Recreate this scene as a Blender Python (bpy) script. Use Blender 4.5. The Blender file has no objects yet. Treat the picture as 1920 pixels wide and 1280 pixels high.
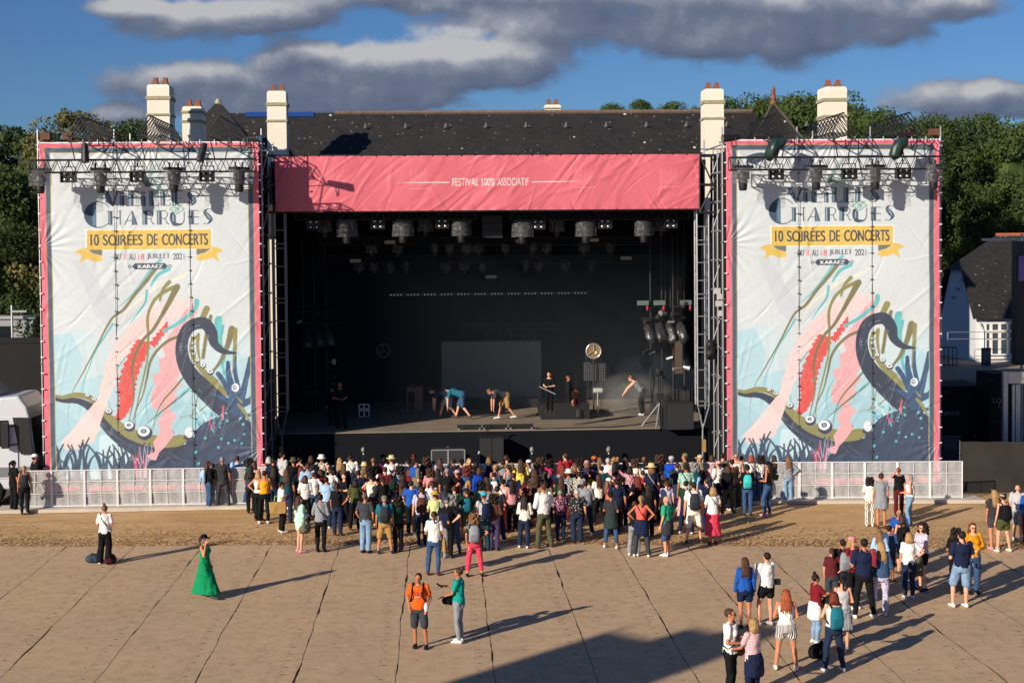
import bpy, bmesh, math, random
import numpy as np
from mathutils import Vector, Matrix, noise as mnoise
random.seed(7)
D = bpy.data; SC = bpy.context.scene; COL = SC.collection
# ---------------------------------------------------------------- camera
F_PX, SHY, YAW, PITCH, ROLL, CAMZ = 2750.0, -0.0443, 2.83, 1.9, 0.5, 8.9
cd = D.cameras.new('camera'); cam = D.objects.new('camera', cd); COL.objects.link(cam); SC.camera = cam
cd.sensor_width = 36; cd.lens = F_PX*36/1920; cd.shift_y = SHY; cd.clip_start = .5; cd.clip_end = 3000
CR = Matrix.Rotation(-math.radians(YAW), 3, 'Z') @ Matrix.Rotation(math.radians(90-PITCH), 3, 'X') @ Matrix.Rotation(-math.radians(ROLL), 3, 'Z')
cam.matrix_world = Matrix.Translation((0, 0, CAMZ)) @ CR.to_4x4()
def ray(px, py): return CR @ Vector(((px-960)/F_PX, (640-py)/F_PX+SHY*1920/F_PX, -1))
def G(px, py, z=0.0):
    d = ray(px, py); return Vector((0, 0, CAMZ))+d*((z-CAMZ)/d.z)
def WY(px, py, Y):
    d = ray(px, py); return Vector((0, 0, CAMZ))+d*(Y/d.y)
# ---------------------------------------------------------------- sun and sky
SC.view_settings.view_transform = 'Standard'; SC.view_settings.look = 'None'
SC.view_settings.exposure = 0.16; SC.view_settings.gamma = 1
SUN_EL = 21.0; SX, SY = 0.715, 0.699            # light travels towards +X +Y
sd = D.lights.new('sun', 'SUN'); sd.energy = 5.0; sd.angle = math.radians(.55); sd.color = (1, .885, .73)
so = D.objects.new('sun', sd); COL.objects.link(so)
el = math.radians(SUN_EL)
so.rotation_euler = Vector((SX*math.cos(el), SY*math.cos(el), -math.sin(el))).to_track_quat('-Z', 'Y').to_euler()
W = D.worlds.new('World'); SC.world = W; W.use_nodes = True
nt = W.node_tree; nt.nodes.clear()
class NB:
    def __init__(s, nt): s.nt = nt
    def n(s, t, **k):
        x = s.nt.nodes.new(t)
        for a, b in k.items():
            if a == 'i':
                for q, v in b.items():
                    if hasattr(v, 'is_linked') or isinstance(v, bpy.types.NodeSocket): s.nt.links.new(v, x.inputs[q])
                    else: x.inputs[q].default_value = v
            else: setattr(x, a, b)
        return x
    def m(s, op, *a):
        x = s.nt.nodes.new('ShaderNodeMath'); x.operation = op
        for k, v in enumerate(a):
            if isinstance(v, bpy.types.NodeSocket): s.nt.links.new(v, x.inputs[k])
            else: x.inputs[k].default_value = v
        return x.outputs[0]
    def vm(s, op, *a):
        x = s.nt.nodes.new('ShaderNodeVectorMath'); x.operation = op
        for k, v in enumerate(a):
            if isinstance(v, bpy.types.NodeSocket): s.nt.links.new(v, x.inputs[k])
            else: x.inputs[k].default_value = v
        return x.outputs[1] if op in ('LENGTH', 'DOT_PRODUCT') else x.outputs[0]
    def ramp(s, f, stops, interp='LINEAR'):
        x = s.nt.nodes.new('ShaderNodeValToRGB'); x.color_ramp.interpolation = interp
        e = x.color_ramp.elements
        while len(e) < len(stops): e.new(.5)
        for k, (p, c) in enumerate(stops):
            e[k].position = p; e[k].color = (c, c, c, 1) if isinstance(c, (int, float)) else (*c, 1)
        s.nt.links.new(f, x.inputs[0]); return x.outputs[0]
    def mix(s, f, a, b, bt='MIX'):
        x = s.nt.nodes.new('ShaderNodeMix'); x.data_type = 'RGBA'; x.blend_type = bt
        for sk, v in ((x.inputs[0], f), (x.inputs[6], a), (x.inputs[7], b)):
            if isinstance(v, bpy.types.NodeSocket): s.nt.links.new(v, sk)
            elif isinstance(v, (int, float)): sk.default_value = v
            else: sk.default_value = (*v[:3], 1)
        return x.outputs[2]
# clouds: one node group giving cloud density for a sky direction (u = x/y, v = z/y)
CL = [(760,-10,200,34),(980,10,230,56),(1180,24,280,84),(1390,46,280,92),(1600,34,230,70),(1800,14,110,34),(360,36,150,54),(520,24,130,40),(230,10,80,24),
      (300,158,130,40),(470,165,190,56),(540,104,90,36),(690,145,180,70),(830,112,170,66),(950,126,130,50),(700,196,230,30),
      (1790,196,150,48),(1930,184,120,50),(240,216,80,24),(430,206,120,24)]
cg = D.node_groups.new('cloud_density', 'ShaderNodeTree')
cg.interface.new_socket('P', in_out='INPUT', socket_type='NodeSocketVector')
cg.interface.new_socket('D', in_out='OUTPUT', socket_type='NodeSocketFloat'); cg.interface.new_socket('T', in_out='OUTPUT', socket_type='NodeSocketFloat')
b = NB(cg); gi = b.n('NodeGroupInput'); go = b.n('NodeGroupOutput')
P = gi.outputs[0]
n1 = b.n('ShaderNodeTexNoise', i={'Vector': b.vm('MULTIPLY', P, (1, 1.2, 1)), 'Scale': 19.0, 'Detail': 10.0, 'Roughness': .57, 'Distortion': .0})
n2 = b.n('ShaderNodeTexNoise', i={'Vector': b.vm('MULTIPLY', P, (1, 1.5, 1)), 'Scale': 8.0, 'Detail': 3.0})
Pw = b.vm('ADD', P, b.vm('MULTIPLY', b.vm('SUBTRACT', n2.outputs[1], (.5, .5, .5)), (.03, .02, 0)))
acc = None; top = None
for (cx, cy, rx, ry) in CL:
    d = ray(cx, cy); u, v = d.x/d.y, d.z/d.y
    dv = b.vm('MULTIPLY', b.vm('SUBTRACT', Pw, (u, v, 0)), (F_PX/rx/1.2, F_PX/ry/1.2, 0))
    q = b.m('MAXIMUM', b.m('SUBTRACT', 1.0, b.vm('LENGTH', dv)), 0.0); ty = b.m('MULTIPLY', q, b.vm('DOT_PRODUCT', dv, (-.25, 1, 0)))
    top = ty if top is None else b.m('ADD', top, ty)
    acc = q if acc is None else b.m('ADD', acc, q)
dn = b.m('ADD', b.m('MULTIPLY', b.m('MINIMUM', acc, .8), .8), b.m('MULTIPLY', b.m('SUBTRACT', n1.outputs[0], .56), b.m('MULTIPLY', b.m('MINIMUM', b.m('MULTIPLY', acc, 4.), 1.), 1.3)))
cg.links.new(dn, go.inputs[0]); cg.links.new(b.m('DIVIDE', top, b.m('ADD', acc, .05)), go.inputs[1])
b = NB(nt)
tc = b.n('ShaderNodeTexCoord'); sp = b.n('ShaderNodeSeparateXYZ', i={0: tc.outputs['Generated']})
yy = b.m('MAXIMUM', sp.outputs[1], .02)
P = b.n('ShaderNodeCombineXYZ', i={0: b.m('DIVIDE', sp.outputs[0], yy), 1: b.m('DIVIDE', sp.outputs[2], yy)}).outputs[0]
g1n = b.n('ShaderNodeGroup', node_tree=cg, i={0: P}); g1 = g1n.outputs[0]
g2 = b.n('ShaderNodeGroup', node_tree=cg, i={0: b.vm('ADD', P, (-.006, .011, 0))}).outputs[0]
sky = b.n('ShaderNodeTexSky', sky_type='NISHITA'); sky.sun_disc = False
sky.sun_elevation = el; sky.sun_rotation = math.atan2(-SX, -SY)
sky.altitude = 100; sky.air_density = 1.0; sky.dust_density = .25; sky.ozone_density = 3.0
skc = b.mix(1.0, sky.outputs[0], (.41, .62, .94), 'MULTIPLY')
a = b.ramp(g1, [(.03, 0.), (.38, .95)], 'EASE')
front = b.m('GREATER_THAN', sp.outputs[1], .05)
lit = b.m('ADD', b.m('MULTIPLY', b.m('SUBTRACT', g1, g2), 1.0), b.m('ADD', .36, b.m('MULTIPLY', g1n.outputs[1], .20)))
n3 = b.n('ShaderNodeTexNoise', i={'Vector': P, 'Scale': 11.0, 'Detail': 6.0})
lit = b.m('ADD', lit, b.m('MULTIPLY', b.m('SUBTRACT', n3.outputs[0], .5), .6))
dl = ray(850, 70)
lp = b.vm('LENGTH', b.vm('MULTIPLY', b.vm('SUBTRACT', P, (dl.x/dl.y, dl.z/dl.y, 0)), (F_PX/340, F_PX/75, 0)))
lit = b.m('ADD', lit, b.m('MULTIPLY', b.m('MAXIMUM', b.m('SUBTRACT', 1.0, lp), 0.), .75))
dl = ray(400, 24); lp2 = b.vm('LENGTH', b.vm('MULTIPLY', b.vm('SUBTRACT', P, (dl.x/dl.y, dl.z/dl.y, 0)), (F_PX/200, F_PX/60, 0)))
lit = b.m('ADD', lit, b.m('MULTIPLY', b.m('MAXIMUM', b.m('SUBTRACT', 1.0, lp2), 0.), .35))
CS = 7.4
cc = b.ramp(lit, [(.02, (.16, .20, .32)), (.40, (.24, .285, .40)), (.68, (.42, .455, .56)), (1., (.84, .84, .86))])
cc = b.mix(1.0, cc, (CS, CS, CS), 'MULTIPLY')
colr = b.mix(b.m('MULTIPLY', a, front), skc, cc)
bg = b.n('ShaderNodeBackground', i={0: colr, 1: .074})
wo = b.n('ShaderNodeOutputWorld', i={0: bg.outputs[0]})
# ---------------------------------------------------------------- materials
MATS = {}
def srgb(c):
    if isinstance(c, str): c = tuple(int(c[i:i+2], 16) for i in (0, 2, 4))
    return tuple(((v/255)/12.92 if v/255 < .04045 else ((v/255+.055)/1.055)**2.4) for v in c)
def mat(name, col=(.5, .5, .5), rough=.7, var=.12, scale=8., metal=0., bump=0., bscale=40., spec=.4, alpha=1., objcol=False, detail=5.):
    if name in MATS: return MATS[name]
    m = D.materials.new(name); m.use_nodes = True; b = NB(m.node_tree); p = m.node_tree.nodes['Principled BSDF']
    L = m.node_tree.links; t = b.n('ShaderNodeTexCoord')
    n = b.n('ShaderNodeTexNoise', i={'Vector': t.outputs['Object'], 'Scale': scale, 'Detail': detail})
    if objcol: base = b.n('ShaderNodeObjectInfo').outputs['Color']
    else: base = b.n('ShaderNodeRGB').outputs[0]; base.default_value = (*col, 1)
    f = b.m('ADD', b.m('MULTIPLY', b.m('SUBTRACT', n.outputs[0], .5), var*2.5), 1.0)
    L.new(b.vm('SCALE', base, (0, 0, 0)), p.inputs['Base Color'])
    sc = p.inputs['Base Color'].links[0].from_node; L.new(f, sc.inputs['Scale'])
    p.inputs['Roughness'].default_value = rough; p.inputs['Metallic'].default_value = metal
    p.inputs['Specular IOR Level'].default_value = spec; p.inputs['Alpha'].default_value = alpha
    if bump:
        n2 = b.n('ShaderNodeTexNoise', i={'Vector': t.outputs['Object'], 'Scale': bscale, 'Detail': 4.})
        bu = b.n('ShaderNodeBump', i={'Height': n2.outputs[0], 'Strength': bump, 'Distance': .02}); L.new(bu.outputs[0], p.inputs['Normal'])
    MATS[name] = m; return m
black = mat('black_cloth', (.012, .013, .016), .95, .3, 3., spec=.1)
blackpaint = mat('black_paint', (.015, .015, .017), .45, .2, 5.)
steel = mat('galvanised_steel', (.42, .42, .44), .45, .15, 6., metal=.6)
darksteel = mat('dark_steel', (.04, .04, .045), .5, .2, 6., metal=.5)
alu = mat('aluminium', (.62, .62, .64), .38, .1, 6., metal=.75)
# ---------------------------------------------------------------- mesh builder
class MB:
    def __init__(s): s.v = []; s.f = []; s.mi = []; s.cur = 0
    def add(s, vs, fs):
        o = len(s.v); s.v += [tuple(v) for v in vs]; s.f += [tuple(i+o for i in f) for f in fs]; s.mi += [s.cur]*len(fs); return s
    def box(s, x0, x1, y0, y1, z0, z1, M=None):
        vs = [Vector((x, y, z)) for z in (z0, z1) for y in (y0, y1) for x in (x0, x1)]
        if M is not None: vs = [M @ v for v in vs]
        return s.add(vs, [(0, 2, 3, 1), (4, 5, 7, 6), (0, 1, 5, 4), (2, 6, 7, 3), (0, 4, 6, 2), (1, 3, 7, 5)])
    def tube(s, p, q, r, r2=None, n=6, cap=True):
        p = Vector(p); q = Vector(q); d = (q-p)
        if d.length < 1e-6: return s
        d.normalize(); a = d.orthogonal().normalized(); c = d.cross(a); r2 = r if r2 is None else r2
        vs = [p+(a*math.cos(t)+c*math.sin(t))*r for t in [2*math.pi*k/n for k in range(n)]]
        vs += [q+(a*math.cos(t)+c*math.sin(t))*r2 for t in [2*math.pi*k/n for k in range(n)]]
        fs = [(k, (k+1) % n, n+(k+1) % n, n+k) for k in range(n)]
        if cap: fs += [tuple(range(n-1, -1, -1)), tuple(range(n, 2*n))]
        return s.add(vs, fs)
    def path(s, pts, r, n=6):
        for a, b in zip(pts[:-1], pts[1:]): s.tube(a, b, r, n=n)
        return s
    def loft(s, rings, n=12, cap=True):          # rings: (centre, rx, ry, axisx, axisy)
        vs = []; fs = []
        for (c, rx, ry, ax, ay) in rings:
            c = Vector(c); ax = Vector(ax); ay = Vector(ay)
            vs += [c+ax*(rx*math.cos(2*math.pi*k/n))+ay*(ry*math.sin(2*math.pi*k/n)) for k in range(n)]
        for j in range(len(rings)-1):
            for k in range(n): fs.append((j*n+k, j*n+(k+1) % n, (j+1)*n+(k+1) % n, (j+1)*n+k))
        if cap: fs += [tuple(range(n-1, -1, -1)), tuple(range((len(rings)-1)*n, len(rings)*n))]
        return s.add(vs, fs)
    def lathe(s, prof, n=16, c=(0, 0, 0), cap=True):   # (r, z) profile
        return s.loft([((c[0], c[1], c[2]+z), max(r, .0005), max(r, .0005), (1, 0, 0), (0, 1, 0)) for r, z in prof], n, cap)
    def ball(s, c, rx, ry, rz, n=12, m=8, ax=(1, 0, 0), ay=(0, 1, 0), az=(0, 0, 1)):
        az = Vector(az); c = Vector(c)
        return s.loft([(c+az*(rz*math.sin(t)), rx*math.cos(t), ry*math.cos(t), ax, ay) for t in [(-.5+(k+.02)/(m+.04))*math.pi for k in range(m+1)]], n)
    def capsule(s, p, q, r0, r1, n=10):
        p = Vector(p); q = Vector(q); d = (q-p).normalized(); a = d.orthogonal().normalized(); c = d.cross(a); R = []
        for t in (-80, -50, -20): R.append((p+d*(r0*math.sin(math.radians(t))), r0*math.cos(math.radians(t)), r0*math.cos(math.radians(t)), a, c))
        for t in (20, 50, 80): R.append((q+d*(r1*math.sin(math.radians(t))), r1*math.cos(math.radians(t)), r1*math.cos(math.radians(t)), a, c))
        return s.loft(R, n)
    def quad(s, a, b, c, d): return s.add([a, b, c, d], [(0, 1, 2, 3)])
    def mesh(s, name, mats=None, smooth=False):
        me = D.meshes.new(name); me.from_pydata(s.v, [], s.f)
        for m in (mats if isinstance(mats, (list, tuple)) else [mats]):
            if m: me.materials.append(m)
        me.polygons.foreach_set('material_index', s.mi)
        if smooth: me.polygons.foreach_set('use_smooth', [True]*len(me.polygons))
        me.update(); return me
    def build(s, name, m, parent=None, smooth=False, **k):
        o = D.objects.new(name, s.mesh(name, m, smooth)); COL.objects.link(o)
        if parent is not None: o.parent = parent
        if k: tag(o, **k)
        return o
def smooth_angle(o, deg=40):
    o.data.polygons.foreach_set('use_smooth', [True]*len(o.data.polygons))
    try: o.data.set_sharp_from_angle(angle=math.radians(deg))
    except Exception: pass
    return o
def tag(o, label=None, cat=None, group=None, kind=None):
    if label: o['label'] = label
    if cat: o['category'] = cat
    if group: o['group'] = group
    if kind: o['kind'] = kind
    return o
def empty(name, loc=(0, 0, 0), rz=0, **k):
    o = D.objects.new(name, None); COL.objects.link(o); o.location = loc; o.rotation_euler = (0, 0, rz); tag(o, **k); return o
def copy_tree(o, parent=None):
    c = o.copy(); COL.objects.link(c)
    if parent is not None: c.parent = parent
    for ch in KIDS.get(o.name, []): 
        n = copy_tree(ch, c); KIDS.setdefault(c.name, []).append(n)
    return c
KIDS = {}
def kids(o, *ch): KIDS.setdefault(o.name, []).extend(ch)
def rotX(a): return Matrix.Rotation(a, 4, 'X')
# ================================================================ ground
def plaza_mat():
    m = D.materials.new('ground_matting'); m.use_nodes = True; b = NB(m.node_tree); p = m.node_tree.nodes['Principled BSDF']; L = m.node_tree.links
    t = b.n('ShaderNodeTexCoord').outputs['Object']
    nw = b.n('ShaderNodeTexNoise', i={'Vector': t, 'Scale': .45, 'Detail': 2.})
    w = b.vm('MULTIPLY', b.vm('SUBTRACT', nw.outputs[1], (.5, .5, .5)), (.16, .05, 0))
    s = b.n('ShaderNodeSeparateXYZ', i={0: b.vm('ADD', t, w)})
    fx = b.m('FRACT', b.m('DIVIDE', b.m('ADD', s.outputs[0], 11.34+20.7), 2.07))
    dx = b.m('MULTIPLY', b.m('MINIMUM', fx, b.m('SUBTRACT', 1., fx)), 2.07)
    nth = b.n('ShaderNodeTexNoise', i={'Vector': t, 'Scale': .8, 'Detail': 2.})
    gap = b.m('LESS_THAN', dx, b.m('MAXIMUM', b.m('MULTIPLY', b.m('SUBTRACT', nth.outputs[0], .42), .10), .007))
    fy = b.m('FRACT', b.m('DIVIDE', s.outputs[1], 1.5)); dy = b.m('MULTIPLY', b.m('MINIMUM', fy, b.m('SUBTRACT', 1., fy)), 1.5)
    seam = b.m('MULTIPLY', b.m('LESS_THAN', dy, .012), .22)
    band = b.m('MULTIPLY', b.m('LESS_THAN', b.m('ABSOLUTE', b.m('SUBTRACT', fx, .82)), .012), .14)
    sc = b.n('ShaderNodeTexNoise', i={'Vector': t, 'Scale': .35, 'Detail': 6., 'Roughness': .6})
    fi = b.n('ShaderNodeTexNoise', i={'Vector': b.vm('MULTIPLY', t, (.6, 2.4, 1)), 'Scale': 9., 'Detail': 8., 'Roughness': .75})
    base = b.ramp(sc.outputs[0], [(.3, (.53, .35, .19)), (.5, (.61, .41, .23)), (.72, (.68, .435, .22))])
    base = b.mix(b.ramp(fi.outputs[0], [(.3, 0.), (.75, .6)]), base, (.66, .50, .335))
    fi2 = b.n('ShaderNodeTexNoise', i={'Vector': b.vm('MULTIPLY', t, (1., 1.8, 1)), 'Scale': 34., 'Detail': 4., 'Roughness': .8})
    base = b.mix(b.ramp(fi2.outputs[0], [(.34, .45), (.5, 0.)]), base, (.24, .165, .105))
    base = b.mix(b.ramp(fi2.outputs[0], [(.55, 0.), (.75, .5)]), base, (.70, .58, .45))
    mo = b.n('ShaderNodeTexNoise', i={'Vector': b.vm('MULTIPLY', t, (1., 1.15, 1)), 'Scale': 2.6, 'Detail': 9., 'Roughness': .85})
    base = b.mix(b.ramp(mo.outputs[0], [(.38, .5), (.5, 0.)]), base, (.33, .22, .135))
    base = b.mix(b.ramp(mo.outputs[0], [(.52, 0.), (.66, .55)]), base, (.70, .53, .36))
    # peg holes: rows of short dark dashes beside each joint and along the cross seams
    fp = b.m('FRACT', b.m('DIVIDE', s.outputs[1], .52)); rown = b.n('ShaderNodeTexNoise', i={'Vector': t, 'Scale': 2.3, 'Detail': 2.})
    dash = b.m('MULTIPLY', b.m('MULTIPLY', b.m('LESS_THAN', fp, .09), b.m('LESS_THAN', b.m('ABSOLUTE', b.m('SUBTRACT', fx, .86)), .022)), b.m('GREATER_THAN', rown.outputs[0], .44))
    r15 = b.m('DIVIDE', s.outputs[1], 1.5)
    dash2 = b.m('MULTIPLY', b.m('MULTIPLY', b.m('LESS_THAN', b.m('FRACT', r15), .035), b.m('LESS_THAN', b.m('FRACT', b.m('ADD', b.m('MULTIPLY', s.outputs[0], 1.27), b.m('MULTIPLY', b.m('FLOOR', r15), .37))), .06)), b.m('GREATER_THAN', rown.outputs[0], .5))
    base = b.mix(b.m('MULTIPLY', b.m('MAXIMUM', dash, dash2), .8), base, (.05, .035, .025))
    vo = b.n('ShaderNodeTexVoronoi', i={'Vector': b.vm('MULTIPLY', t, (1., 2.6, 1)), 'Scale': 1.6, 'Randomness': 1.})
    hole = b.m('LESS_THAN', vo.outputs['Distance'], .075)
    hole = b.m('MULTIPLY', hole, b.m('GREATER_THAN', b.n('ShaderNodeTexNoise', i={'Vector': t, 'Scale': 12.}).outputs[0], .5))
    vp = b.n('ShaderNodeTexVoronoi', i={'Vector': b.vm('MULTIPLY', t, (.2, 2.6, 1)), 'Scale': 1.5, 'Randomness': .5})
    st = b.n('ShaderNodeTexNoise', i={'Vector': b.vm('MULTIPLY', t, (.7, 2.2, 1)), 'Scale': 1.3, 'Detail': 5., 'Distortion': 1.})
    base = b.mix(b.ramp(st.outputs[0], [(.62, 0.), (.75, .35)]), base, (.33, .235, .155))
    base = b.mix(b.m('MULTIPLY', hole, .75), base, (.05, .038, .03))
    base = b.mix(seam, base, (.75, .62, .48)); base = b.mix(band, base, (.25, .175, .115))
    base = b.mix(b.m('MULTIPLY', gap, .97), base, (.012, .010, .009))
    L.new(base, p.inputs['Base Color']); p.inputs['Roughness'].default_value = .95; p.inputs['Specular IOR Level'].default_value = .15
    hb = b.m('SUBTRACT', b.m('ADD', b.m('MULTIPLY', fi2.outputs[0], .5), b.m('MULTIPLY', fi.outputs[0], .6)), b.m('MULTIPLY', gap, .5))
    L.new(b.n('ShaderNodeBump', i={'Height': hb, 'Strength': .55, 'Distance': .03}).outputs[0], p.inputs['Normal'])
    return m
def dirt_mat():
    m = D.materials.new('dry_grass_dirt'); m.use_nodes = True; b = NB(m.node_tree); p = m.node_tree.nodes['Principled BSDF']; L = m.node_tree.links
    t = b.n('ShaderNodeTexCoord').outputs['Object']
    a = b.n('ShaderNodeTexNoise', i={'Vector': b.vm('MULTIPLY', t, (.35, 1., 1)), 'Scale': 1.2, 'Detail': 9., 'Roughness': .7})
    c = b.n('ShaderNodeTexNoise', i={'Vector': b.vm('MULTIPLY', t, (.6, 1.6, 1)), 'Scale': 22., 'Detail': 5., 'Roughness': .75})
    base = b.ramp(a.outputs[0], [(.3, (.48, .29, .125)), (.5, (.64, .405, .195)), (.72, (.80, .55, .30))])
    base = b.mix(b.ramp(c.outputs[0], [(.36, .6), (.5, 0.)]), base, (.30, .175, .08))
    base = b.mix(b.ramp(c.outputs[0], [(.55, 0.), (.72, .7)]), base, (.68, .52, .3))
    L.new(base, p.inputs['Base Color']); p.inputs['Roughness'].default_value = 1.; p.inputs['Specular IOR Level'].default_value = .05
    L.new(b.n('ShaderNodeBump', i={'Height': c.outputs[0], 'Strength': .6, 'Distance': .04}).outputs[0], p.inputs['Normal'])
    return m
gm = mat('far_soil', (.20, .14, .085), 1., .25, .3, spec=.1)
MB().quad((-1500, -300, -.02), (1500, -300, -.02), (1500, 2200, -.02), (-1500, 2200, -.02)).build('ground', gm, kind='structure')
edge = [(-60, 46.5), (-20, 45.4), (-11.3, 44.65), (-3, 44.2), (2, 43.8), (7.3, 43.1), (12, 42.4), (16.6, 41.65), (24, 40.3), (60, 33)]
m = MB(); vs = [(x, -60, -.006) for x, y in edge]+[(x, y, -.006) for x, y in edge]; n = len(edge)
m.add(vs, [(k, k+1, n+k+1, n+k) for k in range(n-1)]).build('plaza', plaza_mat(), kind='structure')
m = MB(); vs = [(x, y-.15, -.014) for x, y in edge]+[(x, 66, -.014) for x, y in edge]
m.add(vs, [(k, k+1, n+k+1, n+k) for k in range(n-1)]).build('dirt_strip', dirt_mat(), kind='structure')
# dry wood chips and leaves scattered along the edge of the matting
m = MB()
def edge_y(x):
    for (x0, y0), (x1, y1) in zip(edge[:-1], edge[1:]):
        if x0 <= x <= x1: return y0+(y1-y0)*(x-x0)/(x1-x0)
chip_m = [mat('wood_chip_'+n, c, .95, .3, 3., spec=.1) for n, c in (('pale', (.66, .48, .28)), ('brown', (.42, .25, .115)), ('dark', (.24, .13, .06)))]
for k in range(15000):
    x = random.uniform(-17, 22); y = edge_y(x)+abs(random.gauss(0, .72))-.06 + (random.random()**6)*3
    a = random.uniform(0, 6.28); l = random.uniform(.015, .042); w = l*random.uniform(.3, .8); z = random.uniform(.0, .03)
    ca, sa = math.cos(a), math.sin(a); h1, h2 = random.uniform(0, .018), random.uniform(0, .018)
    m.cur = random.choice((0, 0, 1, 1, 2))
    m.quad((x-ca*l+sa*w, y-sa*l-ca*w, z), (x+ca*l+sa*w, y+sa*l-ca*w, z+h1), (x+ca*l-sa*w, y+sa*l+ca*w, z+h2), (x-ca*l-sa*w, y-sa*l+ca*w, z))
m.build('wood_chips', chip_m, label='dry leaves and wood chips strewn along the edge of the matting', cat='wood chips', kind='stuff')
# concrete kerb under the barrier
conc = mat('pale_concrete', (.55, .48, .39), .9, .2, 1.5, bump=.3, bscale=20.)
m = MB(); kb = [(-15.2, 50.8), (-8, 50.85), (0, 50.75), (12.4, 49.95), (18.6, 49.5)]
for (x0, y0), (x1, y1) in zip(kb[:-1], kb[1:]):
    v = [(x0, y0-.38, 0), (x1, y1-.38, 0), (x1, y1+.6, 0), (x0, y0+.6, 0)]
    m.add(v+[(a, bb, .12) for a, bb, c in v], [(0, 1, 5, 4), (2, 3, 7, 6), (4, 5, 6, 7), (1, 2, 6, 5), (3, 0, 4, 7)])
m.build('kerb', conc, kind='structure')
m = MB(); m.box(18.7, 27, 48.9, 49.3, -.01, .07, Matrix.Translation((18.7, 49, 0)) @ Matrix.Rotation(-.55, 4, 'Z') @ Matrix.Translation((-18.7, -49, 0)))
m.box(-24, -15.3, 50, 50.5, -.01, .09, Matrix.Translation((-15.3, 50.2, 0)) @ Matrix.Rotation(.45, 4, 'Z') @ Matrix.Translation((15.3, -50.2, 0)))
m.build('kerb', conc, kind='structure')
asph = mat('service_road', (.10, .085, .07), .95, .25, .6)
MB().quad((-60, 51.2, -.004), (60, 51.2, -.004), (60, 75, -.004), (-60, 75, -.004)).build('service_road', asph, kind='structure')
# raised terrace behind on the right, bank with bushes behind
terr = mat('terrace_sand', (.36, .27, .19), .95, .15, .5)
MB().box(19.8, 90, 66.5, 130, 0, 2.65).build('terrace', terr, kind='structure')
def hill(name, f, x0, x1, y0, y1, mt, n=30):
    m = MB(); vs = []
    for j in range(n+1):
        for i in range(n+1):
            x = x0+(x1-x0)*i/n; y = y0+(y1-y0)*j/n; vs.append((x, y, f(x, y)))
    m.add(vs, [(j*(n+1)+i, j*(n+1)+i+1, (j+1)*(n+1)+i+1, (j+1)*(n+1)+i) for j in range(n) for i in range(n)])
    return m.build(name, mt, kind='structure', smooth=True)
hm = mat('bank_soil', (.10, .06, .032), 1., .4, .4, bump=.6, bscale=3.)
hill('hillside', lambda x, y: 1.6+min(9, max(0, (y-100)*.33))+.5*mnoise.noise(Vector((x*.1, y*.1, 0))), 12, 140, 96, 200, hm)
hill('hillside', lambda x, y: min(6, max(-.1, (y-74)*.2))+.4*mnoise.noise(Vector((x*.1, y*.1, 3)))-.2, -140, -12, 72, 180, hm)
# ================================================================ trees
def leaf_mat(name, c1, c2, tip=None):
    m = D.materials.new(name); m.use_nodes = True; b = NB(m.node_tree); p = m.node_tree.nodes['Principled BSDF']; L = m.node_tree.links
    t = b.n('ShaderNodeTexCoord').outputs['Object']; g = b.n('ShaderNodeNewGeometry')
    a = b.n('ShaderNodeTexNoise', i={'Vector': t, 'Scale': .55, 'Detail': 3.})
    base = b.mix(b.ramp(a.outputs[0], [(.35, 0.), (.65, 1.)]), c1, c2)
    r = b.n('ShaderNodeTexWhiteNoise', i={0: b.vm('SNAP', t, (.35, .35, .35))}); r.noise_dimensions = '3D'
    base = b.mix(b.m('MULTIPLY', r.outputs[0], .35), base, tuple(v*1.7 for v in c2))
    if tip: base = b.mix(b.ramp(b.n('ShaderNodeTexNoise', i={'Vector': t, 'Scale': 1.5, 'Detail': 2.}).outputs[0], [(.48, 0.), (.6, .85)]), base, tip)
    L.new(base, p.inputs['Base Color']); p.inputs['Roughness'].default_value = .75; p.inputs['Specular IOR Level'].default_value = .25
    tr = b.n('ShaderNodeBsdfTranslucent', i={0: base}); mx = b.n('ShaderNodeMixShader', i={0: .22, 1: p.outputs[0], 2: tr.outputs[0]})
    L.new(mx.outputs[0], m.node_tree.nodes['Material Output'].inputs[0]); return m
LM = dict(dark=leaf_mat('leaves_dark', (.026, .046, .013), (.068, .10, .026)), mid=leaf_mat('leaves_mid', (.030, .058, .015), (.082, .12, .03)),
          blossom=leaf_mat('leaves_blossom', (.05, .065, .018), (.11, .12, .034), (.34, .27, .12)))
bark = mat('bark', (.06, .045, .035), .95, .3, 3., bump=.6, bscale=12.)
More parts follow.
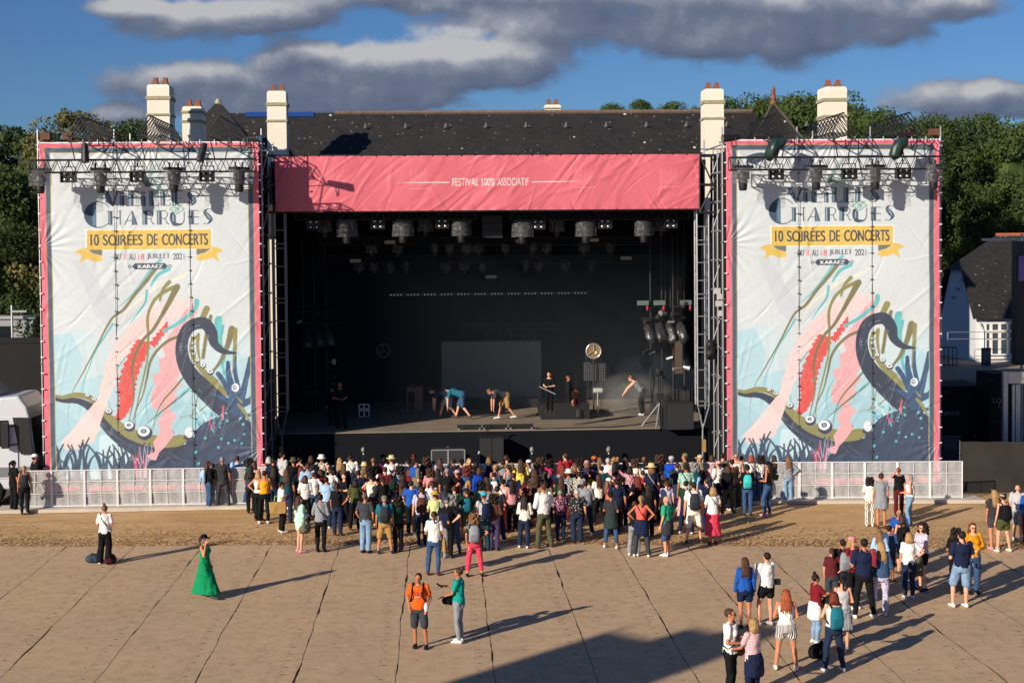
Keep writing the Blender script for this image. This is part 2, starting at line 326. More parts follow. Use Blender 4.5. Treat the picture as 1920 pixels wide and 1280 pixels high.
def crown_mesh(kind, seed, rx, rz, nl=54, per=340, leaf=.26):
    rng = np.random.default_rng(seed); V = []; 
    cs = []
    for k in range(nl):
        a = rng.uniform(0, 2*math.pi); z = rng.uniform(-.75, 1.); rr = math.sqrt(max(0, 1-z*z))*(rng.uniform(.35, 1.0)**.5)
        cs.append((math.cos(a)*rr*rx*.82, math.sin(a)*rr*rx*.82, z*rz*.82, rng.uniform(.14, .30)*rx))
    P = []; N = []
    for (x, y, z, r) in cs:
        d = rng.normal(size=(per, 3)); d /= np.linalg.norm(d, axis=1)[:, None]
        rad = r*(rng.uniform(.35, 1.12, size=(per, 1))**.6); d[:, 2] *= .75
        P.append(np.array([x, y, z])+d*rad); N.append(d)
    P = np.concatenate(P); N = np.concatenate(N)+rng.normal(scale=.55, size=P.shape); N /= np.linalg.norm(N, axis=1)[:, None]
    t = np.cross(N, rng.normal(size=P.shape)); t /= np.linalg.norm(t, axis=1)[:, None]; u = np.cross(N, t)
    s = leaf*rng.uniform(.5, 1.2, size=(len(P), 1)); V = np.stack([P-t*s*.5, P+u*s*.32, P+t*s*.5, P-u*s*.32], 1).reshape(-1, 3)
    me = D.meshes.new('crown'); me.vertices.add(len(V)); me.vertices.foreach_set('co', V.astype(np.float32).ravel())
    n = len(P); me.loops.add(4*n); me.loops.foreach_set('vertex_index', np.arange(4*n, dtype=np.int32))
    me.polygons.add(n); me.polygons.foreach_set('loop_start', np.arange(0, 4*n, 4, dtype=np.int32)); me.polygons.foreach_set('loop_total', np.full(n, 4, np.int32))
    me.update(calc_edges=True); me.materials.append(LM[kind]); return me
def core_mesh(kind, rx, rz):
    m = MB(); m.ball((0, 0, 0), rx*.46, rx*.46, rz*.46, 14, 9); me = m.mesh('inner_foliage', LM[kind])
    for v in me.vertices: v.co *= 1+.35*mnoise.noise(v.co*.6)
    return me
CRW = {k: (crown_mesh(kd, sd, 5, 4.6), kd) for k, kd, sd in (('a', 'dark', 1), ('b', 'mid', 2), ('c', 'blossom', 3), ('d', 'dark', 4), ('e', 'mid', 5))}
CORE = {kd: core_mesh(kd, 5, 4.6) for kd in ('dark', 'mid', 'blossom')}
def trunk_mesh():
    m = MB(); m.loft([((.15*math.sin(z*.8), 0, z), r, r, (1, 0, 0), (0, 1, 0)) for z, r in ((-.0, .42), (.6, .33), (2.5, .27), (4.5, .22), (7, .14), (9, .05))], 9)
    for k in range(7):
        a = k*2.4; z = 3+k*.6; m.tube((0, 0, z), (math.cos(a)*1.6, math.sin(a)*1.6, z+1.5), .11, .07, 6).tube((math.cos(a)*1.6, math.sin(a)*1.6, z+1.5), (math.cos(a)*3., math.sin(a)*3., z+3.4), .07, .02, 5)
    return m.mesh('trunk', bark, True)
TRK = trunk_mesh()
def tree(px, ytop, Y, hw, kind, label, base=0., rot=0, hz=None, grp='trees round the manor'):
    top = WY(px, ytop, Y); H = top.z-base; hz = hz or min(H*.46, hw*1.05)
    t = empty('tree', (top.x, Y, base), rot, label=label, cat='tree', group=grp)
    me, kd = CRW[kind]
    for nm, mm, k in (('crown', me, 1.), ('inner_foliage', CORE[kd], 1.)):
        o = D.objects.new(nm, mm); COL.objects.link(o)
        if nm == 'crown': o.parent = t; o.location = (0, 0, H-hz*1.02); o.scale = (hw/5, hw/5, hz/4.6); cr = o
        else: o.parent = cr
    o = D.objects.new('trunk', TRK); COL.objects.link(o); o.parent = t; o.scale = (hw/5, hw/5, (H-hz*1.05)/9)
tl = [(20, 228, 88, 4.4, 'a', 'dark tree at the left edge behind the truck'), (-40, 300, 74, 4.8, 'd', 'deep green tree cut by the left edge of the picture'), (95, 262, 80, 3.6, 'c', 'olive tree with yellowish blossom above the left banner corner'),
      (140, 196, 86, 3.4, 'c', 'tall tree with flat yellowish blossoming top behind the left banner'), (30, 300, 76, 3.6, 'b', 'mid green tree beside the left banner edge'),
      (30, 420, 66, 3.6, 'c', 'blossoming bushy tree left of the left banner at mid height'), (-20, 400, 65, 3.4, 'd', 'low dark tree at the far left edge'), (50, 520, 64, 2.6, 'd', 'low dark bushy tree above the grey cabin'),
      (205, 240, 96, 3.4, 'c', 'small blossoming tree between the tall one and the dark dome'), (262, 216, 100, 4.6, 'a', 'dark dome shaped tree left of the tallest left chimney'),
      (345, 250, 98, 3., 'c', 'pale blossoming tree between the two left chimneys')]
for k, (px, yt, Y, hw, kd, lb) in enumerate(tl): tree(px, yt, Y, hw, kd, lb, rot=k*1.3, base=0)
tr_ = [(1150, 192, 118, 2.2, 'e', 'small tree crest peeking over the ridge, leftmost'), (1200, 186, 118, 1.6, 'e', 'narrow tree crest over the slate ridge, second'), (1262, 186, 118, 2.1, 'b', 'round tree crest over the ridge left of the chimney'),
       (1310, 196, 118, 1.5, 'b', 'thin tree crest directly left of the right stage chimney'),
       (1375, 170, 104, 4.2, 'b', 'green tree right of the right stage chimney'), (1430, 180, 108, 3.6, 'e', 'tree behind the terracotta roof finial'), (1505, 172, 102, 4.4, 'e', 'broad tree left of the rightmost chimney'), (1560, 166, 106, 4.4, 'b', 'tall tree behind the rightmost chimney'),
       (1640, 202, 100, 4.2, 'e', 'tree right of the rightmost chimney'), (1690, 225, 92, 3.8, 'a', 'tree behind the right end of the right banner'), (1740, 208, 105, 4.2, 'd', 'dark tree above the right banner corner'), (1830, 207, 107, 4.8, 'a', 'large dark tree right of the banner, middle of the wood'),
       (1905, 214, 105, 4.6, 'b', 'large tree at the right edge of the picture'), (1790, 300, 106, 3.6, 'd', 'lower dark tree beside the right banner edge'), (1870, 310, 104, 4.6, 'a', 'lower tree behind the small white house roof'), (1762, 420, 108, 3.0, 'd', 'low dark tree left of the small house'),
       (1850, 400, 103, 4.0, 'a', 'low dark tree behind the small house gable'), (1935, 330, 105, 4.2, 'd', 'low dark tree beyond the video screen')]
for k, (px, yt, Y, hw, kd, lb) in enumerate(tr_): tree(px, yt, Y, hw, kd, lb, rot=k*2.1, base=1.8 if Y > 80 else 0, grp='trees of the wood on the right')
# ================================================================ manor house
def slate_mat(name='roof_slate', lich=.5):
    m = D.materials.new(name); m.use_nodes = True; b = NB(m.node_tree); p = m.node_tree.nodes['Principled BSDF']; L = m.node_tree.links
    t = b.n('ShaderNodeTexCoord').outputs['Object']
    s = b.n('ShaderNodeSeparateXYZ', i={0: t})
    bv = b.n('ShaderNodeCombineXYZ', i={0: b.m('ADD', s.outputs[0], b.m('MULTIPLY', s.outputs[1], .35)), 1: b.m('MULTIPLY', s.outputs[2], 1.3)})
    br = b.n('ShaderNodeTexBrick', i={'Vector': bv.outputs[0], 'Scale': 1., 'Color1': (.010, .0098, .011, 1), 'Color2': (.024, .021, .020, 1), 'Mortar': (.012, .012, .013, 1), 'Mortar Size': .012, 'Brick Width': .26, 'Row Height': .17, 'Bias': -.1})
    n = b.n('ShaderNodeTexNoise', i={'Vector': t, 'Scale': .6, 'Detail': 5.})
    base = b.mix(b.ramp(n.outputs[0], [(.4, 0.), (.7, .6)]), br.outputs[0], (.030, .025, .020))
    v = b.n('ShaderNodeTexVoronoi', i={'Vector': t, 'Scale': 1.25}); gate = b.n('ShaderNodeTexNoise', i={'Vector': t, 'Scale': .55, 'Detail': 1.})
    sep = b.n('ShaderNodeSeparateColor', i={0: v.outputs['Color']})
    spot = b.m('MULTIPLY', b.m('LESS_THAN', v.outputs['Distance'], b.m('MULTIPLY', sep.outputs[0], .10)), b.m('GREATER_THAN', b.m('ADD', gate.outputs[0], b.m('MULTIPLY', sep.outputs[1], .25)), .60-.1*lich))
    base = b.mix(b.m('MULTIPLY', spot, .9), base, (.62, .60, .50))
    v2 = b.n('ShaderNodeTexVoronoi', i={'Vector': t, 'Scale': 3.6}); se2 = b.n('ShaderNodeSeparateColor', i={0: v2.outputs['Color']})
    base = b.mix(b.m('MULTIPLY', b.m('LESS_THAN', v2.outputs['Distance'], b.m('MULTIPLY', se2.outputs[0], .2)), .55), base, (.26, .25, .20))
    L.new(base, p.inputs['Base Color']); p.inputs['Roughness'].default_value = .7
    L.new(b.n('ShaderNodeBump', i={'Height': br.outputs['Fac'], 'Strength': .4, 'Distance': -.02}).outputs[0], p.inputs['Normal']); return m
slate = slate_mat()
render_ = mat('lime_render', (.80, .74, .62), .9, .09, 1.2, bump=.15, bscale=6.)
granite = mat('lichened_granite', (.36, .33, .22), .9, .45, 9., bump=.4)
terra = mat('terracotta', (.24, .085, .045), .75, .2, 6.)
tarp = mat('blue_tarpaulin', (.015, .06, .24), .5, .1, 4.)
manor = empty('manor_house', (2, 68, 0), label='long cream manor with slate roof and tall chimneys behind the stage', cat='manor house')
MO = Vector((2, 68, 0))
def part(mb, name, mt, par, off=MO, **k):
    mb.v = [tuple(Vector(v)-off) for v in mb.v]; return mb.build(name, mt, par, **k)
# ridge line Y 72, eaves Y 66 (front) / 78 (back)
m = MB(); m.box(-10, 15.4, 66.6, 77.6, 0, 9.6)
m.add([(-10, 66.6, 9.6), (-10, 77.6, 9.6), (-10, 72, 15.1), (15.4, 66.6, 9.6), (15.4, 77.6, 9.6), (15.4, 72, 15.1)], [(0, 1, 2), (3, 5, 4)])
part(m, 'wall', render_, manor)
m = MB(); RZ = 15.52
m.add([(-10.6, 66.0, 9.35), (15.6, 66.0, 9.35), (15.6, 72, RZ), (-10.6, 72, RZ), (-10.6, 78.2, 9.35), (15.6, 78.2, 9.35)], [(0, 1, 2, 3), (3, 2, 5, 4)])
rf = part(m, 'roof', slate, manor)
m = MB()
for k in range(76):
    x = -5.0+k*.27
    m.loft([((x, 72, RZ-.02), .15, .12, (0, 1, 0), (0, 0, 1)), ((x+.26, 72, RZ-.02), .13, .10, (0, 1, 0), (0, 0, 1))], 8)
ridge_m = mat('ridge_tiles', (.19, .13, .10), .85, .35, 3.)
part(m, 'ridge_tiles', ridge_m, rf)
m = MB(); m.add([(-9.3, 71.75, RZ-.20), (-6.0, 71.75, RZ-.20), (-6.0, 71.98, RZ+.05), (-9.3, 71.98, RZ+.05), (-9.3, 72.1, RZ+.03), (-6.0, 72.1, RZ+.03)], [(0, 1, 2, 3), (3, 2, 5, 4)])
part(m, 'ridge_tarpaulin', tarp, rf)
for k in range(12):      # little roof hooks with pale stains
    c = WY(686+k*75, 238, 71.2); zz = 9.35+(c.y-66)*(RZ-9.35)/6
    hm_ = MB(); hm_.tube((c.x, c.y-.15, zz), (c.x, c.y-.28, zz+.22), .03, .01, 5).tube((c.x-.08, c.y-.1, zz), (c.x, c.y-.28, zz+.2), .02).tube((c.x+.08, c.y-.1, zz), (c.x, c.y-.28, zz+.2), .02)
    part(hm_, 'roof_hook', mat('zinc', (.45, .45, .44), .5, .1, 5., metal=.5), rf)
def pyramid(x0, x1, y0, y1, zb, ax, ay, za, nm='pavilion_roof'):
    m = MB(); m.add([(x0, y0, zb), (x1, y0, zb), (x1, y1, zb), (x0, y1, zb), (ax, ay, za)], [(0, 1, 4), (1, 2, 4), (2, 3, 4), (3, 0, 4)])
    r = part(m, nm, slate, manor); return r
a1 = WY(409, 188, 68.4); a2 = WY(1450, 192, 68.4)
p1 = pyramid(a1.x-4.9, a1.x+5.0, 64.2, 72.6, 9.5, a1.x, 68.4, a1.z)
p2 = pyramid(a2.x-2.1, a2.x+1.94, 66.1, 70.7, 12.4, a2.x, 68.4, a2.z)
m = MB(); m.box(a1.x-3.9, a1.x+3.6, 64.5, 72.3, 0, 9.7); part(m, 'pavilion_wall', render_, manor)
m = MB(); m.box(a2.x-1.9, a2.x+1.7, 66.3, 70.5, 0, 12.5); part(m, 'pavilion_wall', render_, manor)
hipm = mat('hip_mortar', (.09, .075, .055), .9, .2, 4.)
m = MB(); m.tube((a2.x-2.1, 66.1, 12.4), (a2.x, 68.4, a2.z), .07, n=5).tube((a2.x+1.94, 66.1, 12.4), (a2.x, 68.4, a2.z), .05, n=5); part(m, 'hip_tiles', hipm, p2)
m = MB(); m.lathe([(.14, -.1), (.17, 0), (.12, .08), (.10, .15), (.13, .2), (.10, .42), (.12, .46), (.06, .5), (.10, .56), (.11, .64), (.05, .74), (.02, .82)], 12, (a2.x, 68.4, a2.z-.05)); part(m, 'roof_finial', terra, p2)
m = MB(); m.lathe([(.16, -.12), (.10, .1), (.05, .12)], 8, (a1.x, 68.4, a1.z-.05)); part(m, 'roof_cap', granite, p1)
def chimney(px0, px1, ytop, Y, dep=1.0, bands=((22, 28), (54, 58)), zb=0.):
    a = WY(px0, ytop, Y); c = WY(px1, ytop, Y); x0, x1, zt = a.x, c.x, a.z; s = F_PX/Y
    m = MB(); e = .05
    R = [(zb, 0.03), (zt-.5, 0.0), (zt-.14, .0), (zt-.03, -.03), (zt, -.10)]
    vs = [];
    for z, g in R: vs += [(x0-g, Y-g, z), (x1+g, Y-g, z), (x1+g, Y+dep+g, z), (x0-g, Y+dep+g, z)]
    fs = [(j*4+k, j*4+(k+1) % 4, (j+1)*4+(k+1) % 4, (j+1)*4+k) for j in range(len(R)-1) for k in range(4)]+[(16, 17, 18, 19)]
    m.add(vs, fs); ch = part(m, 'chimney', render_, manor)
    for b0, b1 in bands:
        z1 = zt-b0/s; z0 = zt-b1/s; part(MB().box(x0-e, x1+e, Y-e, Y+dep+e, z0, z1), 'stone_band', granite, ch)
    w = x1-x0
    for k in (-1, 1):
        cx = (x0+x1)/2+k*w*.22; m = MB()
        for g in (-1, 1):
            m.add([(cx-.17, Y+.5+g*.16-.1, zt-.04), (cx+.17, Y+.5+g*.16-.1, zt-.04), (cx+.17, Y+.5+g*.16+.1, zt-.04), (cx-.17, Y+.5+g*.16+.1, zt-.04), (cx-.05, Y+.5+g*.04-.05, zt+.26), (cx+.07, Y+.5+g*.04-.05, zt+.26), (cx+.07, Y+.5+g*.04+.05, zt+.26), (cx-.05, Y+.5+g*.04+.05, zt+.26)],
                  [(0, 1, 5, 4), (1, 2, 6, 5), (2, 3, 7, 6), (3, 0, 4, 7), (4, 5, 6, 7)])
        m.box(cx-.06, cx+.10, Y+.38, Y+.62, zt+.2, zt+.31)
        part(m, 'chimney_pot', terra, ch)
chimney(500, 536, 170, 66.9); chimney(1321, 1357, 166, 66.9); chimney(275, 317, 158, 61.5, 1.2); chimney(1546, 1588, 162, 61.5, 1.2)
chimney(341, 378, 199, 64.0, 1.1, ((9, 13), (26, 30))); chimney(1021, 1052, 196, 76, 1.0, ((6, 8), (30, 32)), 12)
# windows of the facade hidden mostly by the stage
# ================================================================ small house on the terrace
HY = 76.; hs = WY(1829, 690, HY); hx = hs.x; HB = 2.65
house = empty('white_house', (hx+6, HY+3, HB), label='small white house with slate half-hipped roof on the terrace', cat='house')
HO = Vector((hx+6, HY+3, HB))
ws = mat('white_render', (.62, .64, .68), .9, .08, 1.)
x0, x1, y0, y1, z0 = hx, hx+14, HY, HY+5.2, HB; ze = WY(1829, 592, HY).z; ym = (y0+y1)/2; zh = WY(1800, 506, ym).z; zr = WY(1875, 441, ym).z
m = MB(); m.box(x0, x1, y0, y1, z0, ze)
kk = (zh-ze)/(zr-ze); yh = kk*(ym-y0)
m.add([(x0, y0, ze), (x0, y1, ze), (x0, y1-yh, zh), (x0, y0+yh, zh)], [(0, 1, 2, 3)])
part(m, 'wall', ws, house, HO)
m = MB()
A = [(x0-.3, y0-.45, ze-.15), (x1, y0-.45, ze-.15), (x1, ym, zr), (x0+2.1, ym, zr), (x0-.3, y0+yh-.1, zh+.02), (x0-.3, y1-yh+.1, zh+.02), (x0-.3, y1+.45, ze-.15), (x1, y1+.45, ze-.15)]
m.add(A, [(0, 1, 2, 3, 4), (3, 2, 7, 6, 5), (4, 3, 5)]); part(m, 'roof', slate, house, HO)
m = MB(); m.tube((x0+2.1, ym, zr+.02), (x1, ym, zr+.02), .10); part(m, 'ridge_tiles', mat('red_ridge', (.45, .12, .06), .8, .2, 3.), house, HO)
wp = mat('white_paint', (.78, .78, .76), .5, .05, 3.); gl = mat('window_glass', (.05, .07, .08), .12, .2, 2., spec=.8)
def window(xa, xb, za, zb, yf, nx, nz, par, off):
    m = MB().box(xa, xb, yf-.03, yf+.02, za, zb); fm = MB()
    for i in range(nx+1):
        x = xa+(xb-xa)*i/nx; fm.box(x-.075, x+.075, yf-.08, yf-.032, za, zb)
    for j in range(nz+1):
        z = za+(zb-za)*j/nz; fm.box(xa-.075, xb+.075, yf-.10, yf-.05, z-.04, z+.04)
    fm.box(xa, xb, yf-.11, yf-.05, za+(zb-za)*.74-.07, za+(zb-za)*.74+.07)
    fr = part(fm, 'window', wp, par, off); part(m, 'pane', gl, fr, off)
wa = WY(1841, 606, HY-.03); wb = WY(1906, 664, HY-.03)
window(wa.x, wb.x, wb.z, wa.z, HY-.03, 4, 2, house, HO); window(wb.x+1, wb.x+3, wb.z, wa.z, HY-.03, 4, 2, house, HO)
part(MB().box(x0-.05, x1, HY-.18, HY, wb.z-.22, wb.z-.1).box(x0, x1, HY-.1, HY, ze-.45, ze-.3), 'window_sill', wp, house, HO)
part(MB().box(x0-.02, x0+.55, HY-.12, HY, HB, ze-.2).tube((x0+.1, HY-.3, ze-.35), (x0+.35, HY-.15, ze-.75), .06).tube((x0+.35, HY-.18, ze-.75), (x0+.35, HY-.18, HB), .05), 'corner_quoin', wp, house, HO)
for k in range(3): part(MB().box(x0-.12, x0-.02, ym-.9+k*.7, ym-.6+k*.7, ze+1.8-.5*k, ze+1.92-.5*k), 'wall_vent', granite, house, HO)
gate = MB(); ga = WY(1768, 690, 73)
for k in range(7): gate.tube((ga.x-.6+k*.22, 73, HB), (ga.x-.6+k*.22, 73, HB+1.0), .02)
gate.tube((ga.x-.6, 73, HB+1.), (ga.x+.72, 73, HB+1.), .025).tube((ga.x-.6, 73, HB+.1), (ga.x+.72, 73, HB+.1), .025)
gate.build('railing', darksteel, label='short dark metal railing left of the small white house', cat='railing')
pa = WY(1841, 652, 73.5); pb = WY(1858, 693, 73.5); t = empty('notice_panel', (pa.x, 73.5, HB), label='dark notice panel with pale lettering before the small house', cat='sign'); PO_ = Vector((pa.x, 73.5, HB))
part(MB().box(pa.x, pb.x, 73.5, 73.6, HB, pa.z), 'board', mat('notice_grey', (.05, .05, .052), .6, .1, 4.), t, PO_)
m = MB()
for k in range(7): w_ = (.36, .40, .3, .38, .25, .4, .2)[k]; m.box(pa.x+.05, pa.x+.05+w_, 73.485, 73.497, pa.z-.2-k*.085, pa.z-.17-k*.085)
part(m, 'lettering', mat('grey_lettering', (.30, .31, .33), .7, .05, 3.), t, PO_)
m = MB()
for k in range(2): z = HB+1.35+k*.35; m.tube((pa.x-1.6, 74, z), (pa.x+6, 74, z), .018)
m.tube((pa.x-1.6, 74, HB), (pa.x-1.6, 74, HB+1.7), .03).build('hand_rail', steel, label='two thin rails crossing in front of the small house windows', cat='railing')
# video screen tower at the right edge
va = WY(1906, 452, 58); m = empty('video_screen', (va.x+2, 58, 0), label='tall dark video screen tower cut by the right edge', cat='video screen')
SO = Vector((va.x+2, 58, 0)); part(MB().box(va.x, va.x+5, 58, 58.5, WY(1906, 684, 58).z, va.z), 'screen', mat('led_screen', (.03, .03, .035), .5, .2, 4.), m, SO)
part(MB().box(va.x+.05, va.x+5, 57.9, 57.99, va.z-1.6, va.z-.6), 'lit_picture', mat('violet_picture', (.22, .15, .38), .6, .3, 2.), m, SO)
part(MB().tube((va.x+.3, 58.2, 0), (va.x+.3, 58.2, va.z+.3), .05).tube((va.x+4.5, 58.2, 0), (va.x+4.5, 58.2, va.z+.3), .05).box(va.x-1.2, va.x+5, 58.52, 58.62, va.z+.02, va.z+.12), 'mast', steel, m, SO)
# ================================================================ trailers and truck
def text_obj(txt, x, y, z, h, mt, par=None, off=Vector((0, 0, 0)), name='lettering', w=None, align='LEFT'):
    cu = D.curves.new('t', 'FONT'); cu.body = txt; cu.size = 1; cu.align_x = align; cu.extrude = 0.002
    o = D.objects.new('t', cu); COL.objects.link(o); dg = bpy.context.evaluated_depsgraph_get()
    me = D.meshes.new_from_object(o.evaluated_get(dg)); D.objects.remove(o); D.curves.remove(cu)
    co = np.empty(len(me.vertices)*3, np.float32); me.vertices.foreach_get('co', co); co = co.reshape(-1, 3)
    hh = .73; sx = h/hh if w is None else w/max(1e-6, co[:, 0].max()-co[:, 0].min())
    out = np.stack([co[:, 0]*sx+x-off.x, co[:, 2]*0+y-co[:, 2]-off.y, co[:, 1]*h/hh+z-off.z], 1)
    me.vertices.foreach_set('co', out.astype(np.float32).ravel()); me.materials.clear(); me.materials.append(mt); me.update()
    ob = D.objects.new(name, me); COL.objects.link(ob)
    if par: ob.parent = par
    return ob
letgrey = mat('grey_lettering', (.30, .31, .33), .7, .05, 3.); letdim = mat('dim_lettering', (.10, .10, .11), .7, .05, 3.)
tb = mat('trailer_black', (.008, .008, .009), .8, .3, 1.)
def trailer(x0, x1, y0, y1, z0, z1, label, txt):
    t = empty('generator_trailer', ((x0+x1)/2, y0, 0), label=label, cat='trailer'); o = Vector(((x0+x1)/2, y0, 0))
    bd = part(MB().box(x0, x1, y0, y1, z0, z1).box(x0-.04, x0+.06, y0-.04, y0, z0, z1).box(x1-.06, x1+.04, y0-.04, y0, z0, z1).box(x0, x1, y0-.04, y0, z1-.08, z1).box(x0, x1, y0-.04, y0, z0, z0+.1), 'body', tb, t, o)
    for k in (0, 1, 2):
        wm = MB(); cx = x0+.7+k*.05+(x1-x0-1.4)*k/2
        wm.loft([((cx, y0+.05, .45), .45, .45, (1, 0, 0), (0, 0, 1)), ((cx, y0+.35, .45), .45, .45, (1, 0, 0), (0, 0, 1))], 18); part(wm, 'wheel', black, t, o)
    for (s, px, py, hh) in txt:
        q = WY(px, py, y0-.05); text_obj(s, q.x, y0-.05, q.z, hh, letgrey if hh > .12 else letdim, t, o)
    return t
a = WY(1762, 724, 60); c = WY(1846, 724, 60)
trailer(a.x-2.5, c.x, 60, 62.4, .9, a.z, 'low black generator trailer with grey lettering behind the right banner', [('ÉNERGIE', 1760, 778, .17), ('100', 1769, 737, .1), ('GROUPE', 1830, 733, .07)])
a = WY(1834, 699, 59); c = WY(1886, 699, 59)
trailer(WY(1847, 699, 59).x, c.x, 58.4, 60., .7, a.z+.02, 'taller black trailer with LOU lettering beside the metal frame', [('LOU', 1861, 755, .2), ('D', 1871, 765, .26), ('KVA', 1851, 715, .09), ('GROUPE', 1862, 792, .08)])
# aluminium stair frame at right
fr = WY(1884, 697, 55.5); m = MB(); zb_ = WY(1884, 828, 55.5).z
m.box(fr.x-.05, fr.x+.13, 55.5, 55.7, zb_-1.5, fr.z).box(fr.x+.30, fr.x+.40, 55.5, 55.6, zb_-1.5, fr.z-.5).box(fr.x+.44, fr.x+.62, 55.5, 55.7, zb_-1.5, fr.z-.5)
m.box(fr.x+.13, fr.x+3, 55.45, 55.7, fr.z-.45, fr.z)
for k in range(11): m.box(fr.x+.0, fr.x+.08, 55.46, 55.498, fr.z-.15-k*.23, fr.z-.08-k*.23)
m.box(fr.x+1.0, fr.x+2.2, 55.4, 55.7, zb_-1.5, fr.z-.45)
m.build('metal_frame', alu, label='upright aluminium frame with bolt holes at the right edge', cat='frame')
# left: silver lorry cab
lorry = empty('lorry', (-17, 53, 0), label='silver lorry cab parked left of the left banner', cat='lorry'); LO = Vector((-17, 53, 0))
sil = mat('silver_paint', (.62, .64, .69), .3, .05, 2., metal=.1, spec=.6); dgl = mat('dark_glass', (.008, .011, .013), .25, .2, 2., spec=.4)
q = WY(76, 800, 53); cx = q.x; topz = WY(30, 738, 53).z
def prism(m, prof, y0, y1):
    n = len(prof); m.add([(x, y0, z) for x, z in prof]+[(x, y1, z) for x, z in prof], [tuple(range(n-1, -1, -1)), tuple(range(n, 2*n))]+[(k, (k+1) % n, n+(k+1) % n, n+k) for k in range(n)]); return m
cab = MB(); prism(cab, [(cx-2.6, .55), (cx-.12, .55), (cx, .9), (cx+.02, 1.75), (cx-.12, 3.05), (cx-.22, 3.45), (cx-.5, 3.85), (cx-1.3, topz-.05), (cx-2.6, topz+.1)], 52.1, 54.6)
cb = part(cab, 'cab', sil, lorry, LO)
bvm = cb.modifiers.new('b', 'BEVEL'); bvm.width = .09; bvm.segments = 3
part(prism(MB(), [(cx-.10, 3.05), (cx-.2, 3.05), (cx-.05, 1.78), (cx+.05, 1.78)], 52.2, 54.5), 'windscreen', dgl, lorry, LO)
part(prism(MB(), [(cx-1.75, 2.08), (cx-.84, 2.08), (cx-.86, 3.0), (cx-1.75, 3.0)], 52.04, 52.12), 'side_window', dgl, lorry, LO)
part(MB().box(cx-1.85, cx-.55, 52.06, 52.09, .95, 3.1), 'door', sil, lorry, LO)
part(prism(MB(), [(cx-.14, 3.08), (cx-.70, 3.10), (cx-.50, 1.95), (cx-.42, 1.8), (cx-.02, 1.8)], 52.02, 52.1), 'corner_panel', blackpaint, lorry, LO)
mr = MB(); mr.box(cx-1.02, cx-.78, 51.72, 51.9, 2.05, 2.95).tube((cx-.78, 51.85, 2.8), (cx-.5, 52.1, 2.8), .025).tube((cx-.78, 51.85, 2.15), (cx-.5, 52.1, 2.15), .025)
o = part(mr, 'wing_mirror', blackpaint, lorry, LO)
part(prism(MB(), [(cx-2.6, topz+.1), (cx-1.4, topz-.02), (cx-1.9, topz+.5), (cx-2.6, topz+.75)], 52.3, 54.4), 'wind_deflector', mat('blue_grey_paint', (.12, .17, .25), .35, .1, 2.), lorry, LO)
part(MB().box(cx-.05, cx+.05, 52.3, 54.4, .9, 1.25), 'grille', blackpaint, lorry, LO)
part(MB().box(cx-2.7, cx-.1, 52.05, 54.6, 1.0, 1.35), 'lower_trim', mat('grey_plastic', (.16, .17, .19), .6, .1, 3.), lorry, LO)
for (wx) in (cx-1.6,):
    wm = MB(); wm.loft([((wx, 52.05, .5), .5, .5, (1, 0, 0), (0, 0, 1)), ((wx, 52.5, .5), .5, .5, (1, 0, 0), (0, 0, 1))], 20); wo_ = part(wm, 'wheel', black, lorry, LO)
    wm = MB(); wm.loft([((wx, 52.02, .5), .27, .27, (1, 0, 0), (0, 0, 1)), ((wx, 52.05, .5), .3, .3, (1, 0, 0), (0, 0, 1))], 16); part(wm, 'rim', steel, wo_, LO)
# black trailer and cabins behind the lorry
q0 = WY(-40, 640, 58); q1 = WY(70, 640, 58)
trailer(q0.x-3, q1.x+1, 58, 60.4, .8, q0.z, 'long black trailer standing behind the silver lorry', [])
q0 = WY(-10, 598, 62); q1 = WY(62, 640, 62)
cm = empty('cabin', (q0.x, 62, 0), label='pale grey site cabin above the black trailer on the left', cat='cabin'); CO = Vector((q0.x, 62, 0))
part(MB().box(q0.x-3, q1.x, 62, 64.5, 0, q0.z), 'wall', mat('cabin_grey', (.32, .33, .34), .7, .1, 1.), cm, CO)
part(MB().box(q0.x-3.1, q1.x+.1, 61.9, 64.6, q0.z+.002, q0.z+.12), 'roof_edge', steel, cm, CO)
part(MB().box(q0.x+.1, q0.x+.7, 61.95, 61.99, q0.z-1, q0.z-.3), 'window', dgl, cm, CO)
q = WY(22, 572, 61.5); m = MB().tube((q.x, 61.5, 0), (q.x, 61.5, q.z), .05).box(q.x-.02, q.x+.6, 61.45, 61.55, q.z-.3, q.z-.22)
m.build('flood_light', steel, label='small flood light on a pole above the grey cabin', cat='flood light')
q = WY(26, 738, 56); MB().box(q.x-.5, q.x+.3, 56, 57, 0, q.z).build('crate', mat('orange_wood', (.5, .22, .09), .7, .15, 3.), label='orange brown crate seen over the lorry roof', cat='crate')
# mesh covered fence at right
net = mat('dark_netting', (.030, .026, .022), .9, .3, 2., alpha=.93)
f0 = WY(1803, 828, 51.6); t = empty('netted_fence', (f0.x, 51.6, 0), label='tall fence covered with dark netting right of the barrier', cat='fence'); FO = Vector((f0.x, 51.6, 0))
m = MB(); nx, nz = 60, 16; vs = []
for j in range(nz+1):
    for i in range(nx+1):
        u = i/nx*11; zz = j/nz*f0.z; vs.append((f0.x+u, 51.6-.12*u+.05*math.sin(u*3+zz)+.12*mnoise.noise(Vector((u*.8, zz*.8, 1))), zz+.04*mnoise.noise(Vector((u*1.3, 0, 5)))*(j/nz)))
m.add(vs, [(j*(nx+1)+i, j*(nx+1)+i+1, (j+1)*(nx+1)+i+1, (j+1)*(nx+1)+i) for j in range(nz) for i in range(nx)])
part(m, 'netting', net, t, FO, smooth=True)
for k in range(5): part(MB().tube((f0.x+k*2.6, 51.8-.12*k*2.6, 0), (f0.x+k*2.6, 51.8-.12*k*2.6, f0.z+.04), .03), 'post', steel, t, FO)
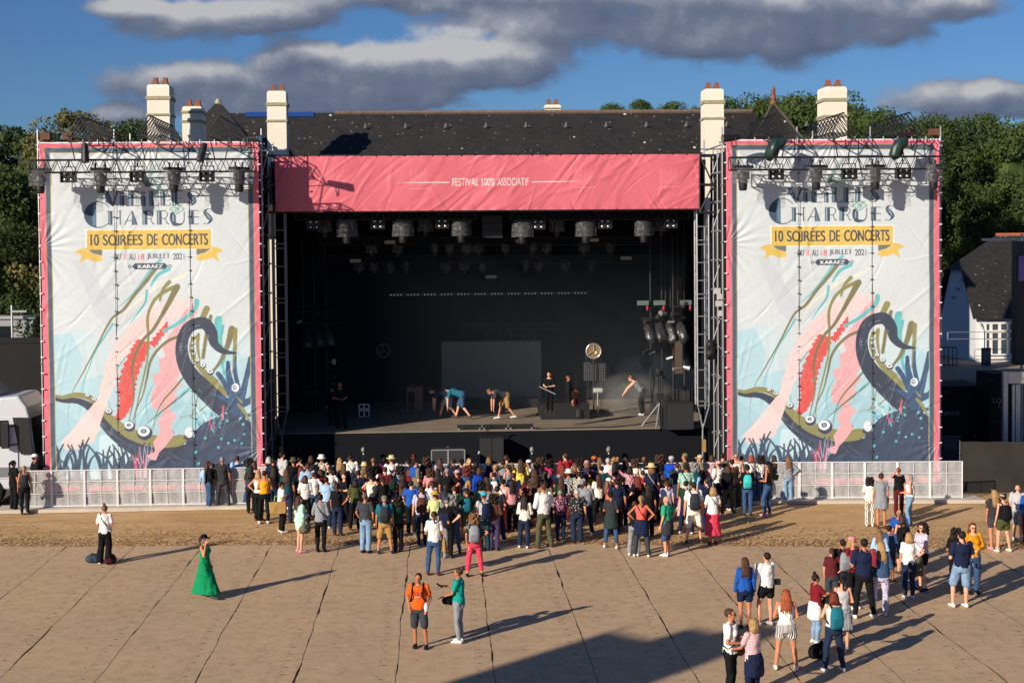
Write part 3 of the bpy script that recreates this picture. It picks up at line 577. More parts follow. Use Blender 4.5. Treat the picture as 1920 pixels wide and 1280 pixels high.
# ================================================================ printed banners: artwork rasterised into vertex colours of a real wrinkled mesh
def text_tris(txt):
    cu = D.curves.new('t', 'FONT'); cu.body = txt; cu.size = 1
    o = D.objects.new('t', cu); COL.objects.link(o); dg = bpy.context.evaluated_depsgraph_get()
    me = D.meshes.new_from_object(o.evaluated_get(dg)); D.objects.remove(o); D.curves.remove(cu)
    me.calc_loop_triangles(); co = np.array([v.co[:2] for v in me.vertices]); tr = np.array([t.vertices[:] for t in me.loop_triangles]); D.meshes.remove(me)
    return co[tr]
class Canvas:
    def __init__(s, w, h, S, col):
        s.w, s.h, s.S = w, h, S; s.a = np.empty((int(h*S), int(w*S), 3), np.float32); s.a[:] = srgb(col)
    def mask(s, pts):
        P = np.asarray(pts, float)*s.S; x0, y0 = np.floor(P.min(0)).astype(int)-1; x1, y1 = np.ceil(P.max(0)).astype(int)+1
        x0, y0 = max(x0, 0), max(y0, 0); x1, y1 = min(x1, s.a.shape[1]), min(y1, s.a.shape[0])
        if x1 <= x0 or y1 <= y0: return None
        X = np.arange(x0, x1)+.5; Y = np.arange(y0, y1)+.5; m = np.zeros((len(Y), len(X)), bool)
        for (ax, ay), (bx, by) in zip(P, np.roll(P, -1, 0)):
            if ay == by: continue
            r = (Y >= min(ay, by)) & (Y < max(ay, by)); xi = ax+(Y[r]-ay)*(bx-ax)/(by-ay)
            m[r] ^= X[None, :] > xi[:, None]
        return x0, y0, x1, y1, m
    def put(s, r, col, al=1.):
        if r is None: return
        x0, y0, x1, y1, m = r; c = np.array(srgb(col) if isinstance(col, str) else col, np.float32); v = s.a[y0:y1, x0:x1]; v[m] = v[m]*(1-al)+c*al
    def poly(s, pts, col, al=1.): s.put(s.mask(pts), col, al)
    def rect(s, x0, y0, x1, y1, col, al=1.): s.poly([(x0, y0), (x1, y0), (x1, y1), (x0, y1)], col, al)
    def ell(s, x, y, rx, ry, col, al=1., rot=0):
        t = np.linspace(0, 2*np.pi, 25)[:-1]; c, n = math.cos(rot), math.sin(rot)
        s.poly(np.stack([x+rx*np.cos(t)*c-ry*np.sin(t)*n, y+rx*np.cos(t)*n+ry*np.sin(t)*c], 1), col, al)
    def curve(s, pts, ws):
        P = np.array(pts, float); n = len(P); w = np.interp(np.linspace(0, 1, n), np.linspace(0, 1, len(ws)), ws)
        Q = np.vstack([2*P[0]-P[1], P, 2*P[-1]-P[-2]]); out = []; wo = []
        for i in range(1, n):
            p0, p1, p2, p3 = Q[i-1], Q[i], Q[i+1], Q[i+2]
            for t in np.linspace(0, 1, 9)[:-1]:
                out.append(.5*((2*p1)+(-p0+p2)*t+(2*p0-5*p1+4*p2-p3)*t*t+(-p0+3*p1-3*p2+p3)*t**3)); wo.append(w[i-1]*(1-t)+w[i]*t)
        out.append(P[-1]); wo.append(w[-1]); return np.array(out), np.array(wo)
    def stroke(s, pts, ws, col, al=1., jag=0, k=None):
        C, w = s.curve(pts, ws); T = np.gradient(C, axis=0); T /= np.maximum(1e-6, np.linalg.norm(T, axis=1))[:, None]; N = np.stack([-T[:, 1], T[:, 0]], 1)
        if jag:
            j = np.arange(len(C)); wl = w*(1+jag*((j % 4)/3.-.5)*2); wr = w*(1+jag*(((j+2) % 4)/3.-.5)*2)
        else: wl = wr = w
        A = C+N*wl[:, None]/2; Bq = C-N*wr[:, None]/2
        x0 = y0 = 10**9; x1 = y1 = -1; ms = []
        for i in range(len(C)-1):
            r = s.mask([A[i], A[i+1], Bq[i+1], Bq[i]])
            if r is not None: ms.append(r)
        if not jag:
            for i in range(0, len(C), 2):
                if w[i] > 2.5:
                    t = np.linspace(0, 2*np.pi, 17)[:-1]; r = s.mask(np.stack([C[i, 0]+w[i]/2*np.cos(t), C[i, 1]+w[i]/2*np.sin(t)], 1))
                    if r is not None: ms.append(r)
        if not ms: return
        x0 = min(r[0] for r in ms); y0 = min(r[1] for r in ms); x1 = max(r[2] for r in ms); y1 = max(r[3] for r in ms)
        M = np.zeros((y1-y0, x1-x0), bool)
        for r in ms: M[r[1]-y0:r[3]-y0, r[0]-x0:r[2]-x0] |= r[4]
        s.put((x0, y0, x1, y1, M), col, al)
    def text(s, txt, x0, y0, x1, y1, col, fat=0, al=1.):
        T = text_tris(txt); mn = T.reshape(-1, 2).min(0); mx = T.reshape(-1, 2).max(0)
        T = (T-mn)/(mx-mn); T[..., 0] = x0+T[..., 0]*(x1-x0); T[..., 1] = y1-T[..., 1]*(y1-y0)
        X0, Y0 = int(x0*s.S)-4, int(y0*s.S)-2; M = np.zeros((int((y1-y0)*s.S)+6, int((x1-x0)*s.S)+10), bool)
        for t in T:
            r = s.mask(t)
            if r is None: continue
            M[r[1]-Y0:r[3]-Y0, r[0]-X0:r[2]-X0] |= r[4]
        B0 = M.copy()
        for k in range(1, int(fat*s.S)+1): M[:, k:] |= B0[:, :-k]
        s.put((X0, Y0, X0+M.shape[1], Y0+M.shape[0], M), col, al)
    def verts(s, nx, ny):
        a = s.a; k = max(1, int(s.S*s.w/nx)); c = np.cumsum(np.cumsum(np.pad(a.astype(np.float64), ((1, 0), (1, 0), (0, 0))), 0), 1)
        xs = np.linspace(0, a.shape[1], nx); ys = np.linspace(a.shape[0], 0, ny)
        xa = np.clip((xs-k/2).round().astype(int), 0, a.shape[1]-k); ya = np.clip((ys-k/2).round().astype(int), 0, a.shape[0]-k)
        A = c[np.ix_(ya+k, xa+k)]-c[np.ix_(ya, xa+k)]-c[np.ix_(ya+k, xa)]+c[np.ix_(ya, xa)]
        return (A/(k*k)).astype(np.float32)
def grid_mesh(name, w, h, nx, ny, disp, cols, mt):
    X, Z = np.meshgrid(np.linspace(0, w, nx), np.linspace(0, h, ny)); dxy = disp(X, Z)
    V = np.stack([X, dxy, Z], -1).reshape(-1, 3).astype(np.float32)
    i = np.arange((nx-1)*(ny-1)); q = (i//(nx-1))*nx+i % (nx-1); F = np.stack([q, q+1, q+nx+1, q+nx], 1).astype(np.int32)
    me = D.meshes.new(name); me.vertices.add(len(V)); me.vertices.foreach_set('co', V.ravel()); n = len(F)
    me.loops.add(4*n); me.loops.foreach_set('vertex_index', F.ravel()); me.polygons.add(n)
    me.polygons.foreach_set('loop_start', np.arange(0, 4*n, 4, dtype=np.int32)); me.polygons.foreach_set('loop_total', np.full(n, 4, np.int32))
    me.polygons.foreach_set('use_smooth', np.ones(n, bool)); me.update(calc_edges=True)
    ca = me.color_attributes.new('print', 'FLOAT_COLOR', 'POINT'); c4 = np.ones((len(V), 4), np.float32); c4[:, :3] = cols.reshape(-1, 3); ca.data.foreach_set('color', c4.ravel())
    me.materials.append(mt); return me
def folds(w, h, n, amp, L, wd, seed, edge=True, ang=None):
    rng = np.random.default_rng(seed); F = []
    for k in range(n):
        if edge and k % 2:
            sd = rng.integers(4); x, z = [(0, rng.uniform(0, h)), (w, rng.uniform(0, h)), (rng.uniform(0, w), 0), (rng.uniform(0, w), h)][sd]
            th = rng.uniform(.2, 1.3)*rng.choice((-1, 1)); l = L*rng.uniform(.4, 1.1)
        else:
            x, z = rng.uniform(0, w), rng.uniform(0, h); th = (rng.normal(.75, .5) if ang is None else rng.normal(*ang)); l = L*rng.uniform(.5, 1.5)
        F.append((x, z, math.cos(th), math.sin(th), l, wd*rng.uniform(.4, 1.3), amp*rng.uniform(.3, 1.)*rng.choice((-1, 1)), rng.uniform(-.3, .3)))
    def f(X, Z):
        o = np.zeros_like(X)
        for x, z, c, s_, l, wq, a, bd in F:
            r = l*2.6; m = (np.abs(X-x) < r) & (np.abs(Z-z) < r)
            if not m.any(): continue
            dx, dz = X[m]-x, Z[m]-z; u = (dx*c+dz*s_)/l; v = (-dx*s_+dz*c+bd*u*u*l*.3)/wq
            o[m] += a*np.exp(-u*u-v*v)
        return o
    return f
def print_mat(name, trans=.0, rough=.5):
    m = D.materials.new(name); m.use_nodes = True; b = NB(m.node_tree); p = m.node_tree.nodes['Principled BSDF']; L = m.node_tree.links
    at = b.n('ShaderNodeAttribute', attribute_name='print'); t = b.n('ShaderNodeTexCoord').outputs['Object']
    n = b.n('ShaderNodeTexNoise', i={'Vector': t, 'Scale': 1.1, 'Detail': 5.}); n2 = b.n('ShaderNodeTexNoise', i={'Vector': t, 'Scale': 5., 'Detail': 4., 'Distortion': .6})
    f = b.m('ADD', b.m('MULTIPLY', b.m('SUBTRACT', n.outputs[0], .5), .10), 1.)
    sc = b.n('ShaderNodeVectorMath', operation='SCALE', i={0: at.outputs[0]}); L.new(f, sc.inputs['Scale']); L.new(sc.outputs[0], p.inputs['Base Color'])
    p.inputs['Roughness'].default_value = rough; p.inputs['Specular IOR Level'].default_value = .35
    L.new(b.n('ShaderNodeBump', i={'Height': n2.outputs[0], 'Strength': .3, 'Distance': .03}).outputs[0], p.inputs['Normal'])
    return m
bm_ = print_mat('printed_banner'); pm_ = print_mat('printed_mesh_banner')
NAVY, SLATE, OLIVE, TEAL, PINK, PALE, RED, CORAL = '151c30', '2b3d52', '8a8238', '5cb8b4', 'eda9a4', 'f0cfc4', 'e0432f', '1d4468'
def art():
    c = Canvas(400, 655, 3, 'd3d6d0'); rng = random.Random(3)
    def z6(p): return [((1320+x/3.048)-1362, (480+y/3.048)-262) for x, y in p]
    def z4(x, y): return (1320+x/3.2-1362, 120+y/3.2-262)
    q = 1/3.048
    # pale blue water
    c.poly(z6([(160, 430), (330, 400), (430, 440), (600, 560), (760, 600), (940, 470), (1080, 520), (1300, 420), (1300, 1330), (160, 1330)]), 'bdd9da', .45)
    c.poly(z6([(160, 440), (290, 420), (350, 560), (330, 700), (520, 640), (720, 480), (870, 700), (1080, 640), (1180, 500), (1300, 620), (1300, 1330), (160, 1330)]), 'a9cfd2', .75)
    c.poly(z6([(160, 820), (420, 1000), (700, 870), (860, 780), (1000, 900), (1300, 700), (1300, 1330), (160, 1330)]), '9cc6cb', .55)
    c.poly(z6([(440, 1010), (520, 1010), (640, 1130), (560, 1210), (420, 1130)]), 'cfe4e0', .8)
    c.poly(z6([(300, 0), (360, 0), (520, 260), (520, 420), (430, 330)]), 'c4c3c6', .45)
    for k in range(26):
        a = rng.uniform(940, 1250); y = rng.uniform(20, 300); l = rng.uniform(80, 240)
        c.stroke(z6([(a, y), (a-l*.45, y+l)]), [.5, .9, .4], 'dcc98f' if k % 2 else 'bdb9b0', .5)
    c.stroke(z6([(970, 60), (900, 110), (780, 160), (690, 220), (600, 300), (560, 380)]), [1.5, 5, 4, 1], 'ece3bd', .9)
    def tend(p, w, col, al=1.): c.stroke(z6(p), [x*q*(.84 if max(w) < 60 else 1.) for x in w], col, al)
    tend([(790, 10), (740, 60), (690, 130), (620, 215), (555, 275)], [22, 20, 12, 6], TEAL, .9)
    tend([(520, 370), (470, 450), (420, 530), (375, 640), (340, 740), (325, 890)], [14, 12, 10, 7, 5, 2], TEAL)
    tend([(838, 62), (775, 95), (735, 155)], [26, 22, 14], TEAL); tend([(712, 185), (700, 250), (660, 310), (612, 372)], [18, 14, 12, 5], TEAL)
    tend([(770, 50), (700, 140), (640, 210), (580, 290), (520, 335), (480, 400), (435, 490), (380, 590), (330, 680), (290, 750), (265, 840), (258, 960)], [26, 24, 22, 20, 16, 14, 12, 10, 8, 5, 3, 1.5], '7d7236')
    # light jelly
    lp = [(985, 238), (930, 230), (860, 232), (790, 262), (720, 285), (680, 335), (610, 385), (560, 445), (520, 505), (490, 565), (470, 640), (442, 720), (425, 800), (398, 880), (400, 930), (370, 990), (300, 1042), (215, 1052), (245, 1090), (330, 1085), (405, 1040), (440, 940), (468, 860), (505, 760), (545, 660), (600, 560), (660, 480), (730, 420), (800, 385), (870, 335), (1000, 262)]
    jp = []
    for (x, y), (x2, y2) in zip(lp, lp[1:]+lp[:1]):
        jp += [(x, y), ((x*2+x2)/3+rng.uniform(-9, 9), (y*2+y2)/3+rng.uniform(-9, 9)), ((x+x2*2)/3+rng.uniform(-12, 12), (y+y2*2)/3+rng.uniform(-12, 12))]
    c.poly(z6(jp), PALE, .92)
    pk = [(992, 240), (1000, 300), (960, 350), (925, 430), (885, 560), (900, 640), (868, 700), (900, 720), (850, 780), (880, 800), (822, 860), (868, 905), (830, 960), (852, 1012), (795, 1085), (768, 1110), (742, 1170), (715, 1200), (720, 1150), (692, 1130), (745, 1105), (735, 1050), (772, 1000), (762, 930), (795, 880), (728, 855), (722, 780), (752, 735), (732, 670), (780, 650), (770, 580), (812, 560), (790, 500), (830, 440), (860, 400), (900, 330), (945, 280)]
    c.poly(z6(pk), PINK, .95)
    for k in range(900):
        x, y = rng.uniform(220, 1000), rng.uniform(230, 1180); X, Y = z6([(x, y)])[0]; xi, yi = int(X*3), int(Y*3)
        pc = c.a[min(yi, 1964), min(xi, 1199)]
        if pc[0] > .55 and pc[1] < pc[0]*.82: c.stroke([(X, Y), (X+rng.uniform(1, 3), Y+rng.uniform(2, 6))], [.9, .4], 'b8756c' if pc[1] < .5 else 'c99284', .8)
    # red spine
    c.stroke(z6([(822, 362), (805, 405), (770, 450), (735, 500)]), [6*q, 36*q, 34*q, 44*q], RED, 1., jag=.35)
    c.stroke(z6([(690, 470), (672, 520), (635, 590), (605, 670), (590, 740), (588, 800), (572, 860), (540, 910), (465, 942)]), [x*q for x in (80, 96, 92, 94, 100, 84, 62, 44, 5)], RED, 1., jag=.16)
    for k in range(60):
        t = rng.random(); x, y = 690-230*t**1.2+rng.uniform(-40, 40), 480+440*t; c.stroke(z6([(x, y), (x+rng.uniform(2, 6), y+18)]), [.8, .3], 'f3a493', .9)
    tend([(505, 700), (480, 760), (490, 830), (500, 880)], [6, 14, 10, 4], TEAL, .8); tend([(745, 710), (705, 790), (698, 860), (708, 930)], [3, 12, 8, 3], TEAL, .8)
    tend([(990, 245), (985, 280), (940, 330), (870, 380), (800, 415)], [34, 30, 26, 18], TEAL); tend([(590, 560), (560, 600), (535, 640)], [10, 12, 6], TEAL)
    tend([(838, 135), (800, 180), (783, 240)], [28, 18, 14], OLIVE)
    tend([(885, 158), (820, 185), (760, 230), (725, 290), (712, 350), (715, 430), (710, 560), (690, 660), (660, 780), (620, 945)], [30, 26, 24, 20, 20, 18, 14, 12, 10, 5], OLIVE)
    tend([(880, 165), (835, 250), (790, 330), (740, 410), (690, 460), (650, 530), (625, 620), (628, 720), (628, 800), (600, 930)], [44, 34, 26, 22, 20, 20, 18, 14, 12, 5], '756b30')
    tend([(905, 440), (830, 470), (770, 520), (725, 590), (705, 680), (680, 780), (640, 870), (635, 950)], [22, 20, 20, 18, 14, 10, 8, 4], '756b30')
    tend([(930, 655), (860, 740), (790, 820), (750, 900), (730, 1000)], [14, 12, 8, 2], '756b30'); tend([(960, 730), (880, 800), (780, 880), (690, 955)], [16, 14, 8, 3], '5c6630')
    tend([(960, 735), (900, 775), (850, 840)], [14, 10, 4], TEAL); tend([(1060, 820), (980, 890), (880, 915)], [10, 8, 2], OLIVE); tend([(995, 760), (965, 870), (940, 920)], [8, 8, 4], OLIVE)
    # stumps on the right
    for p, w, cl in (([(1045, 290), (1012, 365)], [44, 40], OLIVE), ([(1068, 335), (1045, 420), (1020, 570)], [26, 26, 24], '756b30'), ([(995, 440), (990, 500), (1000, 580)], [26, 22, 16], OLIVE),
                     ([(1112, 352), (1100, 430), (1112, 480)], [52, 50, 36], TEAL), ([(1135, 390), (1120, 480), (1138, 560), (1130, 620), (1150, 700)], [20, 22, 26, 22, 10], TEAL),
                     ([(1185, 408), (1160, 500), (1120, 590), (1075, 650)], [46, 36, 26, 14], '756b30'), ([(1205, 412), (1200, 520), (1190, 660)], [30, 28, 16], OLIVE)): tend(p, w, cl)
    # dark tentacle
    tk = [(1205, 548), (1135, 535), (1085, 490), (1070, 425), (1030, 375), (960, 385), (915, 440), (900, 525), (918, 610), (965, 690), (1035, 765), (1110, 840), (1200, 915)]
    tend(tk, [10, 34, 50, 64, 70, 66, 66, 70, 80, 96, 110, 112, 110], NAVY)
    tend([(1000, 442), (965, 465), (955, 530), (985, 600), (1030, 660), (1085, 712), (1150, 785)], [10, 26, 30, 34, 44, 50, 26], OLIVE)
    for k in range(16):
        t = rng.uniform(.15, 1)*(len(tk)-1); i = min(int(t), len(tk)-2); x, y = tk[i]; x2, y2 = tk[i+1]; f = t-i; ox, oy = rng.uniform(-22, 22), rng.uniform(-22, 22)
        c.stroke(z6([(x+(x2-x)*f+ox, y+(y2-y)*f+oy), (x+(x2-x)*(f+.35)+ox, y+(y2-y)*(f+.35)+oy)]), [.4, 1.2, .4], '9fb0c0')
    def sucker(x, y, r):
        X, Y = z6([(x, y)])[0]; r *= q*.86; c.ell(X+r*.12, Y+r*.25, r*1.1, r*1.05, '2a2540'); c.ell(X, Y, r*.86, r*.72, 'f0f0ea'); c.ell(X, Y, r*.42, r*.36, '2a2540'); c.ell(X, Y, r*.24, r*.2, '7fb4b8')
    for x, y, r in ((963, 488, 12), (961, 516, 13), (967, 547, 13), (988, 583, 16), (1019, 613, 18), (1059, 648, 22)): sucker(x, y, r)
    # lower tentacle
    tend([(162, 788), (230, 806), (320, 812), (390, 850), (450, 910), (520, 985), (620, 1060), (720, 1110), (850, 1140), (940, 1150)], [14, 26, 34, 50, 70, 90, 110, 130, 150, 160], NAVY)
    tend([(160, 770), (230, 788), (300, 776), (375, 790), (430, 835), (470, 885), (540, 955), (620, 1005), (720, 1042), (800, 1052), (880, 1045), (935, 1020)], [8, 22, 30, 34, 36, 40, 54, 66, 70, 68, 66, 20], OLIVE)
    for k in range(14):
        x = rng.uniform(300, 640); y = 830+(x-300)*.72+rng.uniform(0, 30); c.stroke(z6([(x, y), (x+50, y+38)]), [.3, 1.1, .3], '8696a8')
    for x, y, r in ((370, 778, 14), (407, 800, 15), (487, 868, 22), (600, 952, 34), (682, 988, 46), (820, 1000, 30)): sucker(x, y, r)
    c.poly(z6(lp[17:25]), PALE, .9)
    c.poly(z6([(795, 880), (868, 905), (830, 960), (852, 1012), (795, 1085), (768, 1110), (742, 1170), (715, 1200), (720, 1150), (692, 1130), (745, 1105), (735, 1050), (772, 1000), (762, 930)]), PINK)
    # sea floor
    c.poly(z6([(600, 1160), (700, 1150), (880, 1170), (920, 1050), (960, 1000), (1010, 950), (1090, 915), (1190, 900), (1260, 930), (1305, 960), (1305, 1340), (560, 1340)]), '1b2a44')
    c.poly(z6([(900, 1030), (950, 975), (990, 1010), (940, 1060)]), '2a2540'); c.ell(*z6([(935, 1000)])[0], 8, 10, 'e6e6e2')
    for x, y in ((1060, 905), (1145, 893), (1020, 935), (1150, 937), (1225, 922), (1240, 957), (1000, 945), (960, 1020), (1025, 1035), (1115, 1040), (1155, 1065), (1190, 1050), (1245, 1015), (1230, 1068), (1098, 1090), (970, 1115), (985, 1180), (1120, 902), (1285, 935)):
        X, Y = z6([(x, y)])[0]; c.ell(X, Y, 2.4, 3.4 if y > 1100 else 2.6, '4fb9bd', 1., .6)
    for k in range(70): x, y = rng.uniform(900, 1290), rng.uniform(960, 1200); c.stroke(z6([(x, y), (x+22, y-12)]), [.5, .5], '31405c')
    for k in range(26):
        x = rng.uniform(950, 1130); y = rng.uniform(890, 1000); a = rng.uniform(-.9, .4); l = rng.uniform(25, 60)
        c.stroke(z6([(x, y), (x+math.sin(a)*l, y-math.cos(a)*l)]), [2.6, .5], rng.choice(('4fb9bd', '1d4468', 'd8475a', '17273c', 'e6e6e2', '4fb9bd')))
    tend([(1130, 850), (1125, 900)], [10, 14], 'd8475a')
    # blue coral
    for p, w in (([(1283, 575), (1272, 650), (1255, 720), (1235, 800), (1200, 880)], [18, 30, 32, 40, 60]), ([(1205, 560), (1200, 650), (1215, 740), (1225, 820)], [8, 28, 32, 50]), ([(1160, 600), (1165, 680), (1190, 770), (1210, 850)], [22, 34, 40, 60]),
                 ([(1105, 665), (1140, 720), (1180, 800)], [34, 36, 46]), ([(1060, 780), (1120, 800), (1200, 850)], [10, 26, 50]), ([(1190, 860), (1240, 900), (1290, 905)], [50, 34, 14]), ([(1200, 850), (1280, 820), (1300, 780)], [60, 34, 20])): tend(p, w, CORAL)
    X, Y = z6([(1200, 745)])[0]; c.ell(X, Y, 7, 8, 'eef0ec'); c.ell(X-1.5, Y-.5, 4, 4.6, '1d2c44'); c.ell(X-1.5, Y-.5, 2.6, 3, 'eef0ec'); c.ell(X-2, Y, 1.3, 1.5, '1d2c44')
    tend([(1215, 845), (1245, 880), (1275, 935)], [20, 26, 14], OLIVE); tend([(1210, 800), (1235, 830)], [10, 14], OLIVE)
    # seaweed hands along the bottom
    for bx in (172, 215, 285, 320, 360, 450, 520, 575, 620):
        for k in range(5):
            x = bx+rng.uniform(-20, 26); top = 1085+rng.uniform(-30, 60)-(40 if bx in (320, 215) else 0); ln = (k-2)*rng.uniform(12, 24)
            tend([(x, 1330), (x+ln*.3, 1210), (x+ln, (top+1180)/2), (x+ln*2.1, top)], [34, 20, 15, 10], '22344a' if k % 2 else SLATE)
    for k in range(16):
        x = rng.uniform(600, 720); tend([(x*.5+330, 1300), (x*.7+200, 1180), (x+rng.uniform(-40, 60), 1060+rng.uniform(0, 90))], [6, 6, 3], 'c3b6c4' if k % 3 else 'd8475a')
    for k in range(8):
        x = rng.uniform(640, 770); tend([(x, 1330), (x+rng.uniform(-20, 20), 1150+rng.uniform(0, 40))], [16, 6], '14202f')
    c.rect(0, 632, 400, 660, '1a2436', .8)
    for k in range(60):
        x = rng.uniform(170, 1290); y = rng.uniform(420, 980); l = rng.uniform(40, 160); c.stroke(z6([(x, y), (x-l*.3, y+l)]), [.3, .9, .3], rng.choice(('dfeeea', '8fc4c6', 'f3e9cf')), .55)
    for k in range(90):
        x = rng.uniform(960, 1290); y = rng.uniform(940, 1190); c.stroke(z6([(x, y), (x+rng.uniform(8, 22), y-rng.uniform(2, 12))]), [.3, .8, .3], rng.choice(('3d5874', '2f6b7c', '55708a')), .9)
    for k in range(40):
        x = rng.uniform(470, 900); y = 955+(x-470)*.42+rng.uniform(0, 60); c.stroke(z6([(x, y), (x+40, y+22)]), [.3, .9, .3], '6f8296', .8)
    # ---- lettering block
    DK = '1e3a4c'
    def L(*a): return [z4(x, y) for x, y in a]
    def rc(x0, y0, x1, y1, col, al=1.): c.poly(L((x0, y0), (x1, y0), (x1, y1), (x0, y1)), col, al)
    for x, y, a in ((790, 700, 0), (740, 690, 1), (770, 640, 2)):
        c.poly(L((x-8, y+10), (x+40, y-60), (x+60, y-50), (x+10, y+25)), '5c8c84', .55)
    c.poly(L((760, 760), (860, 690), (870, 720), (800, 780)), 'b7d6c9', .8); c.poly(L((735, 690), (765, 680), (800, 720), (750, 725)), '2f5a52', .9)
    for k in range(5): c.text('RIUOK'[k], *z4(700+k*34, 572), *z4(716+k*34, 600), 'b7ac84', .2, .7)
    def stem(x, y0, y1, w=26):
        rc(x, y0, x+w, y1, DK); rc(x+4, y0+3, x+w*.45, y1-3, '4f7f93', .8); rc(x+w*.3, y0+3, x+w*.45, y1-3, 'dfe6e6', .55)
    y0, y1 = 748, 838
    c.poly(L((492, y0), (530, y0), (566, y1), (548, y1-2)), DK); c.poly(L((506, y0+2), (516, y0+2), (556, y1-12), (550, y1-12)), '6b93a3', .9); c.poly(L((578, y0), (590, y0), (560, y1), (552, y1)), DK); rc(486, y0, 536, y0+5, DK); rc(572, y0, 600, y0+5, DK)
    for ix in (596, 722): stem(ix, y0+28, y1); c.ell(*z4(ix+13, y0+10), 4.6, 2.6, DK); c.ell(*z4(ix+13, y0+8), 2.8, 1., '9fb4bd')
    stem(646, y0, y1, 32)
    for yy in (y0, y0+42, y1-5): rc(676, yy, 712, yy+5, DK)
    for lx in (768, 836): stem(lx, y0, y1, 28); rc(lx+26, y1-5, lx+56, y1, DK); c.poly(L((lx+52, y1), (lx+58, y1-26), (lx+60, y1)), DK)
    stem(905, y0, y1, 32)
    for yy in (y0, y0+42, y1-5): rc(935, yy, 968, yy+5, DK)
    def ess(x, yt, h, w):
        c.stroke(L((x+w, yt+8), (x+w*.6, yt+2), (x+w*.25, yt+h*.22), (x+w*.6, yt+h*.5), (x+w*.85, yt+h*.72), (x+w*.5, yt+h*.97), (x, yt+h-8)), [1.2, 1.5, 6, 9.5, 7, 1.5, 1.2], DK)
        c.stroke(L((x+w*.28, yt+h*.22), (x+w*.62, yt+h*.5), (x+w*.84, yt+h*.7)), [1, 3, 1], '86a3b0')
    ess(992, y0, 90, 54)
    # big C
    t = np.linspace(.62, 2*math.pi-.62, 40); cxx, cyy = 470, 888; R_ = 78
    c.stroke([z4(cxx+R_*math.cos(a), cyy+R_*.98*math.sin(a)) for a in t], [1.6, 1.8, 2.6, 1.8, 1.6], DK)
    seg = [z4(cxx+R_*math.cos(a), cyy+R_*.98*math.sin(a)) for a in np.linspace(1.72, 2*math.pi-1.72, 30)]; c.poly(seg, DK)
    for k, w in ((436, 3), (444, 6), (452, 3)): rc(k, 822+(3 if k < 440 else -4), k+w, 952, '6f9dad', .7)
    y0, y1 = 865, 950
    stem(528, y0, y1, 24); rc(520, y0, 556, y0+4, DK); rc(550, 903, 596, 908, DK); rc(594, y0, 600, y1, DK); rc(586, y0, 608, y0+4, DK)
    c.poly(L((664, y0), (672, y0), (700, y1), (664, y1)), DK); c.poly(L((664, y0), (668, y0), (626, y1), (618, y1)), DK); rc(632, 922, 690, 927, DK); c.poly(L((668, y0+16), (674, y0+30), (688, y1-4), (674, y1-4)), '6f93a3', .7)
    for rx in (726, 812):
        stem(rx, y0, y1, 30); c.stroke(L((rx+28, y0+3), (rx+50, y0+3), (rx+64, y0+24), (rx+50, y0+46), (rx+28, y0+46)), [1.5, 1.5], DK); c.stroke(L((rx+30, y0+46), (rx+50, y0+52), (rx+58, y1-12), (rx+72, y1-3)), [1.5, 2], DK)
    c.stroke(L((904, 890), (904, 918), (914, 944), (936, 950), (962, 944), (974, 918), (974, 872)), [9, 9, 8, 3, 1.6, 1.6], DK); stem(899, 890, 934, 26)
    stem(1000, y0, y1, 30)
    for yy in (y0, 904, y1-5): rc(1028, yy, 1060, yy+5, DK)
    ess(1082, 855, 95, 56)
    c.poly(L((884, 858), (932, 828), (980, 858), (932, 888)), DK); c.poly(L((890, 858), (932, 832), (974, 858), (932, 884)), 'b9d8c4'); c.text('29', *z4(918, 846), *z4(944, 870), DK, .5)
    YE = 'e3b93f'
    rc(396, 976, 1138, 1103, 'f6f1e4'); rc(402, 981, 1132, 1098, YE)
    for sx, x0_ in ((1, 0), (-1, 1534)):
        def R(p): return [z4(x0_+sx*x, y) for x, y in p]
        c.poly(R([(408, 1098), (492, 1098), (492, 1134), (440, 1118)]), '6d6a48')
        c.poly(R([(330, 1112), (360, 1092), (402, 1084), (402, 1100), (440, 1120), (480, 1132), (496, 1150), (480, 1170), (440, 1166), (400, 1150), (356, 1178), (370, 1140), (366, 1122)]), YE)
    c.text('10', *z4(424, 1006), *z4(470, 1072), '191c22', 1.5); c.text('SOIRÉES', *z4(496, 990), *z4(724, 1072), '191c22', 1.5); c.text('DE', *z4(752, 1006), *z4(812, 1072), '191c22', 1.6); c.text('CONCERTS', *z4(840, 1005), *z4(1108, 1073), '191c22', 1.5)
    for s_, a, b_, cl in (('DU', 560, 596, '3c3a3a'), ('8', 612, 626, 'e0555a'), ('AU', 646, 682, '3c3a3a'), ('18', 700, 734, 'e0555a'), ('JUILLET', 752, 886, '3c3a3a'), ('2021', 904, 970, '3c3a3a')): c.text(s_, *z4(a, 1122), *z4(b_, 1160), cl, .8)
    c.rect(*z4(540, 1140), *z4(556, 1144), '3c3a3a', .8); c.rect(*z4(974, 1140), *z4(990, 1144), '3c3a3a', .8)
    c.poly(L((662, 1199), (680, 1181), (856, 1181), (874, 1199), (856, 1217), (680, 1217)), '1d2c44')
    for sx in (650, 886): c.poly(L((sx-14, 1199), (sx, 1186), (sx+14, 1199), (sx, 1212)), '4c5c68'); c.ell(*z4(sx, 1199), 1.6, 1.6, 'd8d4c4')
    c.text('KARAEZ', *z4(698, 1189), *z4(842, 1210), 'f4f2ea', .9)
    # border: pink, thin line, slate, thin yellow line
    W_, H_ = 400, 655
    for (d0, d1, cl) in ((0, 9.5, 'e8616f'), (9.5, 11, 'b98b3f'), (11, 19, '33475a'), (19, 20.3, 'b9a75c')):
        for r in ((d0, d0, W_-d0, d1), (d0, H_-d1, W_-d0, H_-d0), (d0, d0, d1, H_-d0), (W_-d1, d0, W_-d0, H_-d0)): c.rect(*r, cl)
    c.rect(0, 0, W_, 2.2, 'efe9e2')
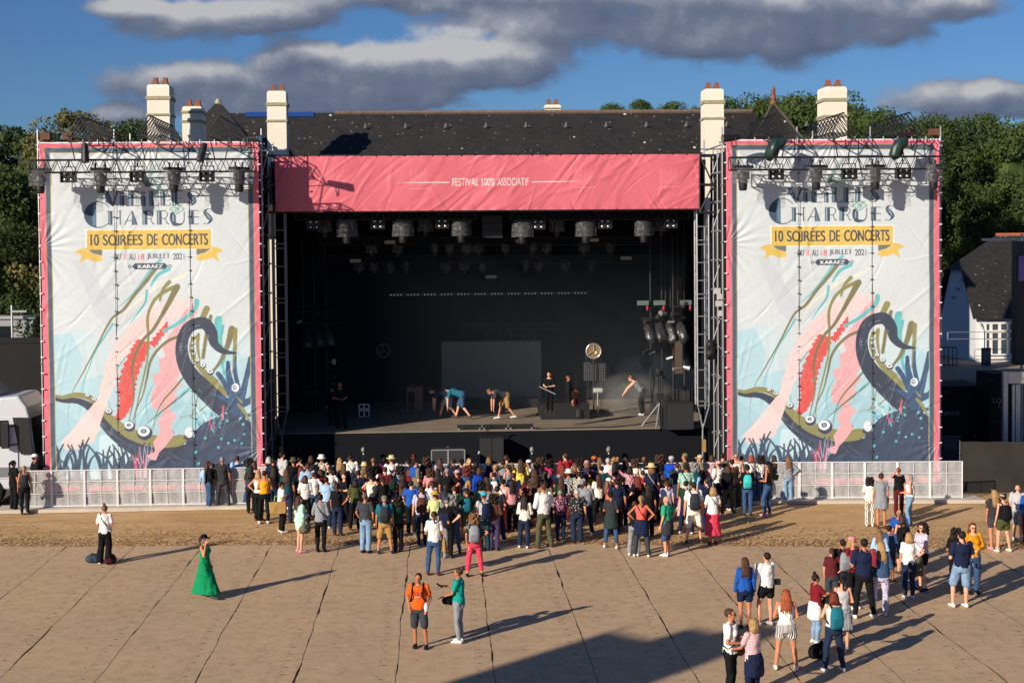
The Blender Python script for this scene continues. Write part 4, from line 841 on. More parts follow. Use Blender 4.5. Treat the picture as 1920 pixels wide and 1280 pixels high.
    c.a[:] = (c.a*.90+np.array([.055, .062, .07]))*np.array([.95, 1., 1.10])
    return c
cv = art()
NX, NY = 440, 720
bw, bh = 7.5, 12.2
dispF = folds(bw, bh, 180, .015, .9, .09, 5)
top_f = folds(bw, bh, 1, .0, 1, 1, 1)
def bdisp(X, Z):
    o = dispF(X, Z)+.03*np.sin(X*1.3+Z*.4)+.02*np.sin(Z*1.9+X*.6)
    rng = np.random.default_rng(11)
    for (cx_, cz) in ((0, bh), (bw*.5, bh), (bw, bh), (bw*.34, bh), (0, bh*.7), (bw, 0), (bw, bh*.12), (0, .3)):      # rays of tension from the hung points
        r = np.hypot(X-cx_, Z-cz)+1e-3; th = np.arctan2(Z-cz, X-cx_); o += .012*np.sin(th*19+rng.uniform(0, 6))*np.exp(-((r-.55)/.75)**2)
    for k in range(12):
        r = np.hypot(X-bw*k/11., (Z-bh))+1e-3; o += -.02*np.exp(-(r/.16)**2)
    return o
BME = grid_mesh('printed_cloth', bw, bh, NX, NY, bdisp, cv.verts(NX, NY), bm_)
rope = mat('lacing_rope', (.06, .06, .065), .8, .2, 5.); clipm = mat('white_clip', (.7, .7, .7), .5, .1, 5.)
def wing(px0, px1, ytop, Y, side):
    a = WY(px0, ytop, Y); c_ = WY(px1, ytop, Y); w = c_.x-a.x; zb = .5; h = a.z-zb
    t = empty('festival_banner', (a.x, Y, zb), label='tall printed festival banner with sea creatures, %s of the stage' % side, cat='banner', group='twin festival banners')
    o = D.objects.new('printed_cloth', BME); COL.objects.link(o); o.parent = t; o.scale = (w/bw, 1, h/bh)
    for f in (.337, .68):
        m = MB(); m.tube((w*f, -.035, 0), (w*f, -.035, h), .009, n=5)
        for k in range(26): z = .2+k*h/26; m.tube((w*f-.07, -.045, z), (w*f+.05, -.045, z+.02), .011, n=4).box(w*f-.0, w*f+.035, -.06, -.03, z-.02, z+.02)
        m.build('lacing', rope, t)
    fl = [(x_, .3+k*h/22) for k in range(22) for x_ in (-.02, w+.02)]+[(w*k/15., h-.01) for k in range(16)]
    fm_ = MB().box(-.05, .05, -.05, -.02, -.022, .022).mesh('fastener', clipm); fv_ = MB().box(-.012, .012, -.04, -.02, -.09, .09).mesh('fastener', clipm)
    for k, (x_, z_) in enumerate(fl): o = D.objects.new('fastener', fm_ if k < 44 else fv_); COL.objects.link(o); o.parent = t; o.location = (x_, 0, z_)
    # scaffold carrying it
    s = empty('scaffold_tower', (a.x, Y+.2, 0), label='scaffold tower draped in black behind the %s banner' % side, cat='scaffold', group='scaffold towers of the banners')
    so_ = Vector((a.x, Y+.2, 0))
    part(MB().box(a.x+.12, c_.x-.12, Y+.25, Y+3.6, 0, a.z-.35), 'black_drape', black, s, so_)
    for k, f in enumerate((-.012, .337, .41, .68, 1.012)):
        top = a.z+(.45 if k != 2 else .3); m = MB(); m.tube((a.x+w*f, Y+.18, 0), (a.x+w*f, Y+.18, top), .028); m.tube((a.x+w*f, Y+3.7, 0), (a.x+w*f, Y+3.7, top-.2), .028)
        for q_ in range(6): m.tube((a.x+w*f-.05, Y+.16, 1+q_*2), (a.x+w*f+.05, Y+.2, 1.02+q_*2), .04)
        part(m, 'upright', steel, s, so_)
    m = MB()
    for z in (a.z-.08,): m.tube((a.x-.2, Y+.22, z), (c_.x+.2, Y+.22, z), .028).tube((a.x-.2, Y+3.7, z), (c_.x+.2, Y+3.7, z), .028)
    for f in (0, .34, .68, 1): m.tube((a.x+w*f, Y+.1, a.z-.12), (a.x+w*f, Y+3.8, a.z-.12), .028)
    part(m, 'ledger', steel, s, so_)
    return a, c_, w, h, zb
LWa, LWc, LW, LH, _ = wing(73, 484, 267, 51.7, 'left')
RWa, RWc, RW, RH, _ = wing(1361, 1762, 262, 50.7, 'right')
# ---- pink banner over the stage
cp = Canvas(798, 106, 3, 'd36a77')
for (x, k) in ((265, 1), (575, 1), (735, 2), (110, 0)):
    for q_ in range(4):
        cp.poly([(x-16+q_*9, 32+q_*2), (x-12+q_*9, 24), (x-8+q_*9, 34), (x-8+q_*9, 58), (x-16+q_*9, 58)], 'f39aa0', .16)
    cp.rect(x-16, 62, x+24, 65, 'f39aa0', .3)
cp.text('FESTIVAL', 330, 44, 379, 59, 'f3d9d8', 0); cp.text('100%', 385, 44, 409, 59, 'f3d9d8', 0); cp.text('ASSOCIATIF', 414, 44, 473, 59, 'f3d9d8', 0)
for k in range(20): cp.rect(224+k*5, 51.2, 229+k*5, 52.6, 'fff4f0', min(1, .1+k*.08)); cp.rect(574-k*5, 51.2, 579-k*5, 52.6, 'fff4f0', min(1, .1+k*.08))
YB = 53.3; pa_, pb_, pc_ = WY(515, 293, YB), WY(1313, 289, YB), WY(515, 397, YB)
pw, ph = pb_.x-pa_.x, (pa_.z+pb_.z)/2-pc_.z
f1 = folds(pw, ph, 130, .045, .8, .09, 21, ang=(.75, .25)); f2 = folds(pw, ph, 60, .03, .5, .05, 22, ang=(.95, .2))
def pdisp(X, Z):
    o = f1(X, Z)*.48+.8*f2(X, Z)*np.clip(X/pw-.25, .0, 1)*1.1+.02*np.sin(X*2.1)
    for k in range(31): r = np.hypot(X-pw*k/30., Z-ph); o += .022*np.exp(-(r/.18)**2)+.02*np.exp(-(np.hypot(X-pw*k/30., Z)/.15)**2)
    return o
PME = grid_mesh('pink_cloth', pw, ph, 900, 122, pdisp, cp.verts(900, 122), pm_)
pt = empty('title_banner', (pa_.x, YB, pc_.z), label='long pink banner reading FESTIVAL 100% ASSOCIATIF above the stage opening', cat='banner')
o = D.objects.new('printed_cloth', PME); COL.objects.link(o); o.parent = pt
m = MB(); m.tube((-.1, .03, ph+.03), (pw+.1, .03, ph+.03), .025).tube((0, .03, -.03), (pw, .03, -.03), .02)
for k in range(31): m.box(pw*k/30-.012, pw*k/30+.012, -.03, .03, ph-.01, ph+.05).box(pw*k/30-.012, pw*k/30+.012, -.03, .03, -.05, .01)
m.build('hem_rail', darksteel, pt)
# ================================================================ stage
DZ, SY0, SY1 = 2.15, 54.0, 64.5
deckm = mat('stage_deck', (.26, .21, .155), .85, .3, 1.3, bump=.2)
st = empty('stage', (2, 54, 0), label='large covered black festival stage with brown deck', cat='stage'); ST = Vector((2, 54, 0))
xl0, xl1, xr0, xr1 = -.1085*54.6, -.1065*64.5, .1795*54.6, .1800*64.5
drape = mat('stage_drape', (.010, .012, .016), .95, .3, .6, spec=.1); backd = mat('backdrop', (.009, .013, .021), .95, .25, .5, spec=.1)
part(MB().box(-6.6, 10.4, SY0, SY1, DZ-.22, DZ), 'deck', deckm, st, ST)
part(MB().box(-6.9, 10.7, SY0-.02, SY0+.03, 0, DZ-.03), 'skirt', mat('skirt_cloth', (.010, .011, .014), .95, .2, .8, spec=.1), st, ST)
m = MB(); m.add([(xl0, 54.6, 0), (xl1, SY1, 0), (xl1-.1, SY1, 0), (xl0-.1, 54.6, 0), (xl0, 54.6, 12), (xl1, SY1, 12), (xl1-.1, SY1, 12), (xl0-.1, 54.6, 12)], [(0, 1, 5, 4), (1, 2, 6, 5), (2, 3, 7, 6), (3, 0, 4, 7), (4, 5, 6, 7)])
part(m, 'side_drape', drape, st, ST)
m = MB(); m.add([(xr0, 54.6, 0), (xr1, SY1, 0), (xr1+.1, SY1, 0), (xr0+.1, 54.6, 0), (xr0, 54.6, 12), (xr1, SY1, 12), (xr1+.1, SY1, 12), (xr0+.1, 54.6, 12)], [(0, 1, 5, 4), (1, 2, 6, 5), (2, 3, 7, 6), (3, 0, 4, 7), (4, 5, 6, 7)])
part(m, 'side_drape', drape, st, ST)
part(MB().box(xl1-.1, xr1+.1, SY1, SY1+.1, 0, 12), 'backdrop', backd, st, ST)
m = MB(); m.add([(-6.05, 53.5, 11.9), (9.8, 53.5, 11.9), (xr1+.2, SY1+.2, 12.2), (xl1-.2, SY1+.2, 12.2), (-6.05, 53.5, 12.05), (9.8, 53.5, 12.05), (xr1+.2, SY1+.2, 12.3), (xl1-.2, SY1+.2, 12.3)], [(0, 3, 2, 1), (4, 5, 6, 7), (0, 1, 5, 4), (1, 2, 6, 5), (2, 3, 7, 6), (3, 0, 4, 7)])
part(m, 'roof', drape, st, ST)
part(MB().box(-6.0, 9.75, 53.45, 53.5, 10.2, 11.9), 'valance', drape, st, ST)
# truss helper
def truss(mb, p, q, w=.3, r=.022, step=None, tri=False, up=(0, 0, 1), rd=None):
    p, q = Vector(p), Vector(q); d = (q-p); Ln = d.length; d.normalize(); u = Vector(up); s_ = d.cross(u).normalized(); u = s_.cross(d).normalized()
    cs = [(-.5, -.5), (.5, -.5), (.5, .5), (-.5, .5)] if not tri else [(-.5, -.4), (.5, -.4), (0, .5)]
    cs = [s_*a*w+u*b_*w for a, b_ in cs]; n = max(1, round(Ln/(step or w))); rd = rd or r*.6
    for c in cs: mb.tube(p+c, q+c, r, n=5)
    for k in range(n):
        a, b_ = p+d*(Ln*k/n), p+d*(Ln*(k+1)/n); mid = p+d*(Ln*(k+.5)/n)
        for i in range(len(cs)):
            c0, c1 = cs[i], cs[(i+1) % len(cs)]
            mb.tube(a+c0, mid+c1, rd, n=4, cap=False).tube(mid+c1, b_+c0, rd, n=4, cap=False)
            if k == 0: mb.tube(a+c0, a+c1, rd, n=4)
            if k == n-1: mb.tube(b_+c0, b_+c1, rd, n=4)
    return mb
# ladder towers left and right of the opening
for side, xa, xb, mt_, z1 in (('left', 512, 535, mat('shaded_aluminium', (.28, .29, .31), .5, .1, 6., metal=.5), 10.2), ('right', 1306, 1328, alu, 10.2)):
    A = WY(xa, 500, 53.7); B_ = WY(xb, 500, 53.7); m = MB(); zb = 3.0
    t = empty('ladder_tower', ((A.x+B_.x)/2, 53.7, 0), label='slender aluminium ladder tower at the %s edge of the stage opening' % side, cat='tower', group='ladder towers of the stage'); TO = Vector(((A.x+B_.x)/2, 53.7, 0))
    for x in (A.x, B_.x): m.tube((x, 53.6, zb), (x, 53.6, z1), .035).tube((x, 54.05, zb), (x, 54.05, z1), .035)
    part(m, 'upright', mt_, t, TO)
    m = MB(); z = zb; k = 0
    while z < z1: m.tube((A.x, 53.6, z), (B_.x, 53.6, z), .022); (m.tube((A.x, 53.6, z+.16), (B_.x, 53.6, z+.16), .022) if k % 3 == 0 else None); m.tube((A.x, 53.6, z), (A.x, 54.05, z+.4), .015).tube((B_.x, 53.6, z), (B_.x, 54.05, z+.4), .015); z += .66; k += 1
    part(m, 'rung', mt_, t, TO)
    m = MB(); xm = (A.x+B_.x)/2
    for x in (A.x, B_.x): m.tube((x, 53.6, zb), (xm, 53.8, 2.1), .03)
    m.tube((xm, 53.8, 2.3), (xm, 53.8, .3), .035).box(xm-.3, xm+.3, 53.5, 54.1, 0, .12); part(m, 'foot', mt_, t, TO)
    part(MB().box(xm-.06, xm+.07, 53.5, 53.62, 1.3, 1.75), 'chain_hoist', mat('hoist_ochre', (.38, .24, .08), .6, .2, 5.), t, TO)
# black drapes closing the gaps beside the towers
gd = mat('grey_scrim', (.075, .075, .072), .9, .35, .8)
for nm, xs, Y, zz, mt_ in (('left', (487, 496), 53.0, (0, 11.8), black), ('left lower', (497, 512), 53.2, (0, 4.6), gd), ('right', (1341, 1360), 53.0, (0, 9.9), gd), ('right inner', (1329, 1336), 53.4, (0, 3.6), black)):
    A, B_ = WY(xs[0], 500, Y), WY(xs[1], 500, Y); m = MB(); n = 14
    vs = [(A.x+(B_.x-A.x)*i/n, Y+.04*math.sin(i*1.9)+.03*math.sin(j*.8+i), zz[0]+(zz[1]-zz[0])*j/10) for j in range(11) for i in range(n+1)]
    m.add(vs, [(j*(n+1)+i, j*(n+1)+i+1, (j+1)*(n+1)+i+1, (j+1)*(n+1)+i) for j in range(10) for i in range(n)])
    m.build('side_curtain', mt_, label='narrow dark curtain hanging %s of the stage opening' % {'left': 'directly right of the left banner, left', 'left lower': 'under the cream chimney stack, left', 'right': 'directly left of the right banner, right', 'right inner': 'low beside the right ladder tower, right'}[nm], cat='curtain', smooth=True)
# scaffold poles with cables in the side gaps
for nm, lst in (('left', [(489, 51.9), (502, 53.0)]), ('right', [(1337, 53.2), (1345, 52.6), (1353, 52.2)])):
    m = MB()
    for px, Y in lst:
        q = WY(px, 300, Y); m.tube((q.x, Y, 0), (q.x, Y, 12.4), .026)
        for k in range(11): m.tube((q.x-.08, Y, 1+k*1.05), (q.x+.08, Y, 1.05+k*1.05), .035)
    A, B_ = WY(lst[0][0], 300, 52.5), WY(lst[-1][0], 300, 52.5)
    for k in range(6): m.tube((A.x, 52.6, 1.5+k*2), (B_.x, 52.6, 2.4+k*2), .018)
    m.build('scaffold_poles', steel, label='thin scaffold poles with couplers in the gap %s of the stage opening' % nm, cat='scaffold poles')
m = MB(); A = WY(1348, 540, 52.3)
for k, (a, b_) in enumerate(((-.1, 0), (.0, .2), (-.05, .45), (.02, .8))): m.box(A.x+a-.1, A.x+a+.12, 52.1, 52.2, A.z-b_-.2, A.z-b_)
m.build('junction_boxes', mat('label_white', (.5, .5, .5), .6, .2, 9.), label='small pale junction boxes on a pole left of the right banner', cat='junction boxes')
# trusses joining banner towers to the stage
for nm, xa, xb, mt_ in (('left', 484, 516, darksteel), ('right', 1312, 1362, darksteel)):
    m = MB()
    for y in (291, 346, 398):
        A, B_ = WY(xa, y, 52.9), WY(xb, y, 52.9); m.tube(A, B_, .04).tube(A+Vector((0, .6, 0)), B_+Vector((0, .6, 0)), .04)
    A, B_ = WY(xa, 291, 52.9), WY((xa+xb)/2, 346, 52.9); C_ = WY(xb, 291, 52.9)
    m.tube(A, B_, .03).tube(C_, B_, .03).tube(B_, WY(xa, 398, 52.9), .03).tube(B_, WY(xb, 398, 52.9), .03).tube(WY(xa, 291, 52.9), WY(xa, 398, 52.9), .03)
    m.build('corner_truss', mt_, label='dark corner truss linking the %s banner tower to the stage roof' % nm, cat='truss')
# ---- lamps
plas = D.materials.new('rain_cover_plastic'); plas.use_nodes = True; b = NB(plas.node_tree); p_ = plas.node_tree.nodes['Principled BSDF']
p_.inputs['Base Color'].default_value = (.34, .345, .37, 1); p_.inputs['Roughness'].default_value = .2
tn = b.n('ShaderNodeTexNoise', i={'Vector': b.n('ShaderNodeTexCoord').outputs['Object'], 'Scale': 9., 'Detail': 3., 'Distortion': 1.5})
plas.node_tree.links.new(b.ramp(tn.outputs[0], [(.35, .10), (.58, .18), (.66, .55), (.72, .15)]), p_.inputs['Alpha'])
plas.node_tree.links.new(b.n('ShaderNodeBump', i={'Height': tn.outputs[0], 'Strength': .8, 'Distance': .04}).outputs[0], p_.inputs['Normal'])
lens = mat('lens_glass', (.35, .36, .38), .08, .1, 3., metal=.6); lampm = mat('lamp_reflector', (.95, .95, .9), .2, .1, 4., metal=.5)
def moving_light(par_label, **k):
    t = empty('moving_light', (0, 0, 0), label=par_label, cat='stage light', **k)
    base = MB().box(-.30, .30, -.18, .18, -.12, -.02).tube((-.15, 0, -.02), (-.15, 0, .14), .03).tube((.15, 0, -.02), (.15, 0, .14), .03).build('base', blackpaint, t)
    yoke = MB().box(-.20, -.16, -.06, .06, -.46, -.12).box(.16, .20, -.06, .06, -.46, -.12).build('yoke', blackpaint, t)
    hd = MB().lathe([(.03, -.19), (.12, -.21), (.155, -.28), (.165, -.40), (.15, -.5), (.165, -.52), (.165, -.56), (.14, -.60), (.14, -.70), (.125, -.80), (.105, -.83), (.10, -.82)], 16).build('head', blackpaint, t, smooth=False)
    ln = MB().lathe([(.001, -.812), (.098, -.815)], 14).build('lens', lens, hd)
    cv_ = MB(); cv_.loft([((0, 0, -.10), .36, .26, (1, 0, 0), (0, 1, 0)), ((.01, 0, -.3), .365, .26, (1, 0, 0), (0, 1, 0)), ((0, 0, -.60), .375, .27, (1, 0, 0), (0, 1, 0))], 22, cap=False)
    cr = cv_.build('rain_cover', plas, t, smooth=True)
    kids(t, base, yoke, hd, cr); kids(hd, ln); return t
def blinder(lb, **k):
    t = empty('blinder_light', (0, 0, 0), label=lb, cat='stage light', **k)
    h = MB().box(-.21, .21, -.05, .12, -.56, -.20).box(-.24, -.21, -.12, .12, -.56, -.2).box(.21, .24, -.12, .12, -.56, -.2).build('housing', blackpaint, t)
    br = MB().tube((-.22, .02, -.36), (-.22, .02, -.06), .014).tube((.22, .02, -.36), (.22, .02, -.06), .014).tube((-.22, .02, -.06), (.22, .02, -.06), .014).tube((0, .02, -.06), (0, .02, .14), .022).build('bracket', darksteel, t)
    kids(t, h, br)
    for i in (-1, 1):
        for j in (-1, 1):
            m = MB(); c = Vector((i*.105, -.052, -.38+j*.09)); 
            m.loft([(c, .078, .078, (1, 0, 0), (0, 0, 1)), (c+Vector((0, -.03, 0)), .074, .074, (1, 0, 0), (0, 0, 1)), (c+Vector((0, -.028, 0)), .06, .06, (1, 0, 0), (0, 0, 1)), (c+Vector((0, -.008, 0)), .03, .03, (1, 0, 0), (0, 0, 1))], 12)
            l = m.build('lamp', darksteel, t); l2 = MB().ball(c+Vector((0, -.02, 0)), .038, .02, .038, 8, 5).build('bulb', lampm, l, smooth=True); kids(t, l); kids(l, l2)
    return t
def spot(lb, **k):
    t = empty('spotlight', (0, 0, 0), label=lb, cat='spotlight', **k)
    a = MB().loft([((0, -.34, .30), .11, .11, (1, 0, 0), (0, 0, 1)), ((0, -.30, .30), .115, .115, (1, 0, 0), (0, 0, 1)), ((0, .0, .30), .10, .10, (1, 0, 0), (0, 0, 1)), ((0, .2, .30), .08, .08, (1, 0, 0), (0, 0, 1))], 14).build('head', blackpaint, t)
    c = MB().loft([((0, -.343, .30), .09, .09, (1, 0, 0), (0, 0, 1)), ((0, -.342, .30), .01, .01, (1, 0, 0), (0, 0, 1))], 12).build('lens', lens, a)
    y = MB().tube((-.13, 0, .3), (-.13, 0, .05), .015).tube((.13, 0, .3), (.13, 0, .05), .015).tube((-.13, 0, .05), (.13, 0, .05), .015).tube((0, 0, .05), (0, 0, -.05), .02).build('yoke', darksteel, t)
    kids(t, a, y); kids(a, c); return t
ML = moving_light('x', group='moving lights in rain covers'); BL = blinder('x', group='four lamp blinders'); SPT = spot('x', group='black spotlights'); used = set()
def place(proto, loc, label, rz=0., sc=1., group=None, tilt=None):
    o = proto if proto.name not in used else copy_tree(proto); used.add(proto.name); o.location = loc; o.rotation_euler = tilt if tilt else (0, 0, rz); o.scale = (sc, sc, sc); o['label'] = label
    if group: o['group'] = group
    return o
ORD = ['first', 'second', 'third', 'fourth', 'fifth', 'sixth', 'seventh', 'eighth', 'ninth', 'tenth', 'eleventh', 'twelfth']
wrapm = mat('dark_green_wrap', (.02, .045, .04), .35, .3, 6., bump=.6, bscale=14.)
for side, xa, xb, yt, Yt, lights, bls, org in (('left', 57, 480, 311, 50.45, (75, 188, 326, 448), (128, 258, 388), 'l'), ('right', 1368, 1768, 306, 49.5, (1393, 1530, 1641, 1750), (1455, 1592, 1693), 'r')):
    A, B_ = WY(xa, yt, Yt), WY(xb, yt, Yt); A.z = B_.z = (A.z+B_.z)/2; m = truss(MB(), A, B_, .42, .024, .40)
    for k in range(9): q = A.lerp(B_, (k+.5)/9); m.path([(q.x-.35, Yt-.2, q.z-.2), (q.x-.1, Yt-.22, q.z-.34), (q.x+.25, Yt-.2, q.z-.22)], .01, 4)
    m.build('front_truss', darksteel, label='horizontal box truss hung in front of the %s banner' % side, cat='truss', group='front trusses of the banners')
    for k, px in enumerate(lights): q = WY(px, yt, Yt); place(ML, (q.x, Yt, A.z-.04), '%s moving light from the left in a clear cover before the %s banner' % (ORD[k], side), rz=.3*k, sc=1.05)
    for k, px in enumerate(bls): q = WY(px, yt, Yt); place(BL, (q.x, Yt, A.z+.04), '%s four-lamp blinder from the left before the %s banner' % (ORD[k], side), rz=.06*(k-1), sc=1.05)
    # outriggers: triangular trusses from the tower roof
    for k, f in enumerate((.22, .53, .84)):
        x = A.x+(B_.x-A.x)*f; zt = (LWa.z if side == 'left' else RWa.z); m = MB(); y0, y1 = Yt-.1, Yt+4.4
        bl, br_, tp = (-.42, .12), (.42, .12), (0., .80); pr = []
        for (dx, dz) in (bl, br_, tp): m.tube((x+dx, y0, zt+dz), (x+dx*.9, y1, zt+dz), .024)
        for j in range(11):
            yy = y0+(y1-y0)*j/10; y2 = y0+(y1-y0)*min(10, j+1)/10
            m.tube((x-.42, yy, zt+.12), (x, yy, zt+.8), .018, n=4).tube((x+.42, yy, zt+.12), (x, yy, zt+.8), .018, n=4).tube((x-.42, yy, zt+.12), (x+.42, yy, zt+.12), .018, n=4)
            if j < 10: m.tube((x-.42, yy, zt+.12), (x, y2, zt+.8), .016, n=4).tube((x+.42, yy, zt+.12), (x, y2, zt+.8), .016, n=4)
        for sx in (-.35, .35): m.tube((x+sx, y0+.1, zt+.12), (x+sx*.5, Yt, A.z+.2), .022)
        m.build('outrigger_truss', mat('outrigger_black', (.012, .012, .013), .5, .2, 5.), label='%s triangular outrigger truss from the left on top of the %s banner tower' % (ORD[k], side), cat='truss', group='outrigger trusses')
for k, (px, py, Y, tilt, lb) in enumerate(((158, 300, 50.45, (1.35, 0, .3), 'black spotlight pointing down above the first light of the left truss'), (390, 302, 50.45, (1.2, .1, -.4), 'black spotlight pointing down near the right end of the left truss'),
        (470, 292, 50.6, (0, 0, 1.0), 'large black spotlight at the right end of the left truss'), (1377, 290, 49.6, (.1, 0, -1.3), 'large black spotlight at the left end of the right truss'))):
    q = WY(px, py-12, Y); place(SPT, q, lb, sc=1.2, tilt=tilt)
for px, py in ((1450, 275), (1683, 275)):
    q = WY(px, py, 49.6); m = MB(); m.loft([((q.x+.28, 49.6, q.z+.30), .14, .12, (1, 0, 0), (0, 1, 0)), ((q.x+.14, 49.55, q.z+.18), .22, .17, (1, 0, -.4), (0, 1, 0)), ((q.x, 49.5, q.z-.05), .20, .17, (1, 0, -.4), (0, 1, 0)), ((q.x-.12, 49.5, q.z-.30), .21, .15, (1, 0, -.2), (0, 1, 0)), ((q.x-.16, 49.5, q.z-.45), .10, .08, (1, 0, 0), (0, 1, 0))], 16)
    o = m.build('wrapped_spotlight', wrapm, label='spotlight wrapped in dark green plastic on the right banner tower, %s' % ('left one' if px < 1500 else 'right one'), cat='spotlight', group='wrapped spotlights', smooth=True)
    for v in o.data.vertices: v.co += Vector(mnoise.noise_vector(v.co*5))*.12
for k, (px, py) in enumerate(((90, 258), (131, 258), (1700, 252), (1748, 250))):
    q = WY(px, py, 51.9); MB().box(q.x-.16, q.x+.16, 51.5, 51.9, q.z-.1, q.z+.14).tube((q.x, 51.7, q.z-.1), (q.x, 51.7, q.z-.5), .03).build('counterweight', mat('rust_brown', (.13, .06, .04), .8, .3, 6.), label='rusty counterweight on top of the %s banner tower, %s one' % (('left', 'left') if k == 0 else ('left', 'right') if k == 1 else ('right', 'left') if k == 2 else ('right', 'right')), cat='counterweight', group='counterweights')
# hanging lamps under the pink banner
Yh = 54.3
for nm, xa, xb, lts, bls, sm in (('left', 553, 893, (650, 755, 865), (588, 708, 829), (608, 797)), ('right', 957, 1292, (979, 1098, 1207), (1009, 1134, 1257), (1044, 1240))):
    A, B_ = WY(xa, 405, Yh), WY(xb, 403, Yh); m = truss(MB(), A, B_, .30, .024, .42); m.build('lighting_truss', darksteel, label='horizontal lighting truss under the %s half of the pink banner' % nm, cat='truss', group='lighting trusses inside the stage')
    for k, px in enumerate(lts): q = WY(px, 410, Yh); place(ML, (q.x, Yh, A.z-.12), '%s large covered moving light hanging under the %s half of the pink banner' % (ORD[k], nm), rz=.3*k, sc=1.1)
    for k, px in enumerate(sm): q = WY(px, 410, Yh+.7); place(ML, (q.x, Yh+.7, A.z-.12), '%s smaller covered moving light behind the %s half of the pink banner' % (ORD[k], nm), sc=.8)
    for k, px in enumerate(bls): q = WY(px, 410, Yh-.05); place(BL, (q.x, Yh-.05, A.z+.08), '%s four-lamp blinder hanging under the %s half of the pink banner' % (ORD[k], nm), sc=1.05)
# deeper trusses with faint lamps
for j, (py, Y, xs) in enumerate(((452, 57.5, (696, 745, 815, 843, 875, 897, 948, 999, 1025, 1095, 1145)), (486, 60.5, (672, 700, 732, 760, 835, 870, 905, 985, 1010, 1060, 1110)))):
    A, B_ = WY(600, py, Y), WY(1240, py, Y); truss(MB(), A, B_, .3, .022, .45).build('lighting_truss', darksteel, label='dim lighting truss deep inside the stage, %s one' % ('nearer' if j == 0 else 'rearmost'), cat='truss', group='lighting trusses inside the stage')
    for k, px in enumerate(xs):
        q = WY(px, py, Y); place(ML, (q.x, Y, A.z-.12), '%s dim hanging light from the left on the %s inner truss' % (ORD[k], 'nearer' if j == 0 else 'rearmost'), rz=k*.7, sc=.62, group='dim lights on the inner trusses')
pan = mat('pale_panel', (.34, .33, .25), .7, .1, 3.)
for k, (px, py, Y) in enumerate(((731, 454, 56), (977, 452, 56), (1113, 450, 56), (666, 489, 57), (921, 519, 60), (1174, 484, 57))):
    a, c = WY(px-10, py-3, Y), WY(px+10, py+3, Y); MB().box(a.x, c.x, Y, Y+.05, c.z, a.z).build('label_plate', pan, label='small pale plate under the stage roof, %s from the left' % ORD[(1, 3, 4, 0, 2, 5)[k]], cat='plate', group='pale plates under the stage roof')
led = D.materials.new('led_dots'); led.use_nodes = True; pl = led.node_tree.nodes['Principled BSDF']; pl.inputs['Emission Color'].default_value = (.8, .9, 1, 1); pl.inputs['Emission Strength'].default_value = .16
A, B_ = WY(728, 553, 63), WY(1106, 550, 63); t = empty('led_batten', A, label='long batten of tiny white lights across the back of the stage', cat='light bar')
part(MB().box(A.x, B_.x, 63, 63.1, A.z-.07, A.z+.07), 'bar', blackpaint, t, A)
m = MB()
for g in range(12):
    for k in range(4): x = A.x+.1+g*.72+k*.14; m.box(x, x+.045, 62.985, 62.998, A.z-.02, A.z+.025)
part(m, 'light', led, t, A)
A, B_ = WY(868, 613, 63), WY(1046, 611, 63); truss(MB(), A, B_, .28, .02, .4).build('lighting_truss', darksteel, label='short truss above the grey screen', cat='truss', group='lighting trusses inside the stage')
for k, px in enumerate((910, 935, 958, 980, 1003)): q = WY(px, 620, 63); MB().tube((q.x, 63, q.z), (q.x+.05, 63, WY(px, 641, 63).z), .03).build('hanger', darksteel, label='%s short hanger from the left between truss and grey screen' % ORD[k], cat='hanger', group='screen hangers')
# projection screen
A, B_ = WY(828, 641, 63.2), WY(1015, 751, 63.2); t = empty('projection_screen', (A.x, 63.2, B_.z), label='grey projection screen at the back of the stage, right half sunlit', cat='screen')
part(MB().box(A.x, B_.x, 63.2, 63.25, B_.z, A.z), 'fabric', mat('screen_grey', (.24, .22, .185), .8, .08, 1.), t, Vector((A.x, 63.2, B_.z)))
part(MB().box(A.x-.04, A.x, 63.18, 63.27, B_.z, A.z).box(B_.x, B_.x+.04, 63.18, 63.27, B_.z, A.z).box(A.x-.04, B_.x+.04, 63.18, 63.27, A.z, A.z+.04), 'frame', darksteel, t, Vector((A.x, 63.2, B_.z)))
# risers, flight cases and gear on deck
def gz(px, py): return G(px, py, DZ)
def box_on(name, px0, px1, pyb, h, d, mt_, label, cat, z=DZ, grp=None, detail=None):
    a, c = G(px0, pyb, z), G(px1, pyb, z); y = (a.y+c.y)/2; t = empty(name, ((a.x+c.x)/2, y, z), label=label, cat=cat)
    if grp: t['group'] = grp
    w = (c.x-a.x)/2; o = MB().box(-w, w, 0, d, 0, h).build('body', mt_, t); bv = o.modifiers.new('b', 'BEVEL'); bv.width = .02; bv.segments = 2
    e = MB(); 
    for sx in (-w, w): e.box(sx-.02, sx+.02, -.015, .03, .0, h)
    e.box(-w, w, -.015, .03, h-.02, h+.015).box(-w, w, -.015, .03, -.0, .03)
    e.build('edge_trim', detail or darksteel, t)
    if detail is alu: MB().box(-w*.75, -w*.35, -.02, 0, h*.45, h*.7).box(w*.35, w*.75, -.02, 0, h*.45, h*.7).box(-.03, .03, -.02, 0, .04, h-.03).build('latch', alu, t)
    return t
box_on('riser', 1015, 1105, 786, .62, 2.2, blackpaint, 'low black drum riser in the middle of the stage', 'riser')
box_on('riser', 828, 1010, 765, .35, 1., blackpaint, 'low dark riser below the grey screen', 'riser')
box_on('amplifier_stack', 1248, 1300, 805, .98, .9, mat('speaker_black', (.02, .02, .022), .7, .3, 9.), 'stack of three black wedge amplifiers at the right front of the stage', 'amplifiers')
box_on('case', 1240, 1252, 802, .78, .5, black, 'narrow black case with white lettering beside the amplifier stack', 'case')

